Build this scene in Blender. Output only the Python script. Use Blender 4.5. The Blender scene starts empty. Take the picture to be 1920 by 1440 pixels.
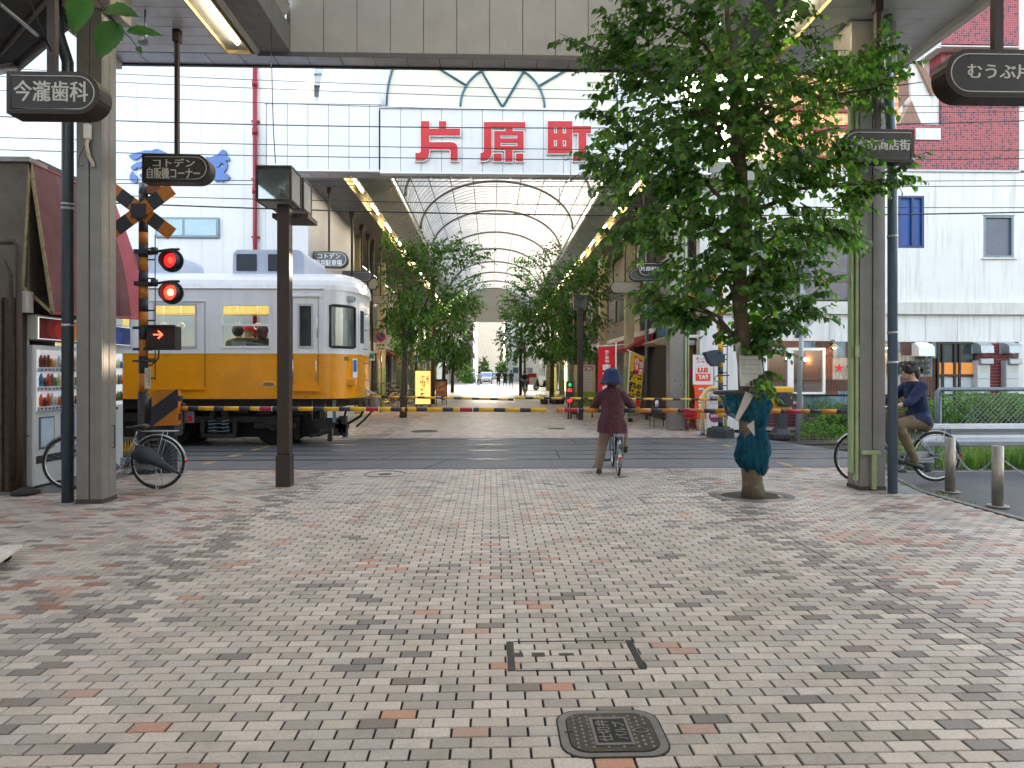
import bpy, math, random
import numpy as np
from mathutils import Vector, Matrix
random.seed(7); RN = np.random.default_rng(11)
S = bpy.context.scene
R = math.radians
TH = math.atan(39/1280.0)          # the lens looks 1.75 degrees to the right of the street's axis
CH = 1.5                            # eye height
# ---------------------------------------------------------------- camera
cd = bpy.data.cameras.new('camera'); cam = bpy.data.objects.new('camera', cd); S.collection.objects.link(cam)
cam.location = (0, 0, CH); cam.rotation_euler = (R(90), 0, -TH)
cd.lens = 24; cd.sensor_width = 36; cd.shift_y = -21/1920.0; cd.clip_start = .05; cd.clip_end = 2000
S.camera = cam
# ---------------------------------------------------------------- light
SUN_AZ, SUN_EL = R(21.5), R(14.5)
w = bpy.data.worlds.new("World"); S.world = w; w.use_nodes = True
nt = w.node_tree; bg = nt.nodes['Background']
sky = nt.nodes.new('ShaderNodeTexSky'); sky.sky_type = 'NISHITA'; sky.sun_disc = False
sky.sun_elevation = SUN_EL; sky.sun_rotation = SUN_AZ; sky.air_density = 1.3; sky.dust_density = 3.0; sky.ozone_density = 1.0
hs = nt.nodes.new('ShaderNodeHueSaturation'); hs.inputs['Saturation'].default_value = .52; nt.links.new(sky.outputs[0], hs.inputs['Color']); nt.links.new(hs.outputs[0], bg.inputs[0]); bg.inputs[1].default_value = 0.15
sd = bpy.data.lights.new('sun', 'SUN'); sd.energy = 2.6; sd.angle = R(.6); sd.color = (1, .80, .58)
so = bpy.data.objects.new('sun', sd); S.collection.objects.link(so)
sdir = Vector((math.sin(SUN_AZ)*math.cos(SUN_EL), math.cos(SUN_AZ)*math.cos(SUN_EL), math.sin(SUN_EL)))
so.rotation_euler = sdir.to_track_quat('Z', 'Y').to_euler()
S.view_settings.view_transform = 'Standard'; S.view_settings.look = 'None'; S.view_settings.gamma = 1
S.view_settings.use_curve_mapping = False; S.view_settings.exposure = 2.85
try:
    S.cycles.max_bounces = 8; S.cycles.diffuse_bounces = 4; S.cycles.glossy_bounces = 3
    S.cycles.transmission_bounces = 4; S.cycles.transparent_max_bounces = 12; S.cycles.sample_clamp_indirect = 6
    S.cycles.caustics_reflective = False; S.cycles.caustics_refractive = False
    S.cycles.use_denoising = True
except Exception: pass
# ---------------------------------------------------------------- picture -> place
def XZ(px, py, Y):
    xc = (px-960)/1280.0; k = Y/(math.cos(TH)-xc*math.sin(TH))
    return k*(math.sin(TH)+xc*math.cos(TH)), CH+(699-py)/1280.0*k
def Xa(px, Y): return XZ(px, 699, Y)[0]
def Za(px, py, Y): return XZ(px, py, Y)[1]
def G(px, py):
    k = CH*1280.0/(py-699); xc = (px-960)/1280.0
    return k*(math.sin(TH)+xc*math.cos(TH)), k*(math.cos(TH)-xc*math.sin(TH))
# ---------------------------------------------------------------- materials
def hx(s):
    s = s.lstrip('#'); v = [int(s[i:i+2], 16)/255 for i in (0, 2, 4)]
    return tuple(c/12.92 if c <= .04045 else ((c+.055)/1.055)**2.4 for c in v)
MC = {}
def M(name, col=(.5, .5, .5), rough=.6, metal=0.0, var=.12, scale=6.0, bump=0.0, bscale=60.0, emit=None, es=0.0,
      stain=None, stain_amt=.0, stain_scale=1.5, streak=False, alpha=1.0, trans=0.0, spec=.5, coat=0.0):
    if name in MC: return MC[name]
    if isinstance(col, str): col = hx(col)
    m = bpy.data.materials.new(name); m.use_nodes = True; n = m.node_tree.nodes; l = m.node_tree.links
    b = n['Principled BSDF']; b.inputs['Roughness'].default_value = rough; b.inputs['Metallic'].default_value = metal
    b.inputs['Specular IOR Level'].default_value = spec
    if coat: b.inputs['Coat Weight'].default_value = coat; b.inputs['Coat Roughness'].default_value = .1
    b.inputs['Base Color'].default_value = (*col, 1)
    geo = n.new('ShaderNodeNewGeometry')
    cur = None
    if var > 0:
        t = n.new('ShaderNodeTexNoise'); t.inputs['Scale'].default_value = scale; t.inputs['Detail'].default_value = 5; t.inputs['Roughness'].default_value = .65
        l.new(geo.outputs['Position'], t.inputs['Vector'])
        mr = n.new('ShaderNodeMapRange'); mr.inputs[1].default_value = .25; mr.inputs[2].default_value = .75
        mr.inputs[3].default_value = 1-var; mr.inputs[4].default_value = 1+var*.6
        l.new(t.outputs[0], mr.inputs[0])
        mx = n.new('ShaderNodeVectorMath'); mx.operation = 'SCALE'; mx.inputs[0].default_value = col
        l.new(mr.outputs[0], mx.inputs['Scale']); cur = mx.outputs[0]
        rr = n.new('ShaderNodeMapRange'); rr.inputs[3].default_value = min(1, rough+.1); rr.inputs[4].default_value = max(.05, rough-.1)
        l.new(t.outputs[0], rr.inputs[0]); l.new(rr.outputs[0], b.inputs['Roughness'])
    if stain is not None:
        if isinstance(stain, str): stain = hx(stain)
        t2 = n.new('ShaderNodeTexNoise'); t2.inputs['Scale'].default_value = stain_scale; t2.inputs['Detail'].default_value = 8; t2.inputs['Roughness'].default_value = .7
        mp = n.new('ShaderNodeMapping'); l.new(geo.outputs['Position'], mp.inputs[0])
        if streak: mp.inputs['Scale'].default_value = (6, 6, .35)
        l.new(mp.outputs[0], t2.inputs['Vector'])
        m2 = n.new('ShaderNodeMapRange'); m2.inputs[1].default_value = .5; m2.inputs[2].default_value = .72; m2.inputs[4].default_value = stain_amt
        l.new(t2.outputs[0], m2.inputs[0])
        mix = n.new('ShaderNodeMix'); mix.data_type = 'RGBA'; l.new(m2.outputs[0], mix.inputs[0])
        if cur is not None: l.new(cur, mix.inputs[6])
        else: mix.inputs[6].default_value = (*col, 1)
        mix.inputs[7].default_value = (*stain, 1); cur = mix.outputs[2]
    if cur is not None: l.new(cur, b.inputs['Base Color'])
    if bump > 0:
        t3 = n.new('ShaderNodeTexNoise'); t3.inputs['Scale'].default_value = bscale; t3.inputs['Detail'].default_value = 4
        l.new(geo.outputs['Position'], t3.inputs['Vector'])
        bp = n.new('ShaderNodeBump'); bp.inputs['Strength'].default_value = bump; bp.inputs['Distance'].default_value = .02
        l.new(t3.outputs[0], bp.inputs['Height']); l.new(bp.outputs[0], b.inputs['Normal'])
    if emit is not None:
        if isinstance(emit, str): emit = hx(emit)
        b.inputs['Emission Color'].default_value = (*emit, 1); b.inputs['Emission Strength'].default_value = es
    if trans: b.inputs['Transmission Weight'].default_value = trans
    if alpha < 1: b.inputs['Alpha'].default_value = alpha
    MC[name] = m; return m
def leafmat(name, col, tcol, tf=.45):
    if name in MC: return MC[name]
    m = bpy.data.materials.new(name); m.use_nodes = True; n = m.node_tree.nodes; l = m.node_tree.links
    b = n['Principled BSDF']; out = n['Material Output']; b.inputs['Roughness'].default_value = .42
    geo = n.new('ShaderNodeNewGeometry'); t = n.new('ShaderNodeTexNoise'); t.inputs['Scale'].default_value = 3.0; t.inputs['Detail'].default_value = 4
    l.new(geo.outputs['Position'], t.inputs['Vector'])
    ad = n.new('ShaderNodeMath'); ad.operation = 'ADD'; l.new(t.outputs[0], ad.inputs[0])
    ml = n.new('ShaderNodeMath'); ml.operation = 'MULTIPLY'; ml.inputs[1].default_value = .5; l.new(geo.outputs['Random Per Island'], ml.inputs[0]); l.new(ml.outputs[0], ad.inputs[1])
    rp = n.new('ShaderNodeMapRange'); rp.inputs[1].default_value = .4; rp.inputs[2].default_value = 1.1; rp.inputs[3].default_value = .6; rp.inputs[4].default_value = 1.6
    l.new(ad.outputs[0], rp.inputs[0])
    s1 = n.new('ShaderNodeVectorMath'); s1.operation = 'SCALE'; s1.inputs[0].default_value = col; l.new(rp.outputs[0], s1.inputs['Scale'])
    s2 = n.new('ShaderNodeVectorMath'); s2.operation = 'SCALE'; s2.inputs[0].default_value = tcol; l.new(rp.outputs[0], s2.inputs['Scale'])
    l.new(s1.outputs[0], b.inputs['Base Color'])
    tr = n.new('ShaderNodeBsdfTranslucent'); l.new(s2.outputs[0], tr.inputs[0])
    mx = n.new('ShaderNodeMixShader'); mx.inputs[0].default_value = tf
    l.new(b.outputs[0], mx.inputs[1]); l.new(tr.outputs[0], mx.inputs[2]); l.new(mx.outputs[0], out.inputs[0])
    MC[name] = m; return m
def translucent(name, col, tf=.6, clear=.0, rough=.4):
    if name in MC: return MC[name]
    m = bpy.data.materials.new(name); m.use_nodes = True; n = m.node_tree.nodes; l = m.node_tree.links
    b = n['Principled BSDF']; out = n['Material Output']; b.inputs['Roughness'].default_value = rough
    b.inputs['Base Color'].default_value = (*col, 1)
    geo = n.new('ShaderNodeNewGeometry'); t = n.new('ShaderNodeTexNoise'); t.inputs['Scale'].default_value = 1.2; t.inputs['Detail'].default_value = 6
    l.new(geo.outputs['Position'], t.inputs['Vector'])
    mr = n.new('ShaderNodeMapRange'); mr.inputs[1].default_value = .3; mr.inputs[2].default_value = .7; mr.inputs[3].default_value = .8; mr.inputs[4].default_value = 1.05
    l.new(t.outputs[0], mr.inputs[0])
    s = n.new('ShaderNodeVectorMath'); s.operation = 'SCALE'; s.inputs[0].default_value = col; l.new(mr.outputs[0], s.inputs['Scale']); l.new(s.outputs[0], b.inputs['Base Color'])
    tr = n.new('ShaderNodeBsdfTranslucent'); l.new(s.outputs[0], tr.inputs[0])
    mx = n.new('ShaderNodeMixShader'); mx.inputs[0].default_value = tf
    l.new(b.outputs[0], mx.inputs[1]); l.new(tr.outputs[0], mx.inputs[2])
    o = mx.outputs[0]
    if clear > 0:
        tp = n.new('ShaderNodeBsdfTransparent'); m2 = n.new('ShaderNodeMixShader'); t9 = n.new('ShaderNodeTexNoise'); t9.inputs['Scale'].default_value = 6; l.new(geo.outputs['Position'], t9.inputs['Vector']); m9 = n.new('ShaderNodeMapRange'); m9.inputs[1].default_value = .42; m9.inputs[2].default_value = .7; m9.inputs[4].default_value = clear*3; l.new(t9.outputs[0], m9.inputs[0]); l.new(m9.outputs[0], m2.inputs[0])
        l.new(o, m2.inputs[1]); l.new(tp.outputs[0], m2.inputs[2]); o = m2.outputs[0]
    l.new(o, out.inputs[0]); MC[name] = m; return m
def glass(name, tint=(.75, .8, .8), clear=.55, rough=.03):
    """thin pane: part clear, part mirror"""
    if name in MC: return MC[name]
    m = bpy.data.materials.new(name); m.use_nodes = True; n = m.node_tree.nodes; l = m.node_tree.links
    out = n['Material Output']; n.remove(n['Principled BSDF'])
    tp = n.new('ShaderNodeBsdfTransparent'); tp.inputs[0].default_value = (*tint, 1)
    gl = n.new('ShaderNodeBsdfGlossy'); gl.inputs['Roughness'].default_value = rough; gl.inputs[0].default_value = (.9, .95, 1, 1)
    fr = n.new('ShaderNodeLayerWeight'); pw = n.new('ShaderNodeMath'); pw.operation = 'POWER'; pw.inputs[1].default_value = 4; l.new(fr.outputs['Facing'], pw.inputs[0]); fr = pw
    mr = n.new('ShaderNodeMapRange'); mr.inputs[1].default_value = 0; mr.inputs[2].default_value = 1; mr.inputs[3].default_value = (1-clear)*.3; mr.inputs[4].default_value = .8
    l.new(fr.outputs[0], mr.inputs[0])
    mx = n.new('ShaderNodeMixShader'); l.new(mr.outputs[0], mx.inputs[0]); l.new(tp.outputs[0], mx.inputs[1]); l.new(gl.outputs[0], mx.inputs[2])
    l.new(mx.outputs[0], out.inputs[0]); MC[name] = m; return m
# ---------------------------------------------------------------- mesh builder
class MB:
    def __init__(s): s.v = []; s.f = []; s.mi = []; s.sm = []; s.cur = 0; s.smooth = False
    def add(s, vs, fs, smooth=None):
        o = len(s.v); s.v += [tuple(q) for q in vs]
        for q in fs: s.f.append(tuple(i+o for i in q)); s.mi.append(s.cur); s.sm.append(s.smooth if smooth is None else smooth)
        return s
    def mat(s, i): s.cur = i; return s
    def box(s, x0, x1, y0, y1, z0, z1, M_=None):
        if x0 > x1: x0, x1 = x1, x0
        if y0 > y1: y0, y1 = y1, y0
        if z0 > z1: z0, z1 = z1, z0
        vs = [(x, y, z) for z in (z0, z1) for y in (y0, y1) for x in (x0, x1)]
        if M_ is not None: vs = [M_ @ Vector(q) for q in vs]
        return s.add(vs, [(0, 2, 3, 1), (4, 5, 7, 6), (0, 1, 5, 4), (2, 6, 7, 3), (0, 4, 6, 2), (1, 3, 7, 5)])
    def bbox(s, x0, x1, y0, y1, z0, z1, b=.01, M_=None):
        """box with chamfered edges"""
        pts = []
        for z in (z0, z1):
            sz = b if z == z0 else -b
            for y in (y0, y1):
                sy = b if y == y0 else -b
                for x in (x0, x1):
                    sx = b if x == x0 else -b
                    pts += [(x, y+sy, z+sz), (x+sx, y, z+sz), (x+sx, y+sy, z)]
        def P(i, k): return i*3+k
        f = []
        f += [(P(0,2),P(2,2),P(3,2),P(1,2)), (P(4,2),P(5,2),P(7,2),P(6,2)), (P(0,1),P(1,1),P(5,1),P(4,1)), (P(2,1),P(6,1),P(7,1),P(3,1)), (P(0,0),P(4,0),P(6,0),P(2,0)), (P(1,0),P(3,0),P(7,0),P(5,0))]
        f += [(P(0,1),P(0,2),P(1,2),P(1,1)), (P(2,2),P(2,1),P(3,1),P(3,2)), (P(4,2),P(4,1),P(5,1),P(5,2)), (P(6,1),P(6,2),P(7,2),P(7,1))]
        f += [(P(0,2),P(0,0),P(2,0),P(2,2)), (P(1,0),P(1,2),P(3,2),P(3,0)), (P(4,0),P(4,2),P(6,2),P(6,0)), (P(5,2),P(5,0),P(7,0),P(7,2))]
        f += [(P(0,0),P(0,1),P(4,1),P(4,0)), (P(1,1),P(1,0),P(5,0),P(5,1)), (P(2,1),P(2,0),P(6,0),P(6,1)), (P(3,0),P(3,1),P(7,1),P(7,0))]
        f += [(P(i,0),P(i,1),P(i,2)) for i in range(8)]
        if M_ is not None: pts = [M_ @ Vector(q) for q in pts]
        return s.add(pts, f)
    def tube(s, path, r, n=8, caps=True, smooth=True, closed=False):
        path = [Vector(p) for p in path]; rs = r if isinstance(r, (list, tuple)) else [r]*len(path)
        rings = []; up = None; m = len(path)
        for i, p in enumerate(path):
            if closed: t = path[(i+1) % m]-path[i-1]
            else: t = (path[min(i+1, m-1)]-path[max(i-1, 0)])
            if t.length < 1e-9: t = Vector((0, 0, 1))
            t.normalize()
            if up is None:
                up = Vector((0, 0, 1)) if abs(t.z) < .9 else Vector((1, 0, 0))
            a = t.cross(up)
            if a.length < 1e-6: a = t.cross(Vector((0, 1, 0)))
            a.normalize(); b = a.cross(t); up = b
            rings.append([p+(a*math.cos(2*math.pi*k/n)+b*math.sin(2*math.pi*k/n))*rs[i] for k in range(n)])
        vs = [q for g in rings for q in g]; fs = []
        for i in range(m if closed else m-1):
            for k in range(n):
                j = (i+1) % m
                fs.append((i*n+k, j*n+k, j*n+(k+1) % n, i*n+(k+1) % n))
        s.add(vs, fs, smooth)
        if caps and not closed:
            o = len(s.v)-len(vs)
            s.f.append(tuple(o+k for k in range(n))); s.mi.append(s.cur); s.sm.append(False)
            s.f.append(tuple(o+(m-1)*n+k for k in reversed(range(n)))); s.mi.append(s.cur); s.sm.append(False)
        return s
    def cyl(s, p0, p1, r, n=16, r2=None): return s.tube([p0, p1], [r, r if r2 is None else r2], n)
    def prism(s, poly, axis, a, b, holes=None):
        """outline (u,v) pushed along axis from a to b. axis 'y': (x,z); 'x': (y,z); 'z': (x,y)"""
        def P(u, v, t): return {'y': (u, t, v), 'x': (t, u, v), 'z': (u, v, t)}[axis]
        n = len(poly); vs = [P(u, v, a) for u, v in poly]+[P(u, v, b) for u, v in poly]
        fs = [tuple(range(n)), tuple(reversed(range(n, 2*n)))]+[(i, i+n, (i+1) % n+n, (i+1) % n) for i in range(n)]
        return s.add(vs, fs)
    def quad(s, a, b, c, d): return s.add([a, b, c, d], [(0, 1, 2, 3)])
    def ball(s, c, r, n=12, m=8, sc=(1, 1, 1), M_=None):
        vs = []; fs = []
        for i in range(m+1):
            ph = math.pi*i/m
            for k in range(n):
                th = 2*math.pi*k/n
                q = Vector((math.sin(ph)*math.cos(th)*sc[0]*r, math.sin(ph)*math.sin(th)*sc[1]*r, math.cos(ph)*sc[2]*r))
                if M_ is not None: q = M_ @ q
                vs.append(q+Vector(c))
        for i in range(m):
            for k in range(n): fs.append((i*n+k, (i+1)*n+k, (i+1)*n+(k+1) % n, i*n+(k+1) % n))
        return s.add(vs, fs, True)
    def lathe(s, prof, c=(0, 0, 0), n=20, smooth=True, M_=None):
        vs = []; fs = []
        for (r, z) in prof:
            for k in range(n):
                q = Vector((r*math.cos(2*math.pi*k/n), r*math.sin(2*math.pi*k/n), z))
                if M_ is not None: q = M_ @ q
                vs.append(q+Vector(c))
        for i in range(len(prof)-1):
            for k in range(n): fs.append((i*n+k, i*n+(k+1) % n, (i+1)*n+(k+1) % n, (i+1)*n+k))
        return s.add(vs, fs, smooth)
    def mesh(s, name, mats):
        me = bpy.data.meshes.new(name); me.from_pydata(s.v, [], s.f); me.update()
        if not isinstance(mats, (list, tuple)): mats = [mats]
        for m in mats: me.materials.append(m)
        me.polygons.foreach_set('material_index', s.mi); me.polygons.foreach_set('use_smooth', s.sm)
        return me
    def build(s, name, mats, parent=None, world=True, loc=None):
        return link(name, s.mesh(name, mats), parent, world, loc)
def link(name, me, parent=None, world=True, loc=None):
    o = bpy.data.objects.new(name, me); S.collection.objects.link(o)
    if parent is not None:
        o.parent = parent
        if world:       # mesh coordinates are those of the place; cancel the parents' own offset
            p = parent; off = Vector((0, 0, 0))
            while p is not None: off += p.location; p = p.parent
            o.location = -off
    if loc is not None: o.location = loc
    return o
def thing(name, label, cat, loc=(0, 0, 0), group=None, kind=None, rz=0):
    o = bpy.data.objects.new(name, None); S.collection.objects.link(o); o.location = loc; o.rotation_euler = (0, 0, rz)
    o.empty_display_size = .1
    o['label'] = label; o['category'] = cat
    if group: o['group'] = group
    if kind: o['kind'] = kind
    return o
def tag(o, label, cat, group=None, kind=None):
    o['label'] = label; o['category'] = cat
    if group: o['group'] = group
    if kind: o['kind'] = kind
    return o
def struct(o): o['kind'] = 'structure'; return o
KIDS = {}
def dup(root, loc, rz=None, label=None, group=None):
    def cp(o, par):
        c = o.copy(); S.collection.objects.link(c); c.parent = par
        for ch in kids.get(o.name, []): cp(ch, c)
        return c
    kids = {}
    for ch in root.children_recursive: kids.setdefault(ch.parent.name, []).append(ch)
    r = cp(root, root.parent); r.location = loc
    if rz is not None: r.rotation_euler = (0, 0, rz)
    if label: r['label'] = label
    if group: r['group'] = group
    return r
def npmesh(name, V, F, mats, smooth=False, mi=None):
    me = bpy.data.meshes.new(name); V = np.asarray(V, 'f'); F = np.asarray(F, 'i')
    k = F.shape[1]
    me.vertices.add(len(V)); me.vertices.foreach_set('co', V.ravel())
    me.loops.add(F.size); me.loops.foreach_set('vertex_index', F.ravel())
    me.polygons.add(len(F)); me.polygons.foreach_set('loop_start', np.arange(0, F.size, k, dtype='i'))
    try: me.polygons.foreach_set('loop_total', np.full(len(F), k, 'i'))
    except Exception: pass
    if not isinstance(mats, (list, tuple)): mats = [mats]
    for m in mats: me.materials.append(m)
    if mi is not None: me.polygons.foreach_set('material_index', np.asarray(mi, 'i'))
    me.polygons.foreach_set('use_smooth', np.full(len(F), smooth, bool))
    me.update(calc_edges=True); me.validate()
    return me
# ---------------------------------------------------------------- baked helpers (lettering, bodies) - made first, while the scene is small
def bake(o):
    d = bpy.context.evaluated_depsgraph_get(); me = bpy.data.meshes.new_from_object(o.evaluated_get(d))
    data = o.data; bpy.data.objects.remove(o)
    return me
TX = {}
def text_raw(body, off=0.0):
    key = (body, off)
    if key in TX: return TX[key]
    c = bpy.data.curves.new('lettering', 'FONT'); c.body = body; c.offset = off; c.resolution_u = 2
    o = bpy.data.objects.new('lettering', c); S.collection.objects.link(o)
    me = bake(o)
    V = np.empty(len(me.vertices)*3, 'f'); me.vertices.foreach_get('co', V); V = V.reshape(-1, 3)
    F = [tuple(p.vertices) for p in me.polygons]
    bpy.data.meshes.remove(me)
    if len(V) == 0: V = np.zeros((1, 3), 'f')
    mn, mxx = V.min(0), V.max(0); V = (V-mn)/np.maximum(mxx-mn, 1e-6)
    TX[key] = (V, F, (mxx-mn)[0]/max(1e-6, (mxx-mn)[1])); return TX[key]
def text(mb, body, O, U, Wv, off=0.02, mirror=False):
    """lettering fitted to the parallelogram O, O+U (right), O+W (up)"""
    V, F, _ = text_raw(body, off)
    O = Vector(O); U = Vector(U); Wv = Vector(Wv)
    vs = [O+U*float(1-v[0] if mirror else v[0])+Wv*float(v[1]) for v in V]
    mb.add(vs, F if not mirror else [tuple(reversed(f)) for f in F]); return mb
def text_box(mb, body, x0, x1, z0, z1, y, off=.02, mirror=False):
    return text(mb, body, (x0, y, z0), (x1-x0, 0, 0), (0, 0, z1-z0), off, mirror)
def column_text(mb, body, x0, x1, z1, z0, y, off=.02, mirror=False, gap=.12):
    n = len(body); h = (z1-z0)/n
    for i, ch in enumerate(body):
        text_box(mb, ch, x0, x1, z1-(i+1)*h+h*gap/2, z1-i*h-h*gap/2, y, off, mirror)
    return mb
def body_mesh(name, chains, voxel, matfn, mats, smooth_it=6):
    """one continuous figure: tapered limbs fused into a single surface. chains: lists of (x,y,z,r)"""
    mb = MB()
    for ch in chains:
        for i, q in enumerate(ch):
            mb.ball(q[:3], q[3], 12, 8, q[4] if len(q) > 4 else (1, 1, 1))
            if i < len(ch)-1:
                a, b = Vector(q[:3]), Vector(ch[i+1][:3]); d = (b-a).length; n = max(2, int(d/(min(q[3], ch[i+1][3])*.35)))
                for k in range(1, n):
                    t = k/n; s1 = Vector(q[4]) if len(q) > 4 else Vector((1, 1, 1)); s2 = Vector(ch[i+1][4]) if len(ch[i+1]) > 4 else Vector((1, 1, 1))
                    mb.ball(a.lerp(b, t), q[3]*(1-t)+ch[i+1][3]*t, 12, 8, tuple(s1.lerp(s2, t)))
    me = mb.mesh(name, [MC['skin']]); o = bpy.data.objects.new(name, me); S.collection.objects.link(o)
    m = o.modifiers.new('r', 'REMESH'); m.mode = 'VOXEL'; m.voxel_size = voxel; m.use_smooth_shade = True
    s = o.modifiers.new('s', 'SMOOTH'); s.factor = .5; s.iterations = smooth_it
    r = bake(o); r.name = name; r.materials.clear()
    for q in mats: r.materials.append(q)
    n = len(r.polygons); C = np.empty(n*3, 'f'); r.polygons.foreach_get('center', C); C = C.reshape(-1, 3)
    r.polygons.foreach_set('material_index', np.array([matfn(*c) for c in C], 'i')); r.polygons.foreach_set('use_smooth', np.ones(n, bool))
    return r
# ================================================================ figures, made while the scene is still small
M('skin', (.55, .33, .24), .5, var=.05)
knit = M('knit_burgundy', hx('#5c3340'), .9, 0, .95, 48, bump=.5, bscale=120); trou = M('trousers_taupe', hx('#857062'), .85, 0, .3, 9, bump=.8, bscale=12)
shirt = M('shirt_navy', hx('#1a2750'), .85, 0, .5, 9, bump=1.0, bscale=9); trou2 = M('trousers_tan', hx('#76664f'), .85, 0, .35, 8, bump=.9, bscale=11)
shoe = M('shoe_black', (.02, .02, .022), .5, 0, .2, 20); dk = M('cloth_black', (.02, .02, .024), .8)
PRE = {}
PRE['woman'] = body_mesh('body', [[(.24, .02, .80, .13), (.28, .04, 1.05, .12), (.31, .06, 1.27, .055), (.33, .07, 1.42, .098)],
    [(.24, .10, .78, .11), (.35, .20, .46, .082), (.20, .26, .15, .062), (.18, .265, .07, .04)], [(.24, -.06, .78, .11), (.58, -.12, .66, .08), (.47, -.135, .40, .06), (.45, -.135, .35, .035)],
    [(.29, .24, 1.17, .05), (.48, .31, 1.0, .042), (.66, .28, .965, .028), (.705, .277, .958, .026)], [(.29, -.10, 1.17, .05), (.48, -.26, 1.0, .042), (.66, -.28, .965, .028), (.705, -.277, .958, .026)]],
    .014, lambda x, y, z: 1 if z < .9 and not (x > .5 and z > .88) else 0, [MC['skin'], trou])
PRE['woman_jacket'] = body_mesh('jacket', [[(.235, .07, .745, .165, (.95, 1.12, 1)), (.25, .06, .88, .168, (.85, 1.08, 1)), (.28, .065, 1.05, .165, (.75, 1.08, 1)), (.30, .07, 1.15, .15, (.75, 1.2, 1)), (.305, .07, 1.25, .075), (.315, .07, 1.30, .062)],
    [(.29, .235, 1.155, .078), (.45, .325, .99, .072), (.60, .29, .955, .06)], [(.29, -.095, 1.155, .078), (.45, -.25, .99, .072), (.60, -.28, .955, .06)], [(.22, .17, .72, .11), (.21, -.02, .72, .12)]], .014, lambda x, y, z: 0, [knit], 8)
for v in PRE['woman_jacket'].vertices:
    if v.co.z < .90 and abs(v.co.y-.07) < .27:
        dx, dy = v.co.x-.235, v.co.y-.07; r = math.hypot(dx/.17, dy/.215)+1e-6; th = math.atan2(dy, dx); k = (.93+.40*(.88-max(v.co.z, .6)))*(1+.035*math.sin(th*6)); t_ = min(1, (.90-v.co.z)/.14); k = k*t_+r*(1-t_)
        if v.co.z > .605: v.co.x = .235+dx/r*k; v.co.y = .07+dy/r*k
        v.co.z = max(v.co.z, .605+.03*dy+.012*math.sin(th*5))
PRE['man'] = body_mesh('body', [[(.22, 0, .87, .14, (1, 1.1, 1)), (.24, 0, 1.02, .14, (.9, 1.1, 1)), (.285, 0, 1.2, .15, (.85, 1.15, 1)), (.31, 0, 1.31, .11, (.9, 1.3, .8)), (.335, 0, 1.40, .052), (.365, 0, 1.50, .085, (1.02, .82, 1)), (.36, 0, 1.55, .09, (1, .85, .9))],
    [(.40, 0, 1.46, .055, (1, .8, 1)), (.43, 0, 1.44, .03)], [(.445, 0, 1.515, .02), (.468, 0, 1.495, .016)], [(.355, .078, 1.50, .022, (1, .5, 1.3))], [(.355, -.078, 1.50, .022, (1, .5, 1.3))],
    [(.30, .17, 1.31, .082), (.50, .25, 1.12, .06), (.62, .27, 1.075, .045), (.66, .27, 1.066, .028), (.705, .27, 1.062, .028)], [(.30, -.17, 1.31, .082), (.50, -.25, 1.12, .06), (.62, -.27, 1.075, .045), (.66, -.27, 1.066, .028), (.705, -.27, 1.062, .028)],
    [(.24, .10, .85, .115), (.60, .13, .80, .078), (.39, .13, .36, .058), (.37, .13, .28, .05)], [(.24, -.10, .85, .115), (.66, -.13, .90, .078), (.58, -.13, .52, .055), (.57, -.13, .46, .05)], [(.17, .0, .80, .12, (1, 1.2, 1))]],
    .0135, lambda x, y, z: 0 if (z > 1.385 and abs(y) < .13) or (x > .645 and z > .98 and abs(y) > .2) else (1 if (x < .40 and z > .78+max(0, x-.2)*.5) or z > 1.0 else 2), [MC['skin'], shirt, trou2])
PRE['seated'] = body_mesh('body', [[(0, 0, .62, .16), (0, 0, .85, .17, (.75, 1.2, 1)), (.02, 0, 1.0, .14, (.8, 1.4, .8)), (.03, 0, 1.1, .06), (.03, 0, 1.23, .1)], [(.02, .17, .98, .09), (.05, .24, .75, .07), (.25, .18, .62, .05)], [(.02, -.17, .98, .09), (.05, -.24, .75, .07), (.25, -.18, .62, .05)], [(0, .1, .6, .11), (.45, .12, .6, .08), (.47, .12, .2, .06)], [(0, -.1, .6, .11), (.45, -.12, .6, .08), (.47, -.12, .2, .06)]],
    .022, lambda x, y, z: 1 if z < 1.09 else 0, [MC['skin'], M('jacket_olive', hx('#3a4238'), .85)])
PRE['walker'] = body_mesh('body', [[(0, 0, .95, .14, (1.15, .85, 1)), (0, 0, 1.2, .14, (1.2, .8, 1)), (0, 0, 1.38, .12, (1.5, .8, .8)), (0, 0, 1.48, .055), (0, -.01, 1.62, .095)], [(.19, 0, 1.38, .065), (.26, .02, 1.12, .05), (.25, -.06, .88, .04)], [(-.19, 0, 1.38, .065), (-.26, .02, 1.12, .05), (-.25, -.06, .88, .04)],
    [(.09, 0, .9, .1), (.11, -.08, .5, .065), (.11, -.02, .1, .045), (.12, -.1, .05, .045)], [(-.09, 0, .9, .1), (-.11, .05, .5, .065), (-.11, .15, .12, .045), (-.11, .08, .06, .045)]],
    .03, lambda x, y, z: 3 if z < .12 else (0 if z < .5 or z > 1.46 or (abs(x) > .2 and z < 1.15) else (1 if z > .92 else 2)), [MC['skin'], dk, dk, shoe])
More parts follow.
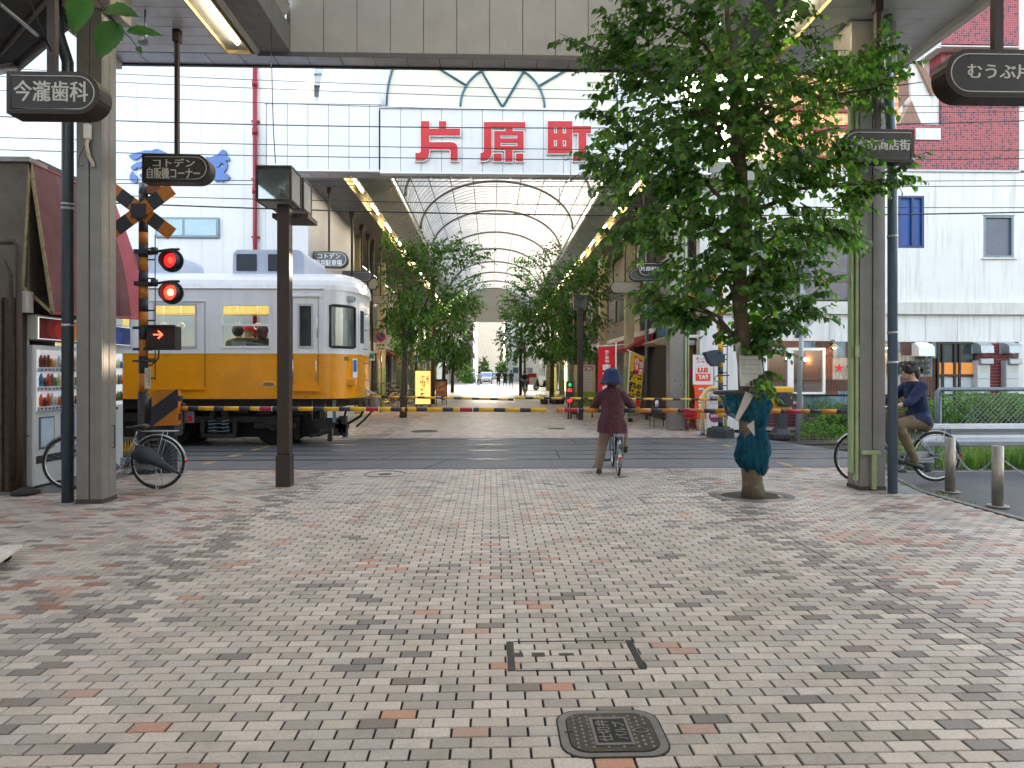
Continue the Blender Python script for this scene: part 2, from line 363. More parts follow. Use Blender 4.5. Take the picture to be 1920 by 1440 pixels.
PRE['rider'] = body_mesh('body', [[(.22, 0, .87, .14), (.25, 0, 1.12, .14, (.85, 1.15, 1)), (.29, 0, 1.3, .12, (.9, 1.5, .8)), (.32, 0, 1.41, .055), (.34, 0, 1.53, .098)], [(.29, .18, 1.3, .07), (.48, .26, 1.1, .05), (.7, .27, 1.04, .035)], [(.29, -.18, 1.3, .07), (.48, -.26, 1.1, .05), (.7, -.27, 1.04, .035)],
    [(.24, .1, .85, .11), (.58, .12, .72, .075), (.42, .12, .3, .05), (.5, .12, .25, .045)], [(.24, -.1, .85, .11), (.6, -.12, .85, .075), (.5, -.12, .42, .05), (.58, -.12, .38, .045)]], .028, lambda x, y, z: 0 if z > 1.4 or (x > .6 and z > .95) or (z < .55 and x < .6 and z > .4) else (1 if z > .86 and x < .6 else (3 if z < .3 else 2)), [MC['skin'], dk, dk, shoe])
# ================================================================ materials
M('skin', (.55, .33, .24), .5, var=.05)
grey_steel = M('painted_steel', hx('#848280'), .42, .2, .18, 4, stain=hx('#6a655b'), stain_amt=.3, stain_scale=3, streak=True)
grey_cap = M('painted_steel_cap', hx('#97928a'), .45, .2, .1, 4)
ceil_m = M('ceiling_panel_paint', hx('#d8d8da'), .4, .1, .16, 2.5, stain=hx('#77756f'), stain_amt=.4, stain_scale=2)
fascia_m = M('fascia_panel_paint', hx('#d3d0c8'), .6, 0, .1, 3, bump=.05, bscale=30)
dark_joint = M('joint_dark', (.02, .02, .02), .8, var=0)
white_panel = M('white_cladding', (.70, .70, .73), .45, 0, .05, 1.0, stain=(.5, .5, .5), stain_amt=.25, streak=True, stain_scale=1.2)
white_warm = M('white_stucco', (.72, .72, .73), .8, 0, .06, 1.2, bump=.08, stain=hx('#8b8678'), stain_amt=.45, streak=True, stain_scale=1.6)
off_white = M('off_white_paint', (.6, .6, .58), .6, 0, .1, 2, stain=hx('#6b6455'), stain_amt=.4, streak=True)
brown = M('brown_steel', hx('#3a2f2b'), .5, .3, .15, 6)
black = M('black_paint', (.015, .015, .016), .45, 0, .1, 10)
dark_sign = M('sign_face_dark', hx('#2e2a29'), .55, 0, .12, 6)
sign_grey = M('sign_lettering_grey', hx('#c9c7c2'), .5, 0, .1, 20)
galv = M('galvanised_pipe', hx('#6d7a86'), .35, .5, .12, 6)
galv_light = M('galvanised_light', hx('#a9b1b8'), .4, .5, .12, 8)
chrome = M('bright_metal', (.6, .6, .6), .22, 1, .1, 20)
rubber = M('rubber', (.02, .02, .021), .75, 0, .15, 30)
asphalt = M('asphalt', (.075, .08, .088), .7, 0, .25, 40, bump=.35, bscale=160, stain=(.12, .12, .125), stain_amt=.6, stain_scale=1.1)
asphalt2 = M('asphalt_blue_grey', (.125, .13, .145), .55, 0, .2, 30, bump=.3, bscale=150, stain=(.055, .057, .062), stain_amt=.6, stain_scale=.9)
grout = M('dark_grout', (.018, .018, .019), .9, 0, .3, 20)
concrete = M('concrete', (.3, .3, .29), .85, 0, .2, 8, bump=.2, stain=(.12, .11, .1), stain_amt=.6)
yellow_paint = M('worn_yellow_line', hx('#a08f68'), .8, 0, .35, 25)
red_sign = M('sign_red', hx('#c00d1c'), .4, 0, .06, 3)
white_sign = M('sign_white', (.8, .8, .8), .4, 0, .04, 5)
orange = M('crossing_orange', hx('#c47a1c'), .5, 0, .2, 6, stain=hx('#6e3a14'), stain_amt=.5, stain_scale=6)
yellow = M('crossing_yellow', hx('#d8a412'), .45, 0, .15, 8)
nblack = M('crossing_black', hx('#2c3038'), .5, 0, .2, 8)
lamp_on = M('fluorescent_tube', (1, 1, 1), .3, var=0, emit=(1.0, .86, .62), es=7)
trough_m = M('trough_cream', hx('#b9a777'), .4, .1, .15, 6)
glass_m = glass('window_glass'); dark_glass = M('dark_glass', hx('#3c4750'), .08, .1, .25, 1.5)
green_paint = M('pale_green_steel', hx('#9fae83'), .5, .1, .15, 8)
# ================================================================ ground
g = MB(); g.quad((-400, -60, -.06), (400, -60, -.06), (400, 600, -.06), (-400, 600, -.06)); struct(g.build('ground', asphalt))
def wob(x, y, s): return math.sin(x*1.3*s+y*.7*s+s)+math.sin(x*.6*s-y*1.7*s+2*s)+math.sin(x*2.9*s+y*2.3*s+3.1*s)*.6
PAL = []
def tilemat(n, c, v=.12): c = (c[0]*1.13, c[1]*1.08, c[2]*1.04); PAL.append(M('tile_'+n, c, .42, 0, .24, 75, bump=.3, bscale=200, stain=(.17, .16, .15), stain_amt=.6, stain_scale=1.4, spec=.55)); return len(PAL)-1
L1 = tilemat('light', (.455, .42, .39)); L2 = tilemat('light_warm', (.44, .405, .375)); L3 = tilemat('light_cool', (.415, .40, .39)); L4 = tilemat('mid', (.33, .31, .295)); L5 = tilemat('pale', (.52, .49, .46))
D1 = tilemat('grey', (.17, .165, .165)); D2 = tilemat('dark_grey', (.115, .112, .115)); D3 = tilemat('brown_grey', (.19, .165, .155))
O1 = tilemat('salmon', (.46, .25, .18)); O2 = tilemat('brick_red', (.25, .125, .10)); O3 = tilemat('rose', (.40, .27, .23)); O4 = tilemat('rust', (.31, .155, .115))
def tilecol(x, y):
    r = random.random(); w1 = wob(x, y, .8); w2 = wob(x+9, y*3, 1.1)
    dl, dr = abs(x+2.5-.0), abs(x-2.71)
    if x < -2.5 or x > 2.71:
        red = .16+.13*w2*(1 if w1 > -.3 else .3)
        if min(dl, dr) < .3 and r < .45: return random.choice((D1, D3, L4))
        if r < red: return random.choice((O2, O4, O3, O3, D3))
        if r > .9: return random.choice((D1, D3, O3))
        return random.choice((L1, L2, L4, L3, L4))
    if min(dl, dr) < .26 and r < .5: return random.choice((D1, D3, L4, D3))
    if w1 > 1.6 and r < .35: return random.choice((D1, L4, L4, L4))
    if x > 1.2 and y < 7 and r < .16: return random.choice((D1, L4, L4, D3))
    if r < .017: return O1
    if r < .034: return O3
    if r < .055: return random.choice((D1, D3))
    if r < .22: return L4
    return random.choice((L1, L2, L3, L1, L5))
TW, TD, JT = .16, .08, .0092
def tile_V(x0, x1, y0, y1, dz=0):
    b = .003; z1 = dz; z0 = -.012
    return [(x0, y0, z0), (x1, y0, z0), (x1, y1, z0), (x0, y1, z0), (x0, y0, z1-b), (x1, y0, z1-b), (x1, y1, z1-b), (x0, y1, z1-b), (x0+b, y0+b, z1), (x1-b, y0+b, z1), (x1-b, y1-b, z1), (x0+b, y1-b, z1)]
TF = [(0, 1, 5, 4), (1, 2, 6, 5), (2, 3, 7, 6), (3, 0, 4, 7), (4, 5, 9, 8), (5, 6, 10, 9), (6, 7, 11, 10), (7, 4, 8, 11), (8, 9, 10, 11)]
def kerbX(y): return 5.47 if y < 8.4 else 5.47+(y-8.4)*.28
def pave(name, y0, y1, xl, xr, indiv):
    base = MB(); base.box(-7.8, 5.35, y0-.001, y1, -.03, -.009) if indiv else base.box(xl, xr, y0, y1, -.03, -.009)
    if indiv: base.box(5.352, 5.46, y0, y1, -.03, -.009)
    root = struct(base.build(name, grout))
    V = []; F = []; MI = []; cnt = 0; shared = {}
    ny = int((y1-y0)/TD)
    rows = range(ny)
    for j in rows:
        ya = y0+j*TD; yb = ya+TD-JT*.62; yc = (ya+yb)/2
        xo = (0 if j % 2 else TW/2)+.003*math.sin(j)
        i0 = int((xl-xo)/TW)-1; i1 = int((xr-xo)/TW)+1
        for i in range(i0, i1):
            xa = xo+i*TW; xb = xa+TW-JT*1.15; xc = (xa+xb)/2
            lim = kerbX(yc)-.09 if indiv else xr
            if xb > lim:
                if xa > lim-.03: continue
                xb = lim
            if xa < xl: continue
            for sx in (-2.5, 2.71):           # the two straight movement joints cut the tiles
                pass
            if indiv:
                if (xc-.5)**2/.03+(yc-2.83)**2/.02 < .8: continue
                if abs(xc-3.12) < .36 and abs(yc-8.2) < .26: continue
            mi = tilecol(xc, yc); dz = random.uniform(-.0012, .0006)
            seam = [s for s in (-2.5, 2.71) if xa < s-.02 and xb > s+.02]
            parts = [(xa, xb)] if not seam else [(xa, seam[0]-.007), (seam[0]+.007, xb)]
            for (a, b) in parts:
                vis = abs(xc-.08) < .77*yc+.1 and yc > 2.52
                if indiv and vis and cnt < 298 and len(parts) == 1 and abs((b-a)-(TW-JT*1.15)) < 1e-4:
                    if mi not in shared:
                        mb = MB(); h = (TW-JT*1.15)/2; k = (TD-JT*.62)/2; mb.add(tile_V(-h, h, -k, k), TF); shared[mi] = mb.mesh('paving_tile', PAL[mi])
                    o = bpy.data.objects.new('paving_tile', shared[mi]); S.collection.objects.link(o); o.parent = root
                    o.location = ((a+b)/2, (ya+yb)/2, dz); cnt += 1
                else:
                    n = len(V); V += tile_V(a, b, ya, yb, dz); F += [tuple(q+n for q in f) for f in TF]; MI += [mi]*9
    me = npmesh('paving_tiles', V, F, PAL, mi=MI); o = bpy.data.objects.new('paving_tiles', me); S.collection.objects.link(o); o.parent = root; o['kind'] = 'stuff'
    return root
NEAR_EDGE, FAR_EDGE = 10.66, 15.75
pave('pavement', .02, NEAR_EDGE, -7.6, 7, True)
pave('shopping_street_pavement', FAR_EDGE, 34.0, -5.9, 6.1, False)
# beyond 34 m the tiles are under a few pixels: the material takes over
def brickmat():
    m = bpy.data.materials.new('far_tiles'); m.use_nodes = True; n = m.node_tree.nodes; l = m.node_tree.links; b = n['Principled BSDF']
    geo = n.new('ShaderNodeNewGeometry'); t = n.new('ShaderNodeTexBrick'); l.new(geo.outputs['Position'], t.inputs['Vector'])
    t.inputs['Color1'].default_value = (.39, .37, .345, 1); t.inputs['Color2'].default_value = (.3, .28, .27, 1); t.inputs['Mortar'].default_value = (.03, .03, .03, 1)
    t.inputs['Scale'].default_value = 1; t.inputs['Brick Width'].default_value = TW; t.inputs['Row Height'].default_value = TD; t.inputs['Mortar Size'].default_value = .004
    l.new(t.outputs[0], b.inputs['Base Color']); b.inputs['Roughness'].default_value = .42; return m
g = MB(); g.box(-5.9, 6.1, 34.0, 84, -.03, -.001); struct(g.build('far_street_pavement', brickmat()))
g = MB()
for s in (0,): g.box(-30, 60, 84.01, 160, -.05, -.02)
struct(g.build('far_road', M('far_asphalt', (.2, .21, .23), .6, var=.2, scale=3)))
for (x, y0, y1) in ((-2.2, 86, 150), (.9, 86, 150)):
    pass
# joints of the pavement, kerb, asphalt strip on the right
g = MB()
ys = [-2, 2, 4, 6, 7, 8.4, 9, 9.6, 10.2, NEAR_EDGE]
for a, b in zip(ys[:-1], ys[1:]):
    xa, xb = kerbX(a), kerbX(b)
    g.add([(xa-.085, a, -.03), (xa, a, -.03), (xb, b, -.03), (xb-.085, b, -.03), (xa-.085, a, .012), (xa, a, .012), (xb, b, .012), (xb-.085, b, .012)], [(4, 5, 6, 7), (0, 1, 5, 4), (1, 2, 6, 5), (2, 3, 7, 6), (3, 0, 4, 7)])
struct(g.build('kerb', M('kerb_concrete', (.2, .2, .2), .8, 0, .25, 12, bump=.2, stain=(.07, .07, .06), stain_amt=.7)))
g = MB()
for a, b in zip(ys[:-1], ys[1:]): g.quad((kerbX(a), a, -.02), (22, a, -.02), (22, b, -.02), (kerbX(b), b, -.02))
struct(g.build('side_road', asphalt))
g = MB(); g.box(kerbX(8.6)-.42, kerbX(8.6)-.09, 8.3, 9.9, .0005, .004); g.box(6.2, 11, 10.25, 10.31, -.019, -.012); struct(g.build('concrete_patch', concrete))
# left corner apron in front of the vending machines
g = MB(); g.add([(-7.7, 7.9, .004), (-5.35, 8.75, .004), (-5.2, 10.6, .004), (-7.7, 10.6, .004)], [(0, 1, 2, 3)]); struct(g.build('corner_apron', M('worn_apron', (.16, .155, .15), .8, 0, .25, 10, bump=.2)))
# ================================================================ crossing and tracks
g = MB(); g.add([(-6.3, NEAR_EDGE+.001, -.05), (7.3, NEAR_EDGE+.001, -.05), (6.1, FAR_EDGE-.001, -.05), (-6.3, FAR_EDGE-.001, -.05), (-6.3, NEAR_EDGE+.001, -.003), (7.3, NEAR_EDGE+.001, -.003), (6.1, FAR_EDGE-.001, -.003), (-6.3, FAR_EDGE-.001, -.003)],
                [(4, 5, 6, 7), (0, 1, 5, 4), (1, 2, 6, 5), (2, 3, 7, 6), (3, 0, 4, 7)])
cross = struct(g.build('level_crossing_road', asphalt2))
rail_m = M('rail_steel', (.16, .13, .115), .45, .7, .2, 20); rail_top = M('rail_head', (.45, .46, .48), .25, 1, .1, 30)
RAILS = (11.85, 13.2, 14.3, 15.4)
for y in RAILS:
    g = MB(); g.mat(0).box(-40, 40, y-.055, y-.028, -.05, .0); g.box(-40, 40, y+.036, y+.085, -.05, -.001); g.mat(1).box(-40, 40, y-.028, y+.032, -.05, .004)
    struct(g.build('rail', [dark_joint, rail_top], cross))
g = MB()
for (xa, ya, xb, yb) in ((-1.05, 10.7, -.75, 11.75), (1.6, 10.7, 1.85, 11.75), (-3.2, 10.7, -2.7, 11.75), (-1.9, 11.95, -1.55, 13.1), (1.2, 11.95, 1.25, 13.1), (3.3, 11.95, 3.0, 13.1), (-.3, 13.3, -.1, 14.2), (4.3, 13.3, 4.0, 14.2), (1.8, 14.4, 1.8, 15.3), (3.6, 14.4, 3.4, 15.3), (4.4, 10.7, 4.2, 11.75)):
    d = .012; g.quad((xa-d, ya, .0012), (xa+d, ya, .0012), (xb+d, yb, .0012), (xb-d, yb, .0012))
for y in (12.52, 13.75, 14.85, 10.72, 15.68): g.quad((-6.2, y-.012, .0012), (6.2, y-.012, .0012), (6.2, y+.012, .0012), (-6.2, y+.012, .0012))
g.build('panel_joint', dark_joint, cross)
g = MB()
for y in (12.6, 14.92): g.quad((-6.2, y-.018, .0015), (6.3, y-.018, .0015), (6.3, y+.012, .0015), (-6.2, y+.012, .0015))
g.build('steel_edge', M('edge_steel', (.4, .42, .45), .3, .8, .3, 5), cross)
g = MB()
def dashes(p, q, wd, n, fill=.62):
    for i in range(n):
        a = Vector(p).lerp(Vector(q), i/n); b = Vector(p).lerp(Vector(q), (i+fill)/n); t = (b-a).normalized(); s = Vector((-t.y, t.x))*wd/2
        if any(min(a.y, b.y) < ry+.09 and max(a.y, b.y) > ry-.06 for ry in RAILS): continue
        g.quad((a.x-s.x, a.y-s.y, .003), (a.x+s.x, a.y+s.y, .003), (b.x+s.x, b.y+s.y, .003), (b.x-s.x, b.y-s.y, .003))
p, q = G(1325, 824), G(1520, 886); dashes(p, q, .13, 9, .75)
p, q = G(505, 836), G(375, 873); dashes(p, q, .15, 6, .75)
g.build('painted_line', yellow_paint, cross)
g = MB(); g.box(-40, -6.31, 10.5, 16.2, -.055, -.035); g.add([(7.32, 10.4, -.035), (40, 10.4, -.035), (40, 16.4, -.035), (6.1, 16.4, -.035)], [(0, 1, 2, 3)])
struct(g.build('track_bed', M('ballast', (.07, .055, .045), .95, 0, .5, 60, bump=1.0, bscale=55)))
# ================================================================ things set in the pavement
def flat(m, x0, x1, y0, y1, z0, z1): m.bbox(x0, x1, y0, y1, z0, z1, min(.003, (z1-z0)/2.1))
iron = M('cast_iron', (.085, .075, .062), .5, .6, .3, 30, bump=.2, stain=(.12, .085, .05), stain_amt=.6, stain_scale=5); iron_rim = M('iron_rim', (.22, .215, .21), .45, .6, .15, 20)
t = thing('manhole_cover', 'rusty cast iron valve cover with rounded corners set among the nearest paving tiles', 'manhole cover', (.5, 2.83, 0))
def rrect(cx, cy, a, b, r, n=5):
    pts = []
    for k, (sx, sy) in enumerate(((1, 1), (-1, 1), (-1, -1), (1, -1))):
        for i in range(n+1):
            an = math.pi/2*(k+i/n); pts.append((cx+sx*(a-r)+r*math.cos(an), cy+sy*(b-r)+r*math.sin(an)))
    return pts
g = MB(); g.prism(rrect(.5, 2.83, .215, .18, .09), 'z', -.01, .004); g.build('frame', [iron_rim], t); g = MB(); g.prism(rrect(.5, 2.83, .222, .187, .095), 'z', -.01, .002); g.prism(rrect(.5, 2.83, .183, .155, .074), 'z', .003, .0041); g.build('frame_gap', dark_joint, t)
g = MB(); g.prism(rrect(.5, 2.83, .178, .15, .07), 'z', .0042, .0075)
g.build('lid', [iron], t)
g = MB()
for i in range(11):
    for j in range(9):
        x = .5-.15+.03*i; y = 2.83-.12+.03*j+(.015 if i % 2 else 0)
        if abs(x-.5+.005) < .078 and abs(y-2.83) < .105: continue
        if y > 2.96 or (x > .6 and abs(y-2.83) < .03): continue
        g.lathe([(.0068, .0075), (.005, .0105), (0, .011)], (x, y, 0), 6)
g.build('studs', [iron_rim], t)['kind'] = 'stuff'
g = MB()
for (a, b, c_, d) in ((.42, .58, 2.925, 2.94), (.42, .58, 2.72, 2.735), (.42, .432, 2.735, 2.925), (.568, .58, 2.735, 2.925)): g.box(a, b, c_, d, .0076, .011)
g.mat(1).box(.433, .567, 2.736, 2.924, .0076, .0082); g.mat(0)
text(g, '仕切弁', (.437, 2.745, .0105), (0, .17, 0), (.0, 0, 0) or (-.0, 0, 0), 0) if False else None
text(g, '仕切弁', (.497, 2.745, .0112), (0, .17, 0), (-.058, 0, 0), .02); text(g, 'バルブ', (.562, 2.76, .0112), (0, .14, 0), (-.052, 0, 0), .02)
g.build('lettering', [iron_rim, dark_joint], t)
g = MB(); g.tube([(.625+.03*math.cos(a*.524), 2.83+.017*math.sin(a*.524), .009) for a in range(12)], .0025, 5, closed=True); g.build('boss', [iron_rim], t); g = MB(); g.box(.305, .35, 2.826, 2.834, .0076, .0084); g.build('key_hole', [dark_joint], t)
t = thing('inlaid_cover', 'rectangular service cover filled with matching pale tiles and dark steel edges', 'service cover', (.43, 3.62, 0))
g = MB(); flat(g, .083, .122, 3.43, 3.81, -.004, .0014); flat(g, .748, .787, 3.43, 3.81, -.004, .0014)
for dx in (0, .014, .03): flat(g, .085+dx, .094+dx, 3.43, 3.81, -.005, .0025); flat(g, .75+dx, .759+dx, 3.43, 3.81, -.005, .0025)
flat(g, .124, .747, 3.428, 3.44, -.005, .0022); flat(g, .124, .747, 3.80, 3.812, -.005, .0022)
g.build('frame', black, t)
g = MB(); flat(g, .11, .17, 3.60, 3.65, .0006, .003); flat(g, .215, .285, 3.6, 3.65, .0006, .0025); flat(g, .36, .44, 3.61, 3.64, .0006, .0025); g.build('lifting_slots', iron, t)['kind'] = 'stuff'
t = thing('service_cover', 'tile filled service cover beside the pavement joint before the tree pit', 'service cover', (2.1, 8.05, 0))
g = MB(); x0, y1 = G(1195, 932); x1, y0 = G(1312, 943)
x1 = x0+.72
for (a, b, c_, d) in ((x0, x0+.04, y0, y1), (x1-.04, x1, y0, y1), (x0+.04, x1-.04, y0, y0+.02), (x0+.04, x1-.04, y1-.02, y1)): flat(g, a, b, c_, d, -.004, .003)
g.build('frame', iron_rim, t)
t = thing('round_cover', 'round manhole ring almost flush with the tiles beside the crossing', 'manhole cover', (*G(722, 889), 0)); cx, cy = G(722, 889)
g = MB(); g.tube([(cx+.3*math.cos(a/24*6.283), cy+.3*math.sin(a/24*6.283), .0) for a in range(24)], .012, 5, closed=True); g.build('rim', iron_rim, t)
g = MB(); g.cyl((cx, cy, -.01), (cx, cy, .003), .1, 12); g.build('centre', iron, t)
for k, (px, py, rr, lab) in enumerate(((796, 809, .34, 'dark round manhole cover on the far pavement left of centre'), (1043, 804, .22, 'small round manhole cover on the far pavement right of centre'))):
    cx, cy = G(px, py); t = thing('manhole_cover', lab, 'manhole cover', (cx, cy, 0)); g = MB(); g.cyl((cx, cy, -.01), (cx, cy, .006), rr, 20); g.build('lid', iron, t)
    g = MB(); g.tube([(cx+rr*math.cos(a/20*6.283), cy+rr*math.sin(a/20*6.283), .003) for a in range(20)], .015, 5, closed=True); g.build('rim', iron_rim, t)
# ================================================================ near arcade canopy
ZC = 6.0; YE = 9.73; YF = 10.09
t = thing('near_arcade_canopy', 'grey panelled arcade roof overhead at the near end of the crossing', 'arcade roof', (0, YE, ZC))
NA = t
def ceil_strip(x0, x1, y0, y1): g = MB(); g.bbox(x0, x1, y0, y1-.008, ZC, ZC+.03, .004); g.build('ceiling_panel', ceil_m, NA)
y = YE
for k in range(10):
    ceil_strip(-5.36, -3.72, y-.24, y); ceil_strip(4.12, 5.9, y-.24, y); y -= .24
g = MB(); g.box(-5.36, -3.72, -34, y-.01, ZC, ZC+.03); g.box(4.12, 5.9, -34, y-.01, ZC, ZC+.03); g.build('ceiling', ceil_m, NA)
g = MB(); g.box(-5.45, -2.84, -34, YF-.02, ZC+.031, ZC+.4); g.box(3.22, 5.98, -34, YF-.02, ZC+.031, ZC+.4); g.build('roof_deck', concrete, NA)
x = -5.44                                                        # front soffit panels
while x < 5.9:
    g = MB(); x2 = min(x+.47, 5.97); g.bbox(x, x2-.008, YE+.012, YF, ZC, ZC+.03, .004); g.build('soffit_panel', M('soffit_paint', hx('#b2b3b8'), .35, .3, .15, 4), NA); x += .47
for (x0, x1) in ((-5.46, -5.36), (5.9, 5.99)):
    g = MB(); g.box(x0, x1, -34, YF+.0, ZC-.09, ZC+.42); g.build('edge_fascia', fascia_m, NA)
g = MB(); g.box(-5.45, 5.98, YF+.001, YF+.05, ZC-.02, ZC+.4); g.build('front_edge', M('edge_dark', hx('#3c3c3e'), .5), NA)
x = -2.84
while x < 3.2:                                                  # end wall of the raised middle
    g = MB(); x2 = min(x+.47, 3.22); g.bbox(x+.003, x2-.006, YE, YE+.03, ZC+.035, 8.9, .004); g.build('fascia_panel', fascia_m, NA); x += .47
g = MB(); g.box(-3.3, 3.68, YE+.0, YE+.011, ZC-.03, ZC+.034); g.box(-2.9, 3.3, YE+.031, YE+.2, ZC+.035, 8.9); g.build('fascia_trim', M('trim_grey', hx('#7c7a74'), .5), NA)
for sx, xo, xi in ((-1, -3.30, -2.84), (1, 3.68, 3.22)):
    for k in range(12):
        ya = YE-.003-k*1.2; yb = ya-1.19
        g = MB(); q = [(xo, ya, ZC-.03), (xo, yb, ZC-.03), (xi, yb, 6.64), (xi, ya, 6.64)]; g.quad(*q); d = .03*sx
        g.quad(*[(p[0]+d, p[1], p[2]+.03) for p in reversed(q)]); g.build('side_panel', fascia_m, NA)
def trough(x0, x1, z, y0, y1, name, par, lamps, lampx):
    g = MB(); g.mat(0)
    g.box(x0, x0+.02, y0, y1, z-.02, z+.22); g.box(x1-.02, x1, y0, y1, z-.02, z+.22); g.box(x0+.02, x1-.02, y0, y1, z+.19, z+.22); g.box(x0+.02, x1-.02, y1-.03, y1, z-.02, z+.19)
    g.build(name, trough_m, par)
    for i, (a, b) in enumerate(lamps):
        g = MB(); g.cyl((lampx, a, z-.004), (lampx, b, z-.004), .022, 10); g.build('fluorescent_tube', lamp_on, par)
        g = MB(); g.box(lampx-.03, lampx+.03, a, b, z+.03, z+.185); g.build('lamp_holder', white_sign, par)
trough(-3.71, -3.36, ZC, -30, YE-.01, 'light_trough', NA, [(YE-.3-k*2.6-1.2, YE-.3-k*2.6) for k in range(5)], -3.46)
trough(3.72, 4.11, ZC, -30, YE-.01, 'light_trough', NA, [(YE-.62-k*2.6-1.2, YE-.62-k*2.6) for k in range(5)], 3.83)
poly = translucent('polycarbonate', (.54, .56, .575), .42); poly_d = translucent('polycarbonate_near', (.54, .54, .54), .42); hoop_m = M('roof_hoop', hx('#a9adb0'), .4, .3, .1, 4)  # near vault sheets toned to set how much light reaches the pavement
steel_rib = M('roof_rib', hx('#8d8a86'), .5, .3, .1, 4)
def arc(cx, zc, a, b, t0=0, t1=math.pi, n=24): return [(cx+a*math.cos(t0+(t1-t0)*i/n), zc+b*math.sin(t0+(t1-t0)*i/n)) for i in range(n+1)]
def vault(par, cx, z0, a, b, y0, y1, pitch, hoop, poly=poly):
    # corrugated translucent sheets between the main ribs
    y = y0
    while y < y1-.1:
        ye = min(y+pitch, y1); n = max(1, int((ye-y)/hoop)); g = MB(); P = arc(cx, z0, a, b, n=28)
        for i in range(n):
            ya = y+(ye-y)*i/n; yb = y+(ye-y)*(i+1)/n; ym = (ya+yb)/2
            for (u, v, s1, s2) in ((ya, ym, 0, .05), (ym, yb, .05, 0)):
                for k in range(28):
                    (xa, za), (xb, zb) = P[k], P[k+1]
                    na, nb = Vector((xa-cx, za-z0+.01)).normalized(), Vector((xb-cx, zb-z0+.01)).normalized()
                    g.quad((xa+na.x*s1, u, za+na.y*s1), (xb+nb.x*s1, u, zb+nb.y*s1), (xb+nb.x*s2, v, zb+nb.y*s2), (xa+na.x*s2, v, za+na.y*s2))
        g.build('roof_sheet', poly, par)
        g = MB()
        for i in range(1, n): g.tube([(x_, y+(ye-y)*i/n, z_) for x_, z_ in arc(cx, z0, a-.015, b-.015, n=28)], .009, 4)
        g.build('roof_hoops', hoop_m, par)['kind'] = 'stuff'
        g = MB(); Q = arc(cx, z0, a-.02, b-.02, n=28); g.tube([(x_, y, z_) for x_, z_ in Q], .055, 6); g.build('main_rib', steel_rib, par)
        y = ye
vault(NA, .19, 7.2, 2.95, 1.9, -34, YE-.1, 4.9, .7, poly_d)
for (s_, X_, Y_, l_) in ((-1, 7.8, 7.8, 'unseen shop row added left of the near arcade to shape its light'), (1, 7.6, 2.2, 'unseen shop row added right of the near arcade to shape its light')):
    t = thing('unseen_shop_block', l_, 'building', (s_*X_, Y_, 0)); g = MB(); g.box(s_*X_, s_*(X_+6), -34, Y_, 0, 6.5); g.build('wall', off_white, t)  # unseen pale blocks added to shield and bounce light over the near pavement
    for k in range(6): g = MB(); g.box(s_*(X_-.05), s_*(X_-.001), Y_-5.2-k*6, Y_-.8-k*6, .05, 2.6); g.build('shutter', galv, t)
g = MB(); g.box(-2.86, -2.82, -34, YE-.05, 6.66, 7.25); g.box(3.2, 3.24, -34, YE-.05, 6.66, 7.25); g.build('upstand', white_panel, NA)
# pillars of the near canopy
def pillar(x0, x1, y0, y1, z1, label, m, cap=True, cz=.33):
    t = thing('arcade_pillar', label, 'pillar', ((x0+x1)/2, (y0+y1)/2, 0)); xm = (x0+x1)/2; ym = (y0+y1)/2; d = .012
    g = MB()
    for (a, b) in ((x0, xm-.006), (xm+.006, x1)): g.bbox(a, b, y0, y0+d+.02, .0, z1, .004)
    for xx in (x0, x1-.03):
        for (a, b) in ((y0+.033, ym-.005), (ym+.005, y1)): g.bbox(xx, xx+.03, a, b, 0, z1, .004)
    g.mat(1).box(x0+.012, x1-.012, y0+.014, y1-.002, 0, z1-.01); g.mat(0)
    g.build('casing', [m, dark_joint], t)
    g = MB(); g.box(x0-.008, x1+.008, y0-.008, y1+.008, 0, .05); g.build('foot', M('foot_dirt', (.06, .055, .05), .8, var=.3, scale=20), t)
    if cap: g = MB(); g.bbox(x0-.14, x1+.12, y0-.05, y1+.12, z1, z1+cz, .01); g.build('capital', grey_cap, t)
    return t
x0, x1 = Xa(143, 7.97), Xa(191, 7.97)
P1 = pillar(x0, x1, 7.97, 8.27, 5.67, 'grey steel arcade pillar with its drain pipe beside the vending machines', grey_steel)
g = MB(); a = Xa(203, 8.12); g.tube([(x1+.004, 8.17, .62), (x1+.035, 8.17, .62), (x1+.035, 8.17, .88), (x1+.004, 8.17, .88)], .007, 6); g.build('door_handle', black, P1)
y0 = 8.57; x0r, x1r = Xa(1612, y0), Xa(1660, y0)
P2 = pillar(x0r, x1r, y0, y0+.3, 5.45, 'grey steel arcade pillar with pale green channel behind the street tree', grey_steel, cz=.52)
g = MB(); g.bbox(x0r-.1, x0r-.055, 8.6, 8.68, .22, 5.6, .006); g.bbox(x0r-.05, x0r-.012, 8.57, 8.64, .12, 5.6, .006); g.build('cable_channel', green_paint, P2)
g = MB(); g.bbox(x0r+.0, x0r+.24, y0-.06, y0-.012, .46, .51, .005); g.bbox(x0r+.13, x0r+.19, y0-.06, y0-.012, .02, .459, .005); g.box(x0r-.07, x0r-.02, y0-.03, y0-.01, 1.7, 1.85); g.build('bracket', green_paint, P2)
g = MB(); zz = Za(1600, 523, 8.6); xx = Xa(1530, 8.6); g.box(xx, x0r-.1, 8.62, 8.66, zz-.04, zz+.02); g.tube([(xx+.01, 8.64, zz), (xx+.01, 8.64, Za(1530, 430, 8.64)), (x0r-.1, 8.64, Za(1530, 430, 8.64))], .012, 6); g.build('arm_bracket', grey_cap, P2)
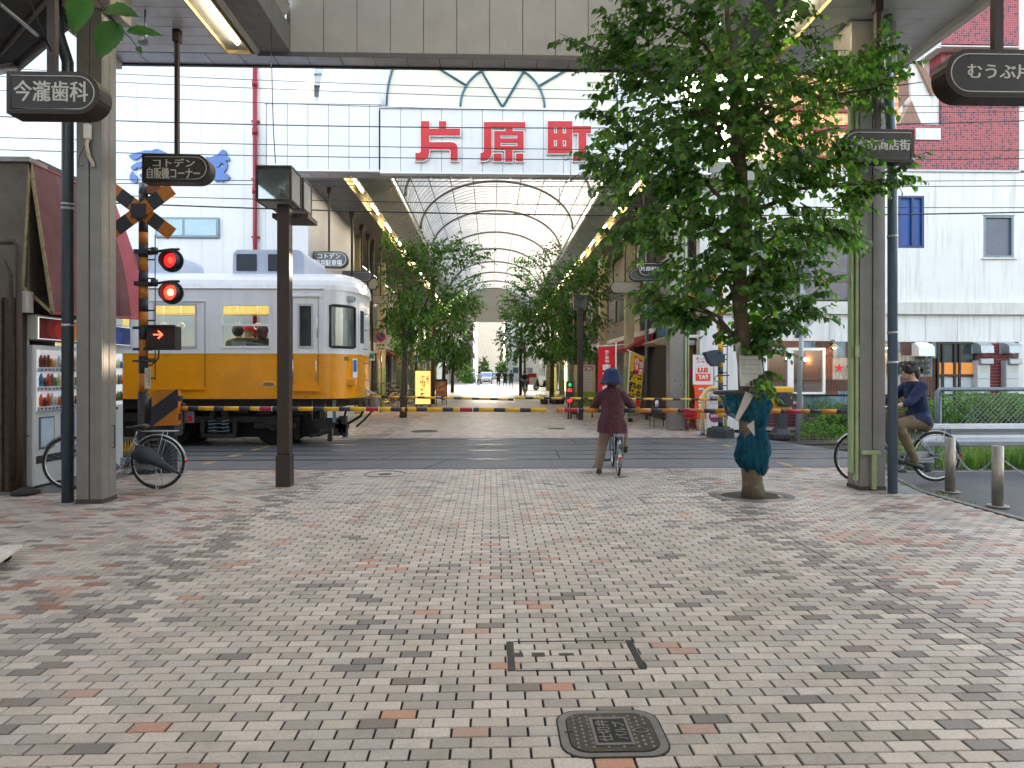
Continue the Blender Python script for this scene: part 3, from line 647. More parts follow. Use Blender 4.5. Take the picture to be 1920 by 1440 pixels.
# drain pipes
def pipe(px, pyb, label, r, path_top, Y=None, m=galv, bands=()):
    x, y = G(px, pyb); t = thing('drain_pipe', label, 'drain pipe', (x, y, 0)); g = MB(); g.tube([(x, y, -.0)]+[Vector(q) for q in path_top(x, y)], r, 14); g.build('pipe', m, t)
    for z in bands: g = MB(); g.tube([(x, y, z-.015), (x, y, z+.015)], r+.006, 14); g.build('band', galv_light, t)
    return t
pipe(127, 941.5, 'dark grey drain pipe standing left of the pillar near the vending machines', .063, lambda x, y: [(x, y, 4.95), (x, y, 5.1), (x-.12, y+.02, 5.45), (x-.12, y+.02, 5.95)], bands=(3.4, 4.95, 2.05, 3.45), m=M('drain_pipe_dark', hx('#4c5a64'), .35, .3, .1, 6))
pipe(1673.5, 924.5, 'blue grey drain pipe to the right of the pillar by the parked hire sign', .058, lambda x, y: [(x, y, 4.4), (x-.02, y, 4.55), (x-.06, y, 5.2), (x-.06, y, 5.95)], bands=(1.63, 3.2, 2.0, 4.2), m=M('drain_pipe_blue', hx('#5f7184'), .32, .35, .1, 6))
g = MB(); x, y = Xa(165, 7.93), 7.95; g.bbox(x-.04, x+.03, 7.9, 7.965, Za(163, 262, 7.95), Za(163, 234, 7.95), .008)
z0 = Za(163, 262, 7.95); g.mat(1).tube([(x, 7.93, z0), (x-.01, 7.92, z0-.06), (x, 7.92, z0-.12), (x+.01, 7.93, z0-.2), (x+.045, 7.94, z0-.27), (x+.05, 7.95, z0-.31)], .02, 8); g.mat(2).tube([(x-.02, 7.92, z0-.06), (x-.1, 7.93, z0-.2), (x-.11, 7.93, z0-.32), (x-.05, 7.93, z0-.3)], .004, 5)
tag(g.build('floodlight_sensor', [white_sign, M('cream_plastic', hx('#cfc8b4'), .5), black]), 'small white sensor with cream bulb fixed high on the vending side pillar', 'sensor')
# hanging signs
def capsule(x0, x1, z0, z1, round_l, round_r, n=12):
    r = (z1-z0)/2; zc = (z0+z1)/2; p = []
    if round_r: p += [(x1-r+r*math.cos(a), zc+r*math.sin(a)) for a in [(-math.pi/2)+math.pi*i/n for i in range(n+1)]]
    else: p += [(x1, z0), (x1, z1)]
    if round_l: p += [(x0+r+r*math.cos(a), zc+r*math.sin(a)) for a in [math.pi/2+math.pi*i/n for i in range(n+1)]]
    else: p += [(x0, z1), (x0, z0)]
    return p
def hang_sign(name, label, px0, py0, px1, py1, Y, rl, rr, lines, pole_px, pole_top, lit=None, depth=.16, face=None, cat='hanging sign', group=None, polew=.045, txtm=None):
    x0, z1 = XZ(px0, py0, Y); x1, z0 = XZ(px1, py1, Y); t = thing(name, label, cat, ((x0+x1)/2, Y+depth/2, z0), group)
    face = face or dark_sign; txtm = txtm or sign_grey
    g = MB(); g.prism(capsule(x0, x1, z0, z1, rl, rr), 'y', Y, Y+depth); g.build('housing', brown, t)
    k = (z1-z0)*.045; g = MB(); g.prism(capsule(x0+k, x1-k, z0+k, z1-k, rl, rr), 'y', Y-.004, Y-.001); g.build('face', face, t)
    k2 = (z1-z0)*.11; P = capsule(x0+k2, x1-k2, z0+k2, z1-k2, rl, rr, 14); g = MB(); g.tube([(a, Y-.006, b) for a, b in P], .0055*(z1-z0)/.42, 5, closed=True); g.build('outline', txtm, t)
    if lines:
        g = MB()
        for (txt, a, b, c_, d) in lines:
            xa, za = XZ(a, d, Y); xb, zb = XZ(b, c_, Y); [text_box(g, txt, xa+k_*.0035, xb+k_*.0035, za+abs(k_)*.001, zb+abs(k_)*.001, Y-.006-.0004*(k_+1), .004) for k_ in (-1, 0, 1)]
        g.build('lettering', txtm, t)
    if pole_px:
        xp = Xa(pole_px, Y+depth/2); g = MB(); g.box(xp-polew/2, xp+polew/2, Y+depth/2-.03, Y+depth/2+.03, z1, pole_top-.0); g.build('pole', brown, t)
        g = MB(); g.box(xp-polew/2-.02, xp+polew/2+.02, Y+depth/2-.05, Y+depth/2+.05, pole_top-.16, pole_top-.001); g.build('bracket', brown, t)
    g = MB()
    for u in (.3, .75): xx = x0+(x1-x0)*u; g.tube([(xx, Y+depth/2, z0), (xx+.004, Y+depth/2, z0-.02), (xx+.012, Y+depth/2, z0-.03), (xx+.02, Y+depth/2, z0-.02)], .003, 5)
    g.build('hook', black, t)
    return t
hang_sign('hanging_sign', 'dark dentist sign with a round right end hanging nearest on the vending side', 12, 133, 200-14, 214, 6.47, False, True, [('今瀧歯科', 27, 165, 153, 190)], 99, 6.0, depth=.22, polew=.075)
hang_sign('hanging_sign', 'dark two line sign for the vending machine corner above the crossing signal', 266, 288, 393, 342, 9.0, False, True, [('コトデン', 287, 365, 298, 313), ('自販機コーナー', 276, 375, 315, 335)], 332, 6.0, depth=.2)
hang_sign('hanging_sign', 'long dark sign with a rounded left end hanging at the right edge of the view', 1773, 91, 2010, 184, 5.9, True, True, [('むうぶ片原町', 1814, 1996, 122, 148)], 1869, 6.0, depth=.2, polew=.08)
hang_sign('hanging_sign', 'dark shopping street sign partly covered by leaves in front of the right pillar', 1577, 241, 1714, 304, 8.0, True, False, [('片原町商店街', 1585, 1706, 262, 281)], 1645, 6.0, depth=.16, polew=.055)
# small things on the ceiling, loose wire
x, z = XZ(272, 72, 8.6); g = MB(); g.cyl((x, 8.6, 6.0), (x, 8.6, z+.0), .012, 8); g.cyl((x, 8.55, z+.1), (x, 8.55, z-.09), .055, 12); g.mat(1).cyl((x, 8.49, z-.05), (x, 8.51, z-.05), .03, 12)
tag(g.build('security_camera', [galv, white_sign]), 'small grey camera hanging from the canopy ceiling', 'camera')
# ---------------------------------------------------------------- lamp post with two lanterns
def lantern(par, cx, cy, z0, s, on=False):
    r = s/2; e = .028*s/.46; g = MB()
    for sx in (-1, 1):
        for sy in (-1, 1): g.box(cx+sx*r-(e if sx > 0 else 0), cx+sx*r+(e if sx < 0 else 0), cy+sy*r-(e if sy > 0 else 0), cy+sy*r+(e if sy < 0 else 0), z0, z0+s)
    for z in (z0, z0+s-e):
        g.box(cx-r+e, cx+r-e, cy-r, cy-r+e, z, z+e); g.box(cx-r+e, cx+r-e, cy+r-e, cy+r, z, z+e)
        g.box(cx-r, cx-r+e, cy-r+e, cy+r-e, z, z+e); g.box(cx+r-e, cx+r, cy-r+e, cy+r-e, z, z+e)
    L = g.build('lantern', brown, par)
    g = MB(); q = .008; a = r-e*.4
    g.box(cx-a, cx+a, cy-a, cy-a+q, z0+e, z0+s-e); g.build('front_pane', glass_m, L)
    g = MB(); g.box(cx-a, cx-a+q, cy-a+.01, cy+a, z0+e, z0+s-e); g.box(cx+a-q, cx+a, cy-a+.01, cy+a, z0+e, z0+s-e); g.box(cx-a+.01, cx+a-.01, cy-a+.01, cy+a-.01, z0+.004, z0+.012); g.build('side_pane', translucent('frosted_pane', (.72, .72, .70), .6), L)
    g = MB(); b = cy+a-.03; c = [(cx-a+.02, cy-a+.1, z0+e), (cx+a-.02, cy-a+.1, z0+e), (cx+a-.02, cy-a+.1, z0+s-e), (cx-a+.02, cy-a+.1, z0+s-e)]; m = (cx, b, z0+s/2)
    g.add(c+[m], [(0, 1, 4), (1, 2, 4), (2, 3, 4), (3, 0, 4)]); g.build('reflector', translucent('reflector_frost', (.84, .88, .86), .6), L)
    g = MB(); g.ball((cx, b-.06, z0+s/2), .035, 12, 8); g.build('bulb', M('bulb_frost', (.6, .62, .58), .3, var=0), L)
    g = MB(); g.box(cx-r+.01, cx+r-.01, cy-r+.01, cy+r-.01, z0+s-.006, z0+s-.002); g.build('lid', brown, L)
    return L
xl, yl = G(534, 911)
t = thing('lamp_post', 'brown square lamp post with two glass box lanterns before the barrier', 'lamp post', (xl, yl, 0))
g = MB(); g.bbox(xl-.095, xl+.095, yl-.095, yl+.095, 0, .42, .008); g.build('base', brown, t)
g = MB(); g.bbox(xl-.08, xl+.08, yl-.08, yl+.08, .4201, 3.72, .008); g.build('post', brown, t)
lantern(t, xl-.07, yl-.02, Za(525, 375, 8.85), .46); lantern(t, xl-.07, yl+.58, Za(560, 392, 9.5), .44)
g = MB(); g.box(xl-.2, xl+.28, yl+.1, yl+.6, 3.58, 3.64); g.build('arm', brown, t)
g = MB(); xw = Xa(512, 9); g.tube([(Xa(508, 8.9), 8.9, 5.99), (Xa(511, 8.9), 8.9, 5.0), (Xa(513, 8.9), 8.9, 4.6), (Xa(519, 9), 8.95, 4.22)], .006, 5); tag(g.build('loose_wire', black), 'thin black wire dangling from the canopy down to the near lantern', 'wire')
# ================================================================ dark lean-to roof, left corner
t = thing('corner_roof', 'dark corrugated lean to roof with pale steel beams in the upper left corner', 'roof', (-6.5, 7, 5))
def PT(px, py, Y): x, z = XZ(px, py, Y); return Vector((x, Y, z))
A, B, Cc, D = PT(146, 18, 8.6), PT(30, 118, 9.2), PT(-200, 160, 6.8), PT(20, -200, 6.0)
g = MB(); n = 46
for i in range(n):
    a, b = A.lerp(D, i/n), A.lerp(D, (i+1)/n); c, d = B.lerp(Cc, (i+1)/n), B.lerp(Cc, i/n); m1, m2 = (a+b)/2+Vector((0, 0, .025)), (c+d)/2+Vector((0, 0, .025))
    g.quad(a, m1, m2, d); g.quad(m1, b, c, m2)
g.build('roof_sheet', M('corrugated_dark', hx('#55585a'), .6, .3, .2, 5), t)
g = MB()
up = Vector((0, 0, -.12))
for (p, q, r) in ((A, B, .07), (A.lerp(D, .33), B.lerp(Cc, .33), .03), (A.lerp(D, .7), B.lerp(Cc, .7), .03), (B, Cc, .06)): g.tube([p+up*.4, q+up*.4], r, 6)
g.build('beam', M('beam_grey', hx('#6f6b66'), .5, .2), t)
g = MB(); g.tube([PT(0, 8, 7), PT(70, 66, 7.6)], .02, 6); g.tube([PT(28, 112, 9.3), PT(-60, 60, 9.3)], .015, 6); g.build('rod', galv_light, t)
g = MB(); g.tube([PT(52, -8, 6), PT(75, 50, 6.3), PT(96, 96, 6.47)], .008, 5); tag(g.build('sign_cable', black), 'black cable running down to the pole of the dentist sign', 'cable')
# ================================================================ vending corner
VX = -5.88; VY0, VY1 = 8.95, 11.1
t = thing('vending_machine', 'white drinks vending machine with lit bottle rows behind the left pillar', 'vending machine', (VX-.35, 9.5, 0))
vm_white = M('vending_white', (.5, .52, .55), .35, 0, .06, 3, stain=(.3, .3, .3), stain_amt=.3)
g = MB(); g.bbox(VX-.8, VX, VY0, VY0+1.05, .03, 1.86, .012); g.build('cabinet', vm_white, t)
g = MB(); xd = Xa(50, VY0); g.box(VX-.24, VX-.03, VY0-.012, VY0-.002, .06, .68); g.box(VX-.24, VX-.03, VY0-.012, VY0-.002, .7, 1.84); g.build('side_panel', vm_white, t)
g = MB(); g.box(VX-.12, VX-.05, VY0-.016, VY0-.0125, 1.2, 1.45); g.mat(1); g.box(VX-.235, VX-.035, VY0-.0135, VY0-.0122, .684, .696); g.build('hatch', [vm_white, dark_joint], t)
W0, W1 = VY0+.06, VY0+.98
g = MB(); g.box(VX+.001, VX+.014, W0, W1, 1.0, 1.80); g.build('display_back', M('display_light', (.8, .82, .85), .4, emit=(.9, .93, 1), es=.05), t)
cols = [M('can_%d' % i, c, .3, .1, .05) for i, c in enumerate(('#c8322a', '#e0a020', '#2f6fb5', '#d8d8d0', '#3c8a4a', '#7a3a22', '#e06a20', '#e8d060'))]
for r_, z in enumerate((1.06, 1.32, 1.57)):
    g = MB(); g.box(VX+.0145, VX+.05, W0, W1, z-.06, z-.005); g.build('button_shelf', M('shelf_blue', hx('#c9d3e6'), .4), t)
    g = MB()
    for k in range(12): yy = W0+.03+k*.078; g.cyl((VX+.051, yy, z-.03), (VX+.056, yy, z-.03), .014, 8)
    g.build('buttons', M('button_dark', hx('#2b3350'), .3), t)
    for k in range(12):
        yy = W0+.045+k*.074; g = MB(); h = random.choice((.12, .16, .17)); g.lathe([(.0, 0), (.024, .003), (.026, h*.6), (.024, h*.7), (.012, h*.9), (.012, h), (0, h)], (VX+.032, yy, z), 8); g.build('bottle', random.choice(cols), t)
g = MB(); g.box(VX+.06, VX+.066, W0-.01, W1+.01, .99, 1.81); g.build('front_pane', glass('clear_acrylic', (.95, .95, .95), .8), t)
g = MB(); g.box(VX+.001, VX+.01, W0, W1, .32, .42); g.mat(1).box(VX+.001, VX+.012, W0+.05, W0+.35, .5, .92); g.mat(2).box(VX+.013, VX+.016, W0+.07, W0+.33, .53, .9); g.build('coin_panel', [dark_joint, galv, M('poster_blue', hx('#a8bdd0'), .4)], t)
g = MB(); g.mat(0).box(VX+.001, VX+.008, W0+.5, W0+.8, .35, .95); g.mat(1).box(VX+.009, VX+.012, W0+.55, W0+.7, .55, .68); g.build('advert', [M('advert_blue', hx('#2a4fb0'), .4), M('advert_pink', hx('#d86a8a'), .4)], t)
t2 = thing('vending_machine', 'second white vending machine mostly hidden by the left pillar', 'vending machine', (VX-.35, 10.6, 0))
g = MB(); g.bbox(VX-.8, VX, VY0+1.1, VY1, .03, 1.86, .012); g.build('cabinet', vm_white, t2)
g = MB(); g.box(VX+.001, VX+.014, VY0+1.16, VY1-.06, 1.0, 1.80); g.build('display_back', MC['display_light'], t2)
for z in (1.06, 1.32, 1.57):
    for k in range(12): g = MB(); h = random.choice((.12, .16)); g.lathe([(0, 0), (.025, .003), (.026, h*.7), (.012, h*.9), (0, h)], (VX+.032, VY0+1.2+k*.075, z), 8); g.build('bottle', random.choice(cols), t2)
# header with coloured arcs
t = thing('vending_header', 'lit header board with overlapping red, yellow and blue discs above the vending machines', 'light box', (VX, 10, 1.95))
hz0, hz1 = 1.93, 2.22; hy0, hy1 = VY0-.0, VY1+.12
g = MB(); g.bbox(VX-.26, VX+.05, hy0, hy1, hz0, hz1+.03, .008); g.build('housing', off_white, t)
g = MB(); g.box(VX+.052, VX+.06, hy0+.02, hy1-.02, hz0+.01, hz1); g.build('face', M('header_white', (.8, .8, .78), .4, emit=(1, 1, 1), es=.12), t)
def disc_yz(g, yc, zc, ry, rz, x, ya, yb, za, zb, n=26):
    pts = [(min(yb, max(ya, yc+ry*math.cos(a))), min(zb, max(za, zc+rz*math.sin(a)))) for a in [2*math.pi*i/n for i in range(n)]]
    g.prism(pts, 'x', x, x+.0012)
zc = (hz0+hz1)/2; g = MB(); hc = ['#541018', '#741a22', '#9a2420', '#b8481c', '#cc7420', '#d89c28', '#dcc450', '#a9d4ea', '#5fa6d8', '#3a7cc4', '#2a4f9c', '#22356e']
ms = [M('header_%d' % i, c, .4, var=.03, emit=c, es=.02) for i, c in enumerate(hc)]; L = hy1-hy0-.05
g.mat(0).box(VX+.0602, VX+.0612, hy0+.025, zc*0+hy0+L/2, hz0+.015, hz1-.005)
g.mat(11).box(VX+.0602, VX+.0612, hy0+L/2+.001, hy1-.025, hz0+.015, hz1-.005)
for i in range(1, 7): g.mat(i); disc_yz(g, hy0+L/2, zc, L/2*(1-.145*i), .30*(1-.1*i), VX+.0612+.0013*i, hy0+.025, hy0+L/2, hz0+.015, hz1-.005)
for i in range(1, 5): g.mat(11-i); disc_yz(g, hy0+L/2, zc, L/2*(1-.2*i), .30*(1-.12*i), VX+.0612+.0013*i, hy0+L/2+.001, hy1-.025, hz0+.015, hz1-.005)
g.build('colour_discs', ms, t)
# slanted maroon awning
t = thing('maroon_awning', 'faded maroon sloping awning with rusty frame above the vending machines', 'awning', (-5.9, 10, 2.3))
N1, N2, N3 = PT(57, 305, 8.95), PT(44, 538, 8.95), PT(99, 588, 8.95); F1, F3 = PT(212, 374, 11.0), PT(271, 598, 11.0); F2 = PT(180, 560, 11.0)
aw = M('awning_maroon', hx('#6b4044'), .75, 0, .2, 4, bump=.1, stain=hx('#8a5a5c'), stain_amt=.5); aw2 = M('awning_lit_rim', hx('#b0525f'), .7, 0, .15, 5)  # second tone paints the light on the awning's far strip and rim
g = MB(); n = 12
for i in range(n):
    for j in range(8):
        def Q(u, v):
            p = N1.lerp(F1, u).lerp(N3.lerp(F3, u), v); bul = .10*math.sin(math.pi*v)*(u**2); return p+Vector((bul, 0, 0))
        g.mat(1 if i >= 10 else 0); g.add([Q(i/n, j/8), Q((i+1)/n, j/8), Q((i+1)/n, (j+1)/8), Q(i/n, (j+1)/8)], [(0, 1, 2, 3)], True)
g.build('fabric', [aw, aw2], t)
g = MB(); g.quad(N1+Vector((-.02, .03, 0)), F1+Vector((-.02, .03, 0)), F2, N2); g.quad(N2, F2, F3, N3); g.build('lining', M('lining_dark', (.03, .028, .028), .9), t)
rusty = M('rusty_frame', hx('#9a8f6c'), .7, .2, .3, 25, stain=hx('#6a3416'), stain_amt=.9, stain_scale=9)
for (p, q) in ((N1, N2), (N1, N3), (N2, N3)):
    g = MB(); d = (q-p).normalized(); s_ = d.cross(Vector((0, 1, 0))).normalized()*.018
    g.add([p-s_+Vector((0, -.012, 0)), p+s_+Vector((0, -.012, 0)), q+s_+Vector((0, -.012, 0)), q-s_+Vector((0, -.012, 0)), p-s_+Vector((0, .01, 0)), p+s_+Vector((0, .01, 0)), q+s_+Vector((0, .01, 0)), q-s_+Vector((0, .01, 0))], [(0, 1, 2, 3), (7, 6, 5, 4), (0, 4, 5, 1), (2, 6, 7, 3), (1, 5, 6, 2), (3, 7, 4, 0)]); g.build('frame_bar', rusty, t)
g = MB(); g.tube([N3, F3], .02, 6); g.tube([N1, F1], .014, 6); g.tube([F1, (F1+F3)/2+Vector((.1, 0, 0)), F3], .014, 6); g.build('edge_tube', aw2, t)
# corner building
t = thing('corner_building', 'grimy concrete corner building with rusty pipes behind the vending machines', 'building', (-7, 9, 0))
grime = M('grimy_concrete', hx('#6a635c'), .9, 0, .3, 4, bump=.3, bscale=30, stain=hx('#2b2724'), stain_amt=.9, stain_scale=2)
xw = Xa(47, 9.0); g = MB(); g.box(-12, xw-.02, 9.3, 10.7, 2.0, 4.35); g.box(-12, VX-.82, 9.3, 10.7, .0, 1.999); g.build('upper_wall', grime, t)
g = MB(); xx = Xa(54, 8.96); g.box(-9, xx, 8.97, 9.28, Za(50, 560, 8.97), Za(40, 305, 8.97)); g.build('side_wall', grime, t)
g = MB(); g.box(-9, xx+.02, 8.93, 9.3, Za(40, 304, 8.97)+.0, Za(40, 304, 8.97)+.06); g.build('coping', concrete, t)
for k in range(9):
    xa = Xa(-30+k*7.4, 8.8); g = MB(); g.bbox(xa, xa+.045, 8.75+.02*(k % 3), 8.95, 0, 2.45, .006); g.build('plank', M('plank_%d' % (k % 3), ('#4a3a30', '#5d4c40', '#3a302a')[k % 3], .85, 0, .35, 12, bump=.4), t)
g = MB(); g.box(Xa(-60, 8.9), Xa(33, 8.96), 8.955, 8.965, 0, 2.4); g.build('back_board', M('back_board', (.05, .04, .035), .9), t)
g = MB(); g.tube([(Xa(-20, 8.6), 8.65, Za(0, 452, 8.6)), (Xa(22, 8.6), 8.65, Za(0, 452, 8.6)), (Xa(30, 8.6), 8.65, Za(0, 460, 8.6)), (Xa(31, 8.6), 8.65, 1.0), (Xa(31, 8.6), 8.65, 0)], .035, 10); g.tube([(Xa(8, 8.6), 8.6, Za(0, 490, 8.6)), (Xa(20, 8.6), 8.6, 2.7), (Xa(22, 8.6), 8.6, 0)], .022, 8); g.build('pipe', M('rust_pipe', hx('#4b3f38'), .6, .3, .3, 15), t)
g = MB(); g.box(Xa(34, 8.8), Xa(48, 8.8), 8.8, 8.95, Za(0, 585, 8.8), Za(0, 545, 8.8)); g.build('junction_box', off_white, t)
xq = Xa(40, 8.93); g = MB(); g.box(Xa(36, 8.94), Xa(49, 8.94), 8.94, 9.0, .02, 2.0); g.build('door_post', vm_white, t)
g = MB(); g.lathe([(.02, 0), (.16, .01), (.15, .04), (.05, .09), (0, .09)], (Xa(48, 8.6), 8.6, 0), 12); tag(g.build('rubber_wheel_stop', rubber), 'dark rubber foot lying on the ground before the vending machine', 'rubber stop')
# dolly
x, y = G(30, 1092); x -= .22; t = thing('platform_dolly', 'white wooden platform dolly corner on a black castor at the left edge', 'dolly', (x-.3, y, 0))
Mx = Matrix.Translation((x, y+.12, .0)) @ Matrix.Rotation(R(18), 4, 'Z')
g = MB(); g.bbox(-.9, 0, -.03, .55, .085, .115, .004, Mx); g.build('deck', M('dolly_white', (.6, .57, .53), .6, var=.2, scale=10, stain=(.2, .15, .1), stain_amt=.5, stain_scale=8), t)
for (a, b) in ((-.09, .03), (-.8, .03), (-.09, .48)):
    c_ = Mx @ Vector((a, b, .04)); g = MB(); g.cyl(c_-Vector((0, .014, 0)), c_+Vector((0, .014, 0)), .04, 14); w_ = g.build('wheel', rubber, t)
    g = MB(); g.cyl(c_-Vector((0, .03, -.0)), c_-Vector((0, .017, -.0)), .016, 8); g.box(c_.x-.02, c_.x+.02, c_.y-.03, c_.y+.03, .082, .0849); g.build('castor_plate', galv, w_)
# ================================================================ far arcade
ZF, YA, YEND = 6.45, 16.85, 62.0; CX = .28
FA = t = thing('far_arcade', 'long covered shopping arcade with barrel vault roof and red characters on its white front', 'arcade', (0, YA, 0))
def fpanels(px0, px1, z0, z1, Y, step=.5, dep=.05):
    x = Xa(px0, Y); xe = Xa(px1, Y)
    while x < xe-.05:
        x2 = min(x+step, xe); g = MB(); g.bbox(x+.003, x2-.006, Y, Y+dep, z0, z1, .005); g.build('front_panel', white_panel, FA); x += step
zt, zb = Za(600, 195, YA), Za(600, 318, YA); fpanels(500, 711, zb, zt, YA)
zt2, zb2 = Za(940, 206, YA-.15), Za(940, 324, YA-.15); fpanels(713, 1176, zb2, zt2, YA-.15, .497)
fpanels(1178, 1330, zb, zt, YA)
xl_, xr_ = Xa(498, YA), Xa(1332, YA); xc0, xc1 = Xa(712, YA-.15), Xa(1177, YA-.15)
g = MB(); g.box(xl_, xr_, YA+.051, YA+.35, zb+.01, zt-.01); g.box(xc0+.01, xc1-.01, YA-.099, YA+.049, zb2+.01, zt2-.01); g.mat(1); g.box(xl_-.03, xc0, YA-.03, YA+.4, zt+.001, zt+.05); g.box(xc1, xr_+.03, YA-.03, YA+.4, zt+.001, zt+.05); g.box(xc0-.02, xc1+.02, YA-.2, YA, zt2+.001, zt2+.04)
g.box(xl_-.02, xc0-.001, YA-.02, YA+.05, zb-.04, zb-.002); g.box(xc1+.001, xr_+.02, YA-.02, YA+.05, zb-.04, zb-.002); g.box(xc0, xc1, YA-.17, YA+.05, zb2-.04, zb2-.002)
g.build('front_backing', [dark_joint, white_sign], FA)
x = xl_
while x < xr_:
    g = MB(); g.bbox(x, x+.488, YA+.06, YA+.52, ZF-.03, ZF, .004); g.build('soffit_panel', MC['soffit_paint'], FA); x += .5
# red characters, each stroke with its white rim
def glyph(name, rects, ox, sc, px_off):
    g = MB(); j = 0
    for q in rects:
        P = [(px_off+a/sc, b/sc) for a, b in q]; n = len(P); cxp = sum(p[0] for p in P)/n; cyp = sum(p[1] for p in P)/n
        W_ = [XZ(a, b, YA-.2) for a, b in P]
        area = sum(W_[i][0]*W_[(i+1) % n][1]-W_[(i+1) % n][0]*W_[i][1] for i in range(n))
        if area < 0: W_ = W_[::-1]
        e = .022; Wg = []
        for i in range(n):
            a = Vector(W_[i-1]); b = Vector(W_[i]); c = Vector(W_[(i+1) % n])
            d1 = (b-a).normalized(); d2 = (c-b).normalized(); n1 = Vector((d1.y, -d1.x)); n2 = Vector((d2.y, -d2.x)); m = (n1+n2); m = m/max(.35, m.length_squared)*2 if m.length > .2 else n1
            Wg.append(tuple(b+m*e))
        g.mat(1).prism([(x, z) for x, z in Wg], 'y', YA-.235+j*.0011, YA-.17+j*.0004)
        g.mat(0).prism([(x, z) for x, z in W_], 'y', YA-.25+j*.0009, YA-.2); j += 1
    g.build('character', [red_sign, white_sign], FA)
def rc(a, b, c, d): return [(a, c), (b, c), (b, d), (a, d)]
glyph('k', [[(1048, 685), (1095, 685), (1095, 862), (1090, 885), (1075, 900), (1060, 906), (1018, 906), (1018, 864), (1040, 864), (1048, 856)], rc(1150, 1190, 685, 729), rc(1095, 1268, 727, 764), [(1095, 803), (1222, 803), (1240, 808), (1251, 820), (1255, 838), (1255, 905), (1215, 905), (1215, 850), (1210, 842), (1095, 842)]], 0, 3, 440)
glyph('g', [[(82, 690), (125, 690), (125, 862), (120, 885), (105, 901), (90, 906), (63, 906), (63, 864), (76, 862), (82, 850)], rc(125, 203, 690, 718), rc(203, 243, 690, 741), rc(243, 315, 690, 724), rc(140, 175, 740, 845), rc(270, 305, 740, 845), rc(175, 270, 740, 764), rc(175, 270, 781, 806), rc(175, 270, 824, 845), rc(202, 243, 845, 910), rc(137, 182, 866, 908), rc(262, 303, 866, 908)], 0, 3, 880)
glyph('m', [rc(440, 475, 685, 865), rc(492, 525, 685, 865), rc(543, 578, 685, 865), rc(475, 492, 685, 717), rc(475, 492, 753, 790), rc(475, 492, 826, 865), rc(525, 543, 685, 717), rc(525, 543, 753, 790), rc(525, 543, 826, 865), rc(580, 683, 712, 750), [(613, 750), (657, 750), (657, 864), (650, 888), (635, 902), (620, 906), (583, 906), (583, 866), (603, 865), (613, 855)]], 0, 3, 880)
# round gable with teal tracery, and the wider drum behind
zg = Za(942, 206, YA); Rg = (942-720)*YA/1280
g = MB(); P = [(CX+Rg*math.cos(math.pi*i/40), zg+.05+Rg*math.sin(math.pi*i/40)) for i in range(41)]; g.prism(P, 'y', YA+.0, YA+.04); g.build('gable', M('gable_white', (.68, .64, .56), .4, 0, .04, 1), FA)
Rd = 4.62; g = MB(); P = [(CX+Rd*math.cos(math.pi*i/40), zt+.0+Rd*math.sin(math.pi*i/40)) for i in range(41)]; g.prism(P, 'y', YA+.42, YA+.5)
g.build('drum_wall', white_panel, FA)
g = MB(); g.tube([(CX+Rg*math.cos(math.pi*i/40), YA-.06, zg+.05+Rg*math.sin(math.pi*i/40)) for i in range(41)], .07, 6); g.build('hood_rim', white_panel, FA)
teal = M('teal_steel', hx('#3e7080'), .4, .1, .08, 6)
g = MB(); zq = zg+.05; Yq = YA-.03
def seg(p, q): g.tube([(CX+p[0], Yq, zq+p[1]), (CX+q[0], Yq, zq+q[1])], .028, 5)
g.tube([(CX+(Rg-.07)*math.cos(math.pi*i/30), Yq, zq+(Rg-.07)*math.sin(math.pi*i/30)) for i in range(31)], .028, 5)
r1 = 79*YA/1280; g.tube([(CX+r1*math.cos(math.pi*i/24), Yq, zq+r1*math.sin(math.pi*i/24)) for i in range(25)], .028, 5)
for a in (60, 120): seg((0, 0), (Rg*.97*math.cos(R(a)), Rg*.97*math.sin(R(a))))
for a in (31, 149): seg((r1*math.cos(R(a)), r1*math.sin(R(a))), (Rg*.97*math.cos(R(a)), Rg*.97*math.sin(R(a))))
g.build('tracery', teal, FA)
# side ceilings, troughs, metal reflectors, lattice, vault
dark_ceil = M('aisle_ceiling', hx('#77777a'), .5, .1, .15, 3)
g = MB(); y = YA+.53
while y < YEND:
    for (a, b) in ((-5.95, -3.76), (4.1, 6.1)): g.box(a, b, y, y+.23, ZF, ZF+.02)
    y += .24
o = g.build('ceiling_slats', dark_ceil, FA); o['kind'] = 'stuff'
g = MB(); g.box(-5.5, -3.76, YA+.55, YEND, ZF+.021, ZF+.5); g.box(4.1, 7.2, YA+.55, YEND, ZF+.021, ZF+.5); g.build('roof_deck', concrete, FA)
ks = int((YEND-YA-1)/2.6)
trough(-3.76, -3.42, ZF, YA+.5, YEND, 'light_trough', FA, [(YA+.75+k*2.6, YA+.75+k*2.6+1.2) for k in range(ks)], -3.52)
trough(3.78, 4.10, ZF, YA+.5, YEND, 'light_trough', FA, [(YA+.75+k*2.6, YA+.75+k*2.6+1.2) for k in range(ks)], 3.86)
metal_sheet = M('polished_sheet', hx('#9a9a98'), .3, .85, .2, 1.5, bump=.15, bscale=2.5)
for k in range(9):
    ya = YA+.2+k*5; yb = min(ya+5.0, YEND)
    for (xo, xi) in ((-3.40, -2.84), (3.76, 3.3)):
        g = MB(); g.quad((xo, ya, ZF-.02), (xo, yb, ZF-.02), (xi, yb, 6.88), (xi, ya, 6.88)); g.build('reflector_sheet', metal_sheet, FA)
g = MB(); h = MB(); gp = M('lattice_green', hx('#93a67c'), .6, var=.5, scale=3)
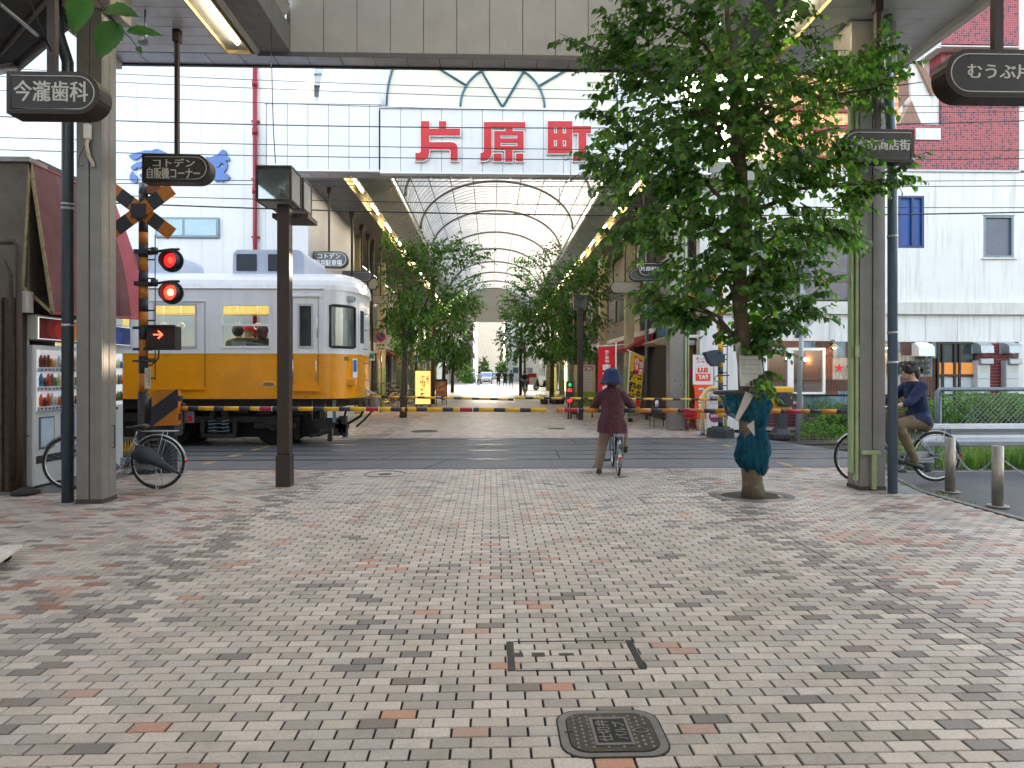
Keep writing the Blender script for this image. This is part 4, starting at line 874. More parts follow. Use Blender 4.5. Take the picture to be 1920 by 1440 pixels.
for xs in (-2.84, 3.3):
    s = -1 if xs < 0 else 1
    g.box(xs-.02, xs+.02, YA+.2, YEND, 6.885, 6.97); h.box(xs-.02, xs+.02, YA+.2, YEND, 7.22, 7.26); h.box(xs-.02, xs+.02, YA+.2, YEND, 6.971, 6.99)
    y = YA+.3
    while y < YEND: h.box(xs-.015, xs+.015, y, y+.03, 6.99, 7.22); y += .3
g.build('green_rail', gp, FA); o = h.build('lattice', steel_rib, FA)
vault(FA, .23, 7.24, 3.05, 1.9, YA+.5, YEND, 4.9, .45)
g = MB(); 
for i in range(9):                                             # short purlins seen through the sheets
    a = math.pi*(i+1)/10; g.tube([(.23+3.0*math.cos(a), YA+.5, 7.24+1.85*math.sin(a)), (.23+3.0*math.cos(a), YEND, 7.24+1.85*math.sin(a))], .018, 4)
g.build('purlin', steel_rib, FA)
g = MB(); P = arc(.23, 7.24, 3.1, 1.95, n=28)+[(-6, 7.24), (-6, 6.1), (6.2, 6.1), (6.2, 7.24)]; g.prism(P, 'y', YEND, YEND+.2); g.build('end_wall', M('end_cream', hx('#c9c2b2'), .7), FA)
cream = M('pillar_cream', hx('#c3b995'), .6, 0, .12, 4, stain=hx('#7d7458'), stain_amt=.35, streak=True); pgreen = M('pillar_green', hx('#8fa56c'), .6, 0, .12, 4)
def fpillar(x, y, k, first=False):
    w_ = .15 if not first else .2; g = MB(); P = thing('street_pillar', k, 'pillar', (x, y, 0), None if first else 'cream and green pillars down the arcade')
    if first: g.bbox(x-w_, x+w_, y-w_, y+w_, 0, ZF-.5, .01); g.build('shaft', M('pillar_steel_dark', hx('#82807f'), .3, .4, .12, 3), P); g = MB(); g.bbox(x-w_-.05, x+w_+.05, y-w_-.05, y+w_+.05, ZF-.5, ZF-.001, .01); g.build('capital', grey_cap, P)
    else: g.bbox(x-w_, x+w_, y-w_, y+w_, 1.7, ZF-.001, .01); g.build('upper_shaft', cream, P); g = MB(); g.bbox(x-w_-.004, x+w_+.004, y-w_-.004, y+w_+.004, 0, 1.698, .01); g.build('lower_shaft', pgreen, P)
    return P
PR = fpillar(4.83, 17.75, 'grey steel first pillar of the far arcade left of the mirrored payment banner', True)
y = 23.55; k = 0
lab = 'cream arcade pillar with green painted lower half standing along the far shopping street'
while y < 60: fpillar(4.78, y, lab if k else 'cream and green pillar just behind the yellow banner'); y += 5.65; k += 1
y = 19.4; k = 0
while y < 60: fpillar(-4.93, y, lab if k else 'cream pillar rising behind the tram roof beside the parking sign'); y += 5.8; k += 1
for (x, y, m, l) in ((4.83+.26, 17.72, MC['drain_pipe_blue'], 'dark drain pipe hugging the first far pillar'), (Xa(579, 18.3), 18.3, M('pipe_lightblue', hx('#8fa8bf'), .35, .3, .08, 6), 'light blue drain pipe between the tram and the far arcade'), (5.0, 21.8, galv, 'dark drain pipe among the shop fronts behind the yellow banner'), (Xa(697, 26), 26, M('pipe_dark', hx('#3a3d3e'), .4, .3), 'dark drain pipe just right of the tram front')):
    t = MB().tube([(x, y, 0), (x, y, 6.4)], .062, 12); tag(t.build('drain_pipe', m), l, 'drain pipe')
g = MB(); xx = Xa(1286, 17.5); g.box(xx-.02, xx+.02, 17.48, 17.53, .35, 6.2); g.box(xx+.05, xx+.08, 17.48, 17.53, .2, 4.2); tag(g.build('cable_channel', green_paint), 'pale green cable channel standing beside the first far pillar', 'cable channel')
# far hanging signs
pale = M('blank_sign_pale', hx('#b9b7b1'), .5, 0, .1, 5)
navy = M('sign_face_grey', hx('#575a61'), .35, 0, .08, 6)
hang_sign('hanging_sign', 'grey two line parking lot sign hanging above the tram roof', 587, 471, 652, 502, 18.3, False, True, [('コトデン', 596, 638, 475, 485), ('専用駐車場', 591, 641, 487, 498)], 617, ZF, depth=.16, face=navy, txtm=white_sign)
hang_sign('hanging_sign', 'dark shopping street sign partly hidden behind the first far pillar', 1196, 491, 1262, 519, 18.6, True, False, [('片原町商店街', 1201, 1262, 500, 508)], 1208, ZF, depth=.14, txtm=white_sign)
BL = [('rounded blank white sign behind the dark shopping street sign', 1180, 503, 1236, 527, 20.3, True, False, 1192), ('pale blank sign rounded at its left end', 1145, 528, 1200, 550, 22.5, True, False, 1172), ('square ended pale sign farther down the right aisle', 1131, 544, 1172, 561, 25.5, False, False, 1150),
      ('round ended white sign right of the tram front window', 688, 522, 710, 543, 25.5, True, True, 700), ('pale rectangular sign board left of the big left street tree', 699, 554, 728, 570, 27, False, False, 714), ('long dark rounded sign over the end of the tram roof', 640, 508, 697, 528, 22, False, True, 660)]
for (l, a, b, c_, d, Y, rl, rr, pp) in BL: hang_sign('blank_sign', l, a, b, c_, d, Y, rl, rr, [], pp, ZF, depth=.12, face=navy if 'dark' in l else pale)
g = MB()
xs_, zs_ = XZ(714, 610, 26); t = thing('ring_sign', 'empty black ring bracket on the left shop wall under the tree', 'sign ring', (xs_, 26, zs_))
g.tube([(xs_+.2*math.cos(a*.3927), 26, zs_+.2*math.sin(a*.3927)) for a in range(16)], .015, 6, closed=True); g.build('ring', black, t)
def hanger(px, py, Y, l):
    x, z = XZ(px, py, Y); g = MB(); g.box(x-.03, x+.03, Y-.03, Y+.03, z, ZF); g.mat(0).box(x-.07, x+.07, Y-.06, Y+.06, ZF-.2, ZF-.001); tag(g.build('sign_hanger', brown), l, 'sign bracket', 'bare sign hangers under the far arcade ceiling')
for (px, py, Y) in ((660, 560, 21), (678, 560, 23), (690, 560, 24.5), (1228, 500, 21.5), (1170, 480, 24), (1130, 500, 27)): hanger(px, py, Y, 'bare brown steel hanger under the far arcade ceiling')
# ---------------------------------------------------------------- shops along the far street
def corr(name, c, rust): return M(name, c, .6, .1, .35, 3, stain=rust, stain_amt=.9, stain_scale=2.2, streak=True)
shutter = M('roller_shutter', hx('#8b9096'), .5, .2, .1, 4); wood_red = M('red_brown_wood', hx('#4e2a20'), .6, 0, .3, 12, bump=.2); interior = M('shop_interior', (.05, .04, .035), .8)
wall_ms = [M('shop_wall_%d' % i, c, .75, 0, .12, 2, stain=hx('#5d574c'), stain_amt=.4, streak=True) for i, c in enumerate(('#a39c8b', '#8c8880', '#b9b2a0', '#94808a', '#a9b0ae', '#c7c2b6', '#7d776c', '#b3a68a'))]
awn_ms = [M('awning_%d' % i, c, .7, 0, .1, 4) for i, c in enumerate(('#9a2a2a', '#7a6650', '#5d6b62', '#8a8a86', '#3f5c80'))]
glow = M('warm_shop_window', (.3, .2, .1), .4, emit=(1, .62, .28), es=.9)
def shop(side, y0, y1, wi, style, label):
    X = 5.5 if side > 0 else -5.9; s = side; t = thing('shop_building', label, 'shop', (X, (y0+y1)/2, 0)); W_ = y1-y0
    rd = random.Random(int(y0*10)+side)
    def bx(m, a, b, ya, yb, z0, z1, nm):
        g = MB(); g.bbox(X+s*a, X+s*b, ya, yb, z0, z1, .008) if True else None; return g.build(nm, m, t)
    Hh = 6.38 if y1 < YEND else rd.uniform(6, 11)
    bx(wall_ms[wi], .0, 6, y0+.005, y1-.005, 2.75, Hh, 'upper_wall')
    bx(wall_ms[wi], .0, .35, y0+.005, y0+.4, 0, 2.749, 'side_pier'); bx(wall_ms[wi], .0, .35, y1-.4, y1-.005, 0, 2.749, 'side_pier')
    bx(interior, 2.2, 2.4, y0+.4, y1-.4, 0, 2.749, 'back_wall')
    bx(MC['sign_white'] if rd.random() < .4 else awn_ms[rd.randrange(5)], -.12, -.005, y0+.3, y1-.3, 2.5, 3.0, 'sign_board')
    nb = 5
    if style == 'shutter':
        z = .02; g = MB()
        while z < 2.48: g.bbox(X+s*.1, X+s*.14, y0+.41, y1-.41, z, z+.09, .01); z += .1
        o = g.build('shutter_slats', shutter, t)
    elif style == 'wood':
        n = int((W_-.8)/.16); 
        for k in range(n): bx(wood_red, .08, .14, y0+.41+k*.16, y0+.41+k*.16+.15, 0, 2.49, 'board')
    else:
        n = max(2, int((W_-.8)/1.1)); st = (W_-.8)/n
        for k in range(n):
            f = bx(galv if k % 2 else brown, .1, .15, y0+.4+k*st, y0+.4+k*st+.06, 0, 2.49, 'window_frame')
            g = MB(); g.box(X+s*.12, X+s*.13, y0+.4+k*st+.06, y0+.4+(k+1)*st, .1 if k % 2 else .6, 2.45); g.build('pane', dark_glass if style == 'glass' else glow, f)
            if not k % 2: g = MB(); g.box(X+s*.1, X+s*.16, y0+.4+k*st+.061, y0+.4+(k+1)*st-.001, 0, .59); g.build('stall_riser', wall_ms[(wi+2) % 8], f)
    if rd.random() < .65:
        g = MB(); m = awn_ms[rd.randrange(5)]; g.quad((X, y0+.3, 2.9), (X-s*.9, y0+.3, 2.35), (X-s*.9, y1-.3, 2.35), (X, y1-.3, 2.9)); g.box(X-s*.9, X-s*.88, y0+.3, y1-.3, 2.2, 2.349); g.add([(X, y0+.3, 2.9), (X, y0+.3, 2.4), (X-s*.88, y0+.3, 2.36)], [(0, 1, 2)]); g.build('awning', m, t)
    nw = max(1, int(W_/2)); stp = W_/nw
    for k in range(nw):
        ya = y0+k*stp+.35; yb = y0+(k+1)*stp-.35; f = bx(brown if rd.random() < .5 else galv, -.03, .0-.001, ya, yb, 3.7, 5.1, 'window')
        g = MB()
        if rd.random() < .4:
            z = 3.76
            while z < 5.0: g.box(X-s*.06, X-s*.031, ya+.05, yb-.05, z, z+.07); z += .1
            g.build('louvre', shutter, f)
        else: g.box(X-s*.04, X-s*.031, ya+.06, (ya+yb)/2-.02, 3.76, 5.04); g.box(X-s*.04, X-s*.031, (ya+yb)/2+.02, yb-.06, 3.76, 5.04); g.build('pane', dark_glass, f)
    return t
S_r = [(19.0, 22.3, 6, 'wood', 'weathered shop with red brown board door beside the first far pillar'), (22.3, 27.2, 2, 'glass', 'beige shop behind the yellow banner'), (27.2, 31.5, 1, 'shutter', 'grey shop with roller shutter behind the red banner'), (31.5, 37, 3, 'glass', 'pinkish shop front behind the small lit display'), (37, 43, 5, 'glass', 'pale shop in the middle of the right side'), (43, 49, 4, 'shutter', 'light grey shop behind the parked scooter'), (49, 55, 0, 'warm', 'right side shop with warm windows'), (55, 61.9, 5, 'glass', 'last pale shop under the arcade on the right')]
for q in S_r: shop(1, *q[:4], q[4])
S_l = [(18.2, 24, 7, 'glass', 'tan shop front hidden behind the tram nose'), (24, 30, 6, 'warm', 'brown shop beside the noodle sign bicycles'), (30, 35.5, 1, 'glass', 'shop with red awning left of the noodle sign'), (35.5, 41, 5, 'glass', 'pale shop behind the glowing noodle sign'), (41, 48, 4, 'shutter', 'grey shop with shutters on the left side'), (48, 55, 2, 'glass', 'beige shop far down the left side'), (55, 61.9, 5, 'glass', 'last pale shop under the arcade on the left')]
for q in S_l: shop(-1, *q[:4], q[4])
def openair(side, y0, y1, h, wi, label, X0):
    t = thing('street_building', label, 'building', (side*X0, (y0+y1)/2, 0)); g = MB(); g.bbox(side*X0, side*(X0+9), y0, y1, 0, h, .02); g.build('wall', wall_ms[wi], t)
    z = 1.2
    while z < h-1.2:
        y = y0+.8
        while y < y1-1.6:
            g = MB(); g.box(side*X0-side*.05, side*X0-side*.001, y, y+1.2, z, z+1.2); o = g.build('window', galv, t)
            g = MB(); g.box(side*X0-side*.07, side*X0-side*.051, y+.08, y+1.12, z+.08, z+1.12); g.build('pane', dark_glass, o); y += 2.4
        if side < 0 or True: pass
        z += 3
    # end wall facing the camera
    z = 1.4
    while z < h-1.2:
        for xx in (1.2, 3.6, 6.0): g = MB(); a = side*(X0+xx); g.box(a, a+side*1.2, y0-.05, y0-.001, z, z+1.2); o = g.build('window', galv, t); g = MB(); g.box(a+side*.1, a+side*1.1, y0-.07, y0-.051, z+.1, z+1.1); g.build('pane', dark_glass, o)
        z += 3
openair(1, 62.3, 70, 9, 5, 'pale building just past the right end of the arcade', 5.6); openair(1, 70.2, 80, 12, 2, 'second pale building past the arcade on the right', 5.6)
openair(-1, 62.3, 72, 8, 4, 'light grey building just past the left end of the arcade', 6.2); openair(-1, 90, 104, 10, 5, 'white building beyond the cross street on the left', 6.4); openair(1, 90, 106, 14, 0, 'tall beige building beyond the cross street on the right', 7.5)
openair(-1, 105, 122, 15, 2, 'tall cream building far down the street on the left', 5.0); openair(1, 108, 130, 10, 5, 'low white building far down the street on the right', 6.6); openair(-1, 126, 150, 18, 3, 'farthest pinkish building closing the street on the left', 3.4); openair(1, 134, 150, 20, 4, 'farthest grey building closing the street on the right', 3.0)
g = MB(); g.box(-3.4, 3.0, 165, 170, 0, 16); b_ = g.build('wall', wall_ms[5]); t = thing('street_building', 'windowless white block standing for haze at the very end of the street', 'building', (0, 165, 0)); b_.parent = t; b_.location = (0, -165, 0)  # windows left out so the pale wall carries the street end's haze

# ================================================================ white building behind the tram
YL = 17.95
t = WL = thing('white_warehouse', 'large white clad building with blue lettering behind the tram', 'building', (-12, YL, 0))
x = Xa(578, YL); k = 0
while x > -16.5:
    g = MB(); g.bbox(x-.55+.002, x-.002, YL, YL+.04, 0, 11.5, .002); g.build('wall_panel', white_panel, t); x -= .55
g = MB(); g.box(-26, x, YL, YL+.04, 0, 11.5); g.box(-26, Xa(578, YL)-.002, YL+.041, YL+6, 0, 11.49); g.build('wall', white_panel, t)
(wx0, wz1), (wx1, wz0) = XZ(293, 408, YL), XZ(412, 447, YL)
g = MB(); g.bbox(wx0, wx1, YL-.06, YL-.001, wz0, wz1, .01); f = g.build('window', galv, t)
xm = (wx0*.55+wx1*.45)
for (a, b) in ((wx0+.06, xm-.03), (xm+.03, wx1-.06)): g = MB(); g.box(a, b, YL-.07, YL-.061, wz0+.06, wz1-.06); g.build('pane', M('sky_glass', hx('#8ba3b5'), .1, .2, .15, 2), f)
g = MB(); xp = Xa(477.5, YL-.12); r_ = .055; g.tube([(xp, YL-.1, 0), (xp, YL-.1, 11)], r_, 12)
for py in (165, 255, 365): z = Za(477, py, YL); g.tube([(xp, YL-.1, z), (xp, YL-.1, z+.16)], r_+.018, 12)
for z in (3.5, 5, 6.5, 8, 9.5): g.box(xp-.1, xp+.1, YL-.09, YL-.0, z, z+.04)
tag(g.build('red_pipe', M('red_pipe', hx('#8e1c28'), .35, 0, .12, 5)), 'dark red drain pipe running down the white building behind the tram', 'drain pipe')
blue = M('blue_letter', hx('#5577b8'), .5, 0, .15, 3)
def blob(P):
    W_ = [XZ(230+a/9.143, 260+b/9.143, YL-.06) for a, b in P]; g = MB(); g.prism(W_, 'y', YL-.07, YL-.002); g.build('blue_letter', blue, WL)
blob([(100, 290), (130, 275), (250, 235), (330, 220), (380, 200), (500, 205), (545, 180), (590, 172), (640, 190), (690, 215), (760, 245), (640, 262), (480, 262), (330, 275), (290, 320), (230, 358), (190, 360), (150, 345), (120, 318)])
blob([(140, 490), (165, 460), (240, 410), (320, 390), (420, 400), (420, 480), (330, 470), (290, 515), (255, 485), (230, 515), (180, 535), (150, 525)])
blob([(155, 560), (200, 610), (235, 640), (250, 690), (250, 740), (215, 755), (180, 740), (150, 735), (120, 690), (120, 640)]); blob([(285, 625), (320, 595), (400, 590), (430, 680), (350, 690), (310, 660)])
blob([(1420, 305), (1500, 320), (1560, 300), (1640, 260), (1690, 200), (1730, 188), (1765, 205), (1780, 250), (1775, 290), (1820, 320), (1835, 360), (1815, 380), (1770, 370), (1690, 380), (1670, 440), (1640, 480), (1600, 500), (1560, 520), (1500, 450), (1440, 380)])
blob([(1690, 381), (1770, 372), (1795, 450), (1780, 520), (1740, 560), (1730, 600), (1790, 600), (1840, 660), (1800, 700), (1730, 720), (1700, 745), (1680, 720), (1590, 735), (1560, 700), (1590, 640), (1570, 560), (1600, 501), (1690, 490), (1735, 480), (1740, 440), (1712, 420), (1685, 435)])
# sliver of buildings over the arcade front left
g = MB(); a, z1 = XZ(579, 120, 18.6); b, z0 = XZ(625, 196, 18.6); g.box(a, b, 18.6, 22, z0-.3, z1+2); g.mat(1); g.box(a+.05, b-.3, 18.56, 18.599, z0+.2, z0+.5); g.box(a, b, 18.5, 18.53, z0+.75, z0+.79); g.box(a, b, 18.5, 18.53, z0+.45, z0+.48)
tag(g.build('rooftop_structure', [M('bluish_wall', hx('#8ea3b6'), .6), dark_glass]), 'bluish roof structure seen between the white building and the arcade gable', 'roof structure')
# ================================================================ right hand buildings
YB = 17.8
def bxp(m, px0, py0, px1, py1, Y, dep, nm, par, bev=.006):
    x0, z1 = XZ(px0, py0, Y); x1, z0 = XZ(px1, py1, Y); g = MB(); g.bbox(x0, x1, Y, Y+dep, max(z0, 0), z1, bev); return g.build(nm, m, par)
t = RB = thing('white_building', 'white stucco building with ledge, blue shutter window and cafe at street level', 'building', (10, YB, 0))
xL = Xa(1312, YB)
def wallpiece(px0, px1, z0, z1, nm='upper_wall', dep=.3): g = MB(); g.box(Xa(px0, YB), Xa(px1, YB), YB, YB+dep, z0, z1); return g.build(nm, white_warm, RB)
zl0, zl1 = Za(1800, 590, YB), Za(1800, 568, YB); ztop = Za(1800, 323, YB); zc1 = Za(1800, 641, YB)
wz = Za(1500, 440, YB); wz2 = Za(1500, 565, YB)
wallpiece(1312, 1404, zl1, ztop); wallpiece(1404, 1596, wz, ztop); wallpiece(1596, 1684, zl1, ztop); wallpiece(1404, 1596, zl1, wz2+.0)
zb1, zb0 = Za(1700, 367, YB), Za(1700, 465, YB); wallpiece(1684, 1733, zb1, ztop); wallpiece(1684, 1733, zl1, zb0); zg1, zg0 = Za(1870, 404, YB), Za(1870, 483, YB)
wallpiece(1733, 1844, zl1, ztop); wallpiece(1844, 1901, zg1, ztop); wallpiece(1844, 1901, zl1, zg0); wallpiece(1901, 2300, zl1, ztop)
g = MB(); g.box(xL, Xa(2300, YB), YB-.12, YB+.3, zl0, zl1-.001); g.build('ledge', off_white, t)
x = xL
while x < 17: g = MB(); g.bbox(x+.004, x+.86, YB, YB+.1, zc1, zl0-.001, .003); g.build('fascia_board', white_warm, t); x += .865
g = MB(); g.box(xL+.01, Xa(2300, YB), YB+.101, YB+.3, zc1, zl0); g.box(xL, Xa(1405, YB), YB, YB+.3, 0, zc1-.001); g.box(Xa(1910, YB), Xa(2300, YB), YB, YB+.3, 0, zc1-.001); g.build('lower_wall', white_warm, t)
g = MB(); g.box(xL, Xa(2300, YB), YB+.301, YB+7, ztop-.4, ztop-.02); g.box(xL, xL+.2, YB+.31, YB+7, 0, ztop-.4); g.box(xL, Xa(2300, YB), YB+7, YB+7.2, 0, ztop); g.build('shell', interior, t)
g = MB(); g.box(xL-.03, Xa(1911, YB), YB-.05, YB+.35, ztop+.0, ztop+.05); g.build('coping', galv_light, t)
for (a, b, c_, d, px0, px1, m) in ((0, 0, 0, 0, 1684, 1733, 'b'), (0, 0, 0, 0, 1844, 1901, 'g')):
    z1, z0 = (zb1, zb0) if m == 'b' else (zg1, zg0); X0, X1 = Xa(px0, YB)+.005, Xa(px1, YB)-.005; bl = M('blue_paint', hx('#1d4a94'), .45, 0, .1, 4); fr_m = M('blue_frame', hx('#1a3564'), .4) if m == 'b' else galv
    g = MB(); e = .06; g.box(X0, X1, YB+.0, YB+.06, z1-e, z1-.002); g.box(X0, X1, YB, YB+.06, z0+.002, z0+e); g.box(X0, X0+e, YB, YB+.06, z0+e, z1-e); g.box(X1-e, X1, YB, YB+.06, z0+e, z1-e)
    if m == 'b': g.box(X0+.36, X0+.43, YB, YB+.06, z0+e, z1-e)
    f = g.build('window_frame', fr_m, t)
    g = MB(); g.box(X0+e, X1-e, YB+.065, YB+.08, z0+e, z1-e); g.build('shutter_panel' if m == 'b' else 'pane', bl if m == 'b' else M('grey_film', hx('#5c6272'), .3, 0, .15, 2), f)
    if m == 'g': g = MB(); g.box(X0-.06, X1+.06, YB-.05, YB-.0, z0-.05, z0+.0); g.box(X0-.03, X1+.03, YB-.03, YB-.0, z1, z1+.03); g.build('sill', off_white, f)
# windows covered with dusty plastic
plastic = M('dusty_plastic', hx('#6d6670'), .35, 0, .35, 5, bump=.6, bscale=7)
for (a, b) in ((1405, 1498), (1502, 1594)):
    f = bxp(off_white, a, 441, b, 447, YB+.02, .08, 'window_frame', t, .003); g = MB(); g.box(Xa(a, YB), Xa(b, YB), YB+.09, YB+.11, wz2, wz); g.build('plastic_sheet', plastic, f)
g = MB(); x1 = Xa(1500, YB); g.box(x1-.04, x1+.04, YB+.0, YB+.1, wz2, wz); z = Za(1500, 560, YB); g.box(Xa(1405, YB), Xa(1594, YB), YB-.01, YB+.03, wz2, wz2+.05); g.build('mullion', brown, t)
# street level cafe: patched corrugated iron
CF = thing('rusty_cafe', 'cafe front patched with rusty corrugated iron, lamps and a red star', 'cafe', (10, YB-.1, 0))
rust = hx('#5b2f1f'); cb = corr('iron_blue', hx('#7890a2'), rust); cbr = corr('iron_brown', hx('#5b4038'), hx('#7a3a1e')); cw = corr('iron_white', hx('#b9b3a8'), rust); cg = corr('iron_grey', hx('#7c868a'), rust); cr = corr('iron_rust', hx('#7a4a38'), hx('#a2552c'))
def sheet(px0, py0, px1, py1, m, j=0, pitch=.075):
    Y = YB-.1-.018*j; x0, z1 = XZ(px0, py0, Y); x1, z0 = XZ(px1, py1, Y); z0 = max(z0, .02); g = MB(); n = max(3, int((x1-x0)/(pitch/2))); P = [(x0+(x1-x0)*i/n, Y-(.016 if i % 2 else 0)) for i in range(n+1)]
    vs = [(x, y, z) for z in (z0, z1) for x, y in P]; fs = [(i, i+1, n+2+i, n+1+i) for i in range(n)]; g.add(vs, fs); g.box(x0+.01, x1-.01, Y+.001, Y+.006, z0+.005, z1-.005); g.build('iron_sheet', m, CF)
for q in ((1405, 641, 1450, 652, cr), (1450, 641, 1502, 652, cr), (1503, 641, 1529, 652, cb), (1529, 641, 1556, 655, cbr), (1548, 655, 1562, 668, cbr), (1562, 641, 1588, 671, cb), (1586, 641, 1612, 671, cbr), (1545, 668, 1561, 712, cr), (1560, 671, 1594, 712, cw), (1592, 670, 1626, 712, cw), (1546, 711, 1592, 733, cbr), (1592, 712, 1625, 745, cw), (1546, 733, 1570, 742, cr), (1570, 733, 1600, 765, cb), (1500, 742, 1571, 766, cb), (1546, 765, 1640, 800, cbr), (1600, 745, 1640, 766, cbr),
          (1626, 641, 1690, 662, cb), (1626, 662, 1690, 740, cw), (1688, 641, 1716, 666, cbr), (1690, 666, 1733, 706, cw), (1732, 672, 1748, 712, cg), (1714, 668, 1734, 676, cg), (1688, 706, 1750, 800, cbr), (1746, 641, 1757, 672, cg), (1640, 740, 1690, 800, cbr)): sheet(*q[:4], q[4], random.choice((0, 1, 2)))
def star(g, cx, cz, r, y):
    P = [(cx+(r if i % 2 == 0 else r*.38)*math.sin(math.pi*i/5), cz+(r if i % 2 == 0 else r*.38)*math.cos(math.pi*i/5)) for i in range(10)]
    g.prism(P, 'y', y-.01, y)
sx, sz = XZ(1573.5, 690, YB-.2); g = MB(); star(g, sx, sz, 9.6*YB/1280, YB-.19); g.build('red_star', M('star_red', hx('#d01822'), .5), CF)
g = MB(); a, b = XZ(1588, 700, YB-.2); text_box(g, '云', a, a+.42, b-.02, b+.30, YB-.19, .04); a, b = XZ(1663, 702, YB-.2); text_box(g, '宮', a, a+.40, b, b+.36, YB-.19, .05); a, b = XZ(1688, 702, YB-.2); text_box(g, '薫荘', a, a+.80, b, b+.36, YB-.19, .05); g.build('lettering', black, CF)
# big cafe window with a warm room behind it
wx0, wz1 = XZ(1432, 652, YB-.15); wx1, wz0 = XZ(1546, 741, YB-.15); xm = Xa(1479, YB-.15); wf = white_sign
g = MB(); e = .07; y0_, y1_ = YB-.2, YB-.1
for (a, b, c_, d) in ((wx0, wx1, wz1-e, wz1), (wx0, wx1, wz0, wz0+e*1.2), (wx0, wx0+e, wz0+e*1.2, wz1-e), (wx1-e, wx1, wz0+e*1.2, wz1-e), (xm-.05, xm+.06, wz0+e*1.2, wz1-e)): g.box(a, b, y0_, y1_, c_, d)
g.box(xm+.06, xm+.12, y0_+.03, y1_, wz0+e*1.2, wz1-e)
F_ = g.build('window_frame', wf, CF)
g = MB(); g.box(wx0+e, xm-.05, YB-.15, YB-.145, wz0+.08, wz1-e); g.box(xm+.12, wx1-e, YB-.16, YB-.155, wz0+.08, wz1-e); g.build('pane', glass('cafe_glass', (.9, .85, .8), .62, .02), F_)
room = M('cafe_room', hx('#7a4a26'), .8, 0, .2, 3); rdk = M('cafe_room_dark', hx('#3a2218'), .8)
g = MB(); g.box(wx0-.3, wx1+.3, YB+2.4, YB+2.5, 0, 2.3); g.box(wx0-.4, wx0-.3, YB-.08, YB+2.5, 0, 2.3); g.box(wx1+.3, wx1+.4, YB-.08, YB+2.5, 0, 2.3); g.box(wx0-.3, wx1+.3, YB-.08, YB+2.4, 2.28, 2.34); g.mat(1).box(wx0-.3, wx1+.3, YB-.08, YB+2.4, 0, .04); g.box(wx0-.1, wx1+.1, YB+1.2, YB+1.5, .04, 1.2); g.build('room', [room, rdk], CF)
bulb = M('warm_bulb', (1, .7, .35), .3, var=0, emit=(1, .62, .28), es=25)
for (px, py, Y) in ((1510, 674, YB+1.4), (1476, 673, YB+1.2)): x, z = XZ(px, py, Y); g = MB(); g.ball((x, Y, z), .045, 10, 6); g.mat(1); g.tube([(x, Y, z+.04), (x, Y, 2.28)], .006, 4); g.build('pendant_lamp', [bulb, black], CF)
for (px, py, s_) in ((1494, 678, .3), (1517, 683, .26)): x, z = XZ(px, py, YB+2.35); g = MB(); g.box(x-s_*.6, x+s_*.6, YB+2.34, YB+2.38, z-s_*.8, z+s_*.8); g.mat(1).box(x-s_*.45, x+s_*.45, YB+2.33, YB+2.339, z-s_*.65, z+s_*.65); g.build('framed_picture', [rdk, off_white], CF)
def wall_lamp(px, py, l):
    x, z = XZ(px, py, YB-.45); t = thing('wall_lamp', l, 'lamp', (x, YB-.4, z)); g = MB(); g.tube([(x, YB-.12, z+.1), (x, YB-.3, z+.2), (x, YB-.42, z+.16), (x, YB-.42, z+.08)], .012, 6); g.build('arm', galv, t)
    g = MB(); g.lathe([(.03, .09), (.05, .06), (.12, .0), (.14, -.015), (.135, -.02), (.11, .0), (.03, .06)], (x, YB-.42, z), 16); g.build('shade', M('shade_enamel', hx('#c9a878'), .4, var=0), t); g = MB(); g.ball((x, YB-.42, z-.005), .035, 10, 6); g.build('bulb', bulb, t)
wall_lamp(1566, 651, 'glowing wall lamp with round shade above the red star'); wall_lamp(1664, 651, 'glowing wall lamp half hidden behind the right hand drain pipe')
def hood(px0, py0, px1, py1, m, l):
    x0, z1 = XZ(px0, py0, YB-.3); x1, z0 = XZ(px1, py1, YB-.3); h = z1-z0; P = [(YB-.1, z1), (YB-.2, z1-.01*h), (YB-.33, z1-.12*h), (YB-.42, z1-.35*h), (YB-.44, z0), (YB-.1, z0)]
    t = thing('vent_hood', l, 'vent hood', (x0, YB-.3, z0)); g = MB(); g.prism(P, 'x', x0, x1); g.build('cover', m, t); g = MB(); g.box(x0+.03, x1-.03, YB-.41, YB-.13, z0-.006, z0-.001); g.build('opening', dark_joint, t); g = MB(); g.box(x0-.03, x1+.03, YB-.11, YB-.095, z0-.02, z1+.03); g.build('flange', m, t)
hood(1717, 643, 1747, 668, white_sign, 'white curved vent hood on the rusty cafe wall'); hood(1833, 642, 1857, 662, galv_light, 'shiny vent hood left of the brick strip above a water heater'); hood(1886, 642, 1911, 662, galv_light, 'shiny vent hood at the right end of the brick wall')
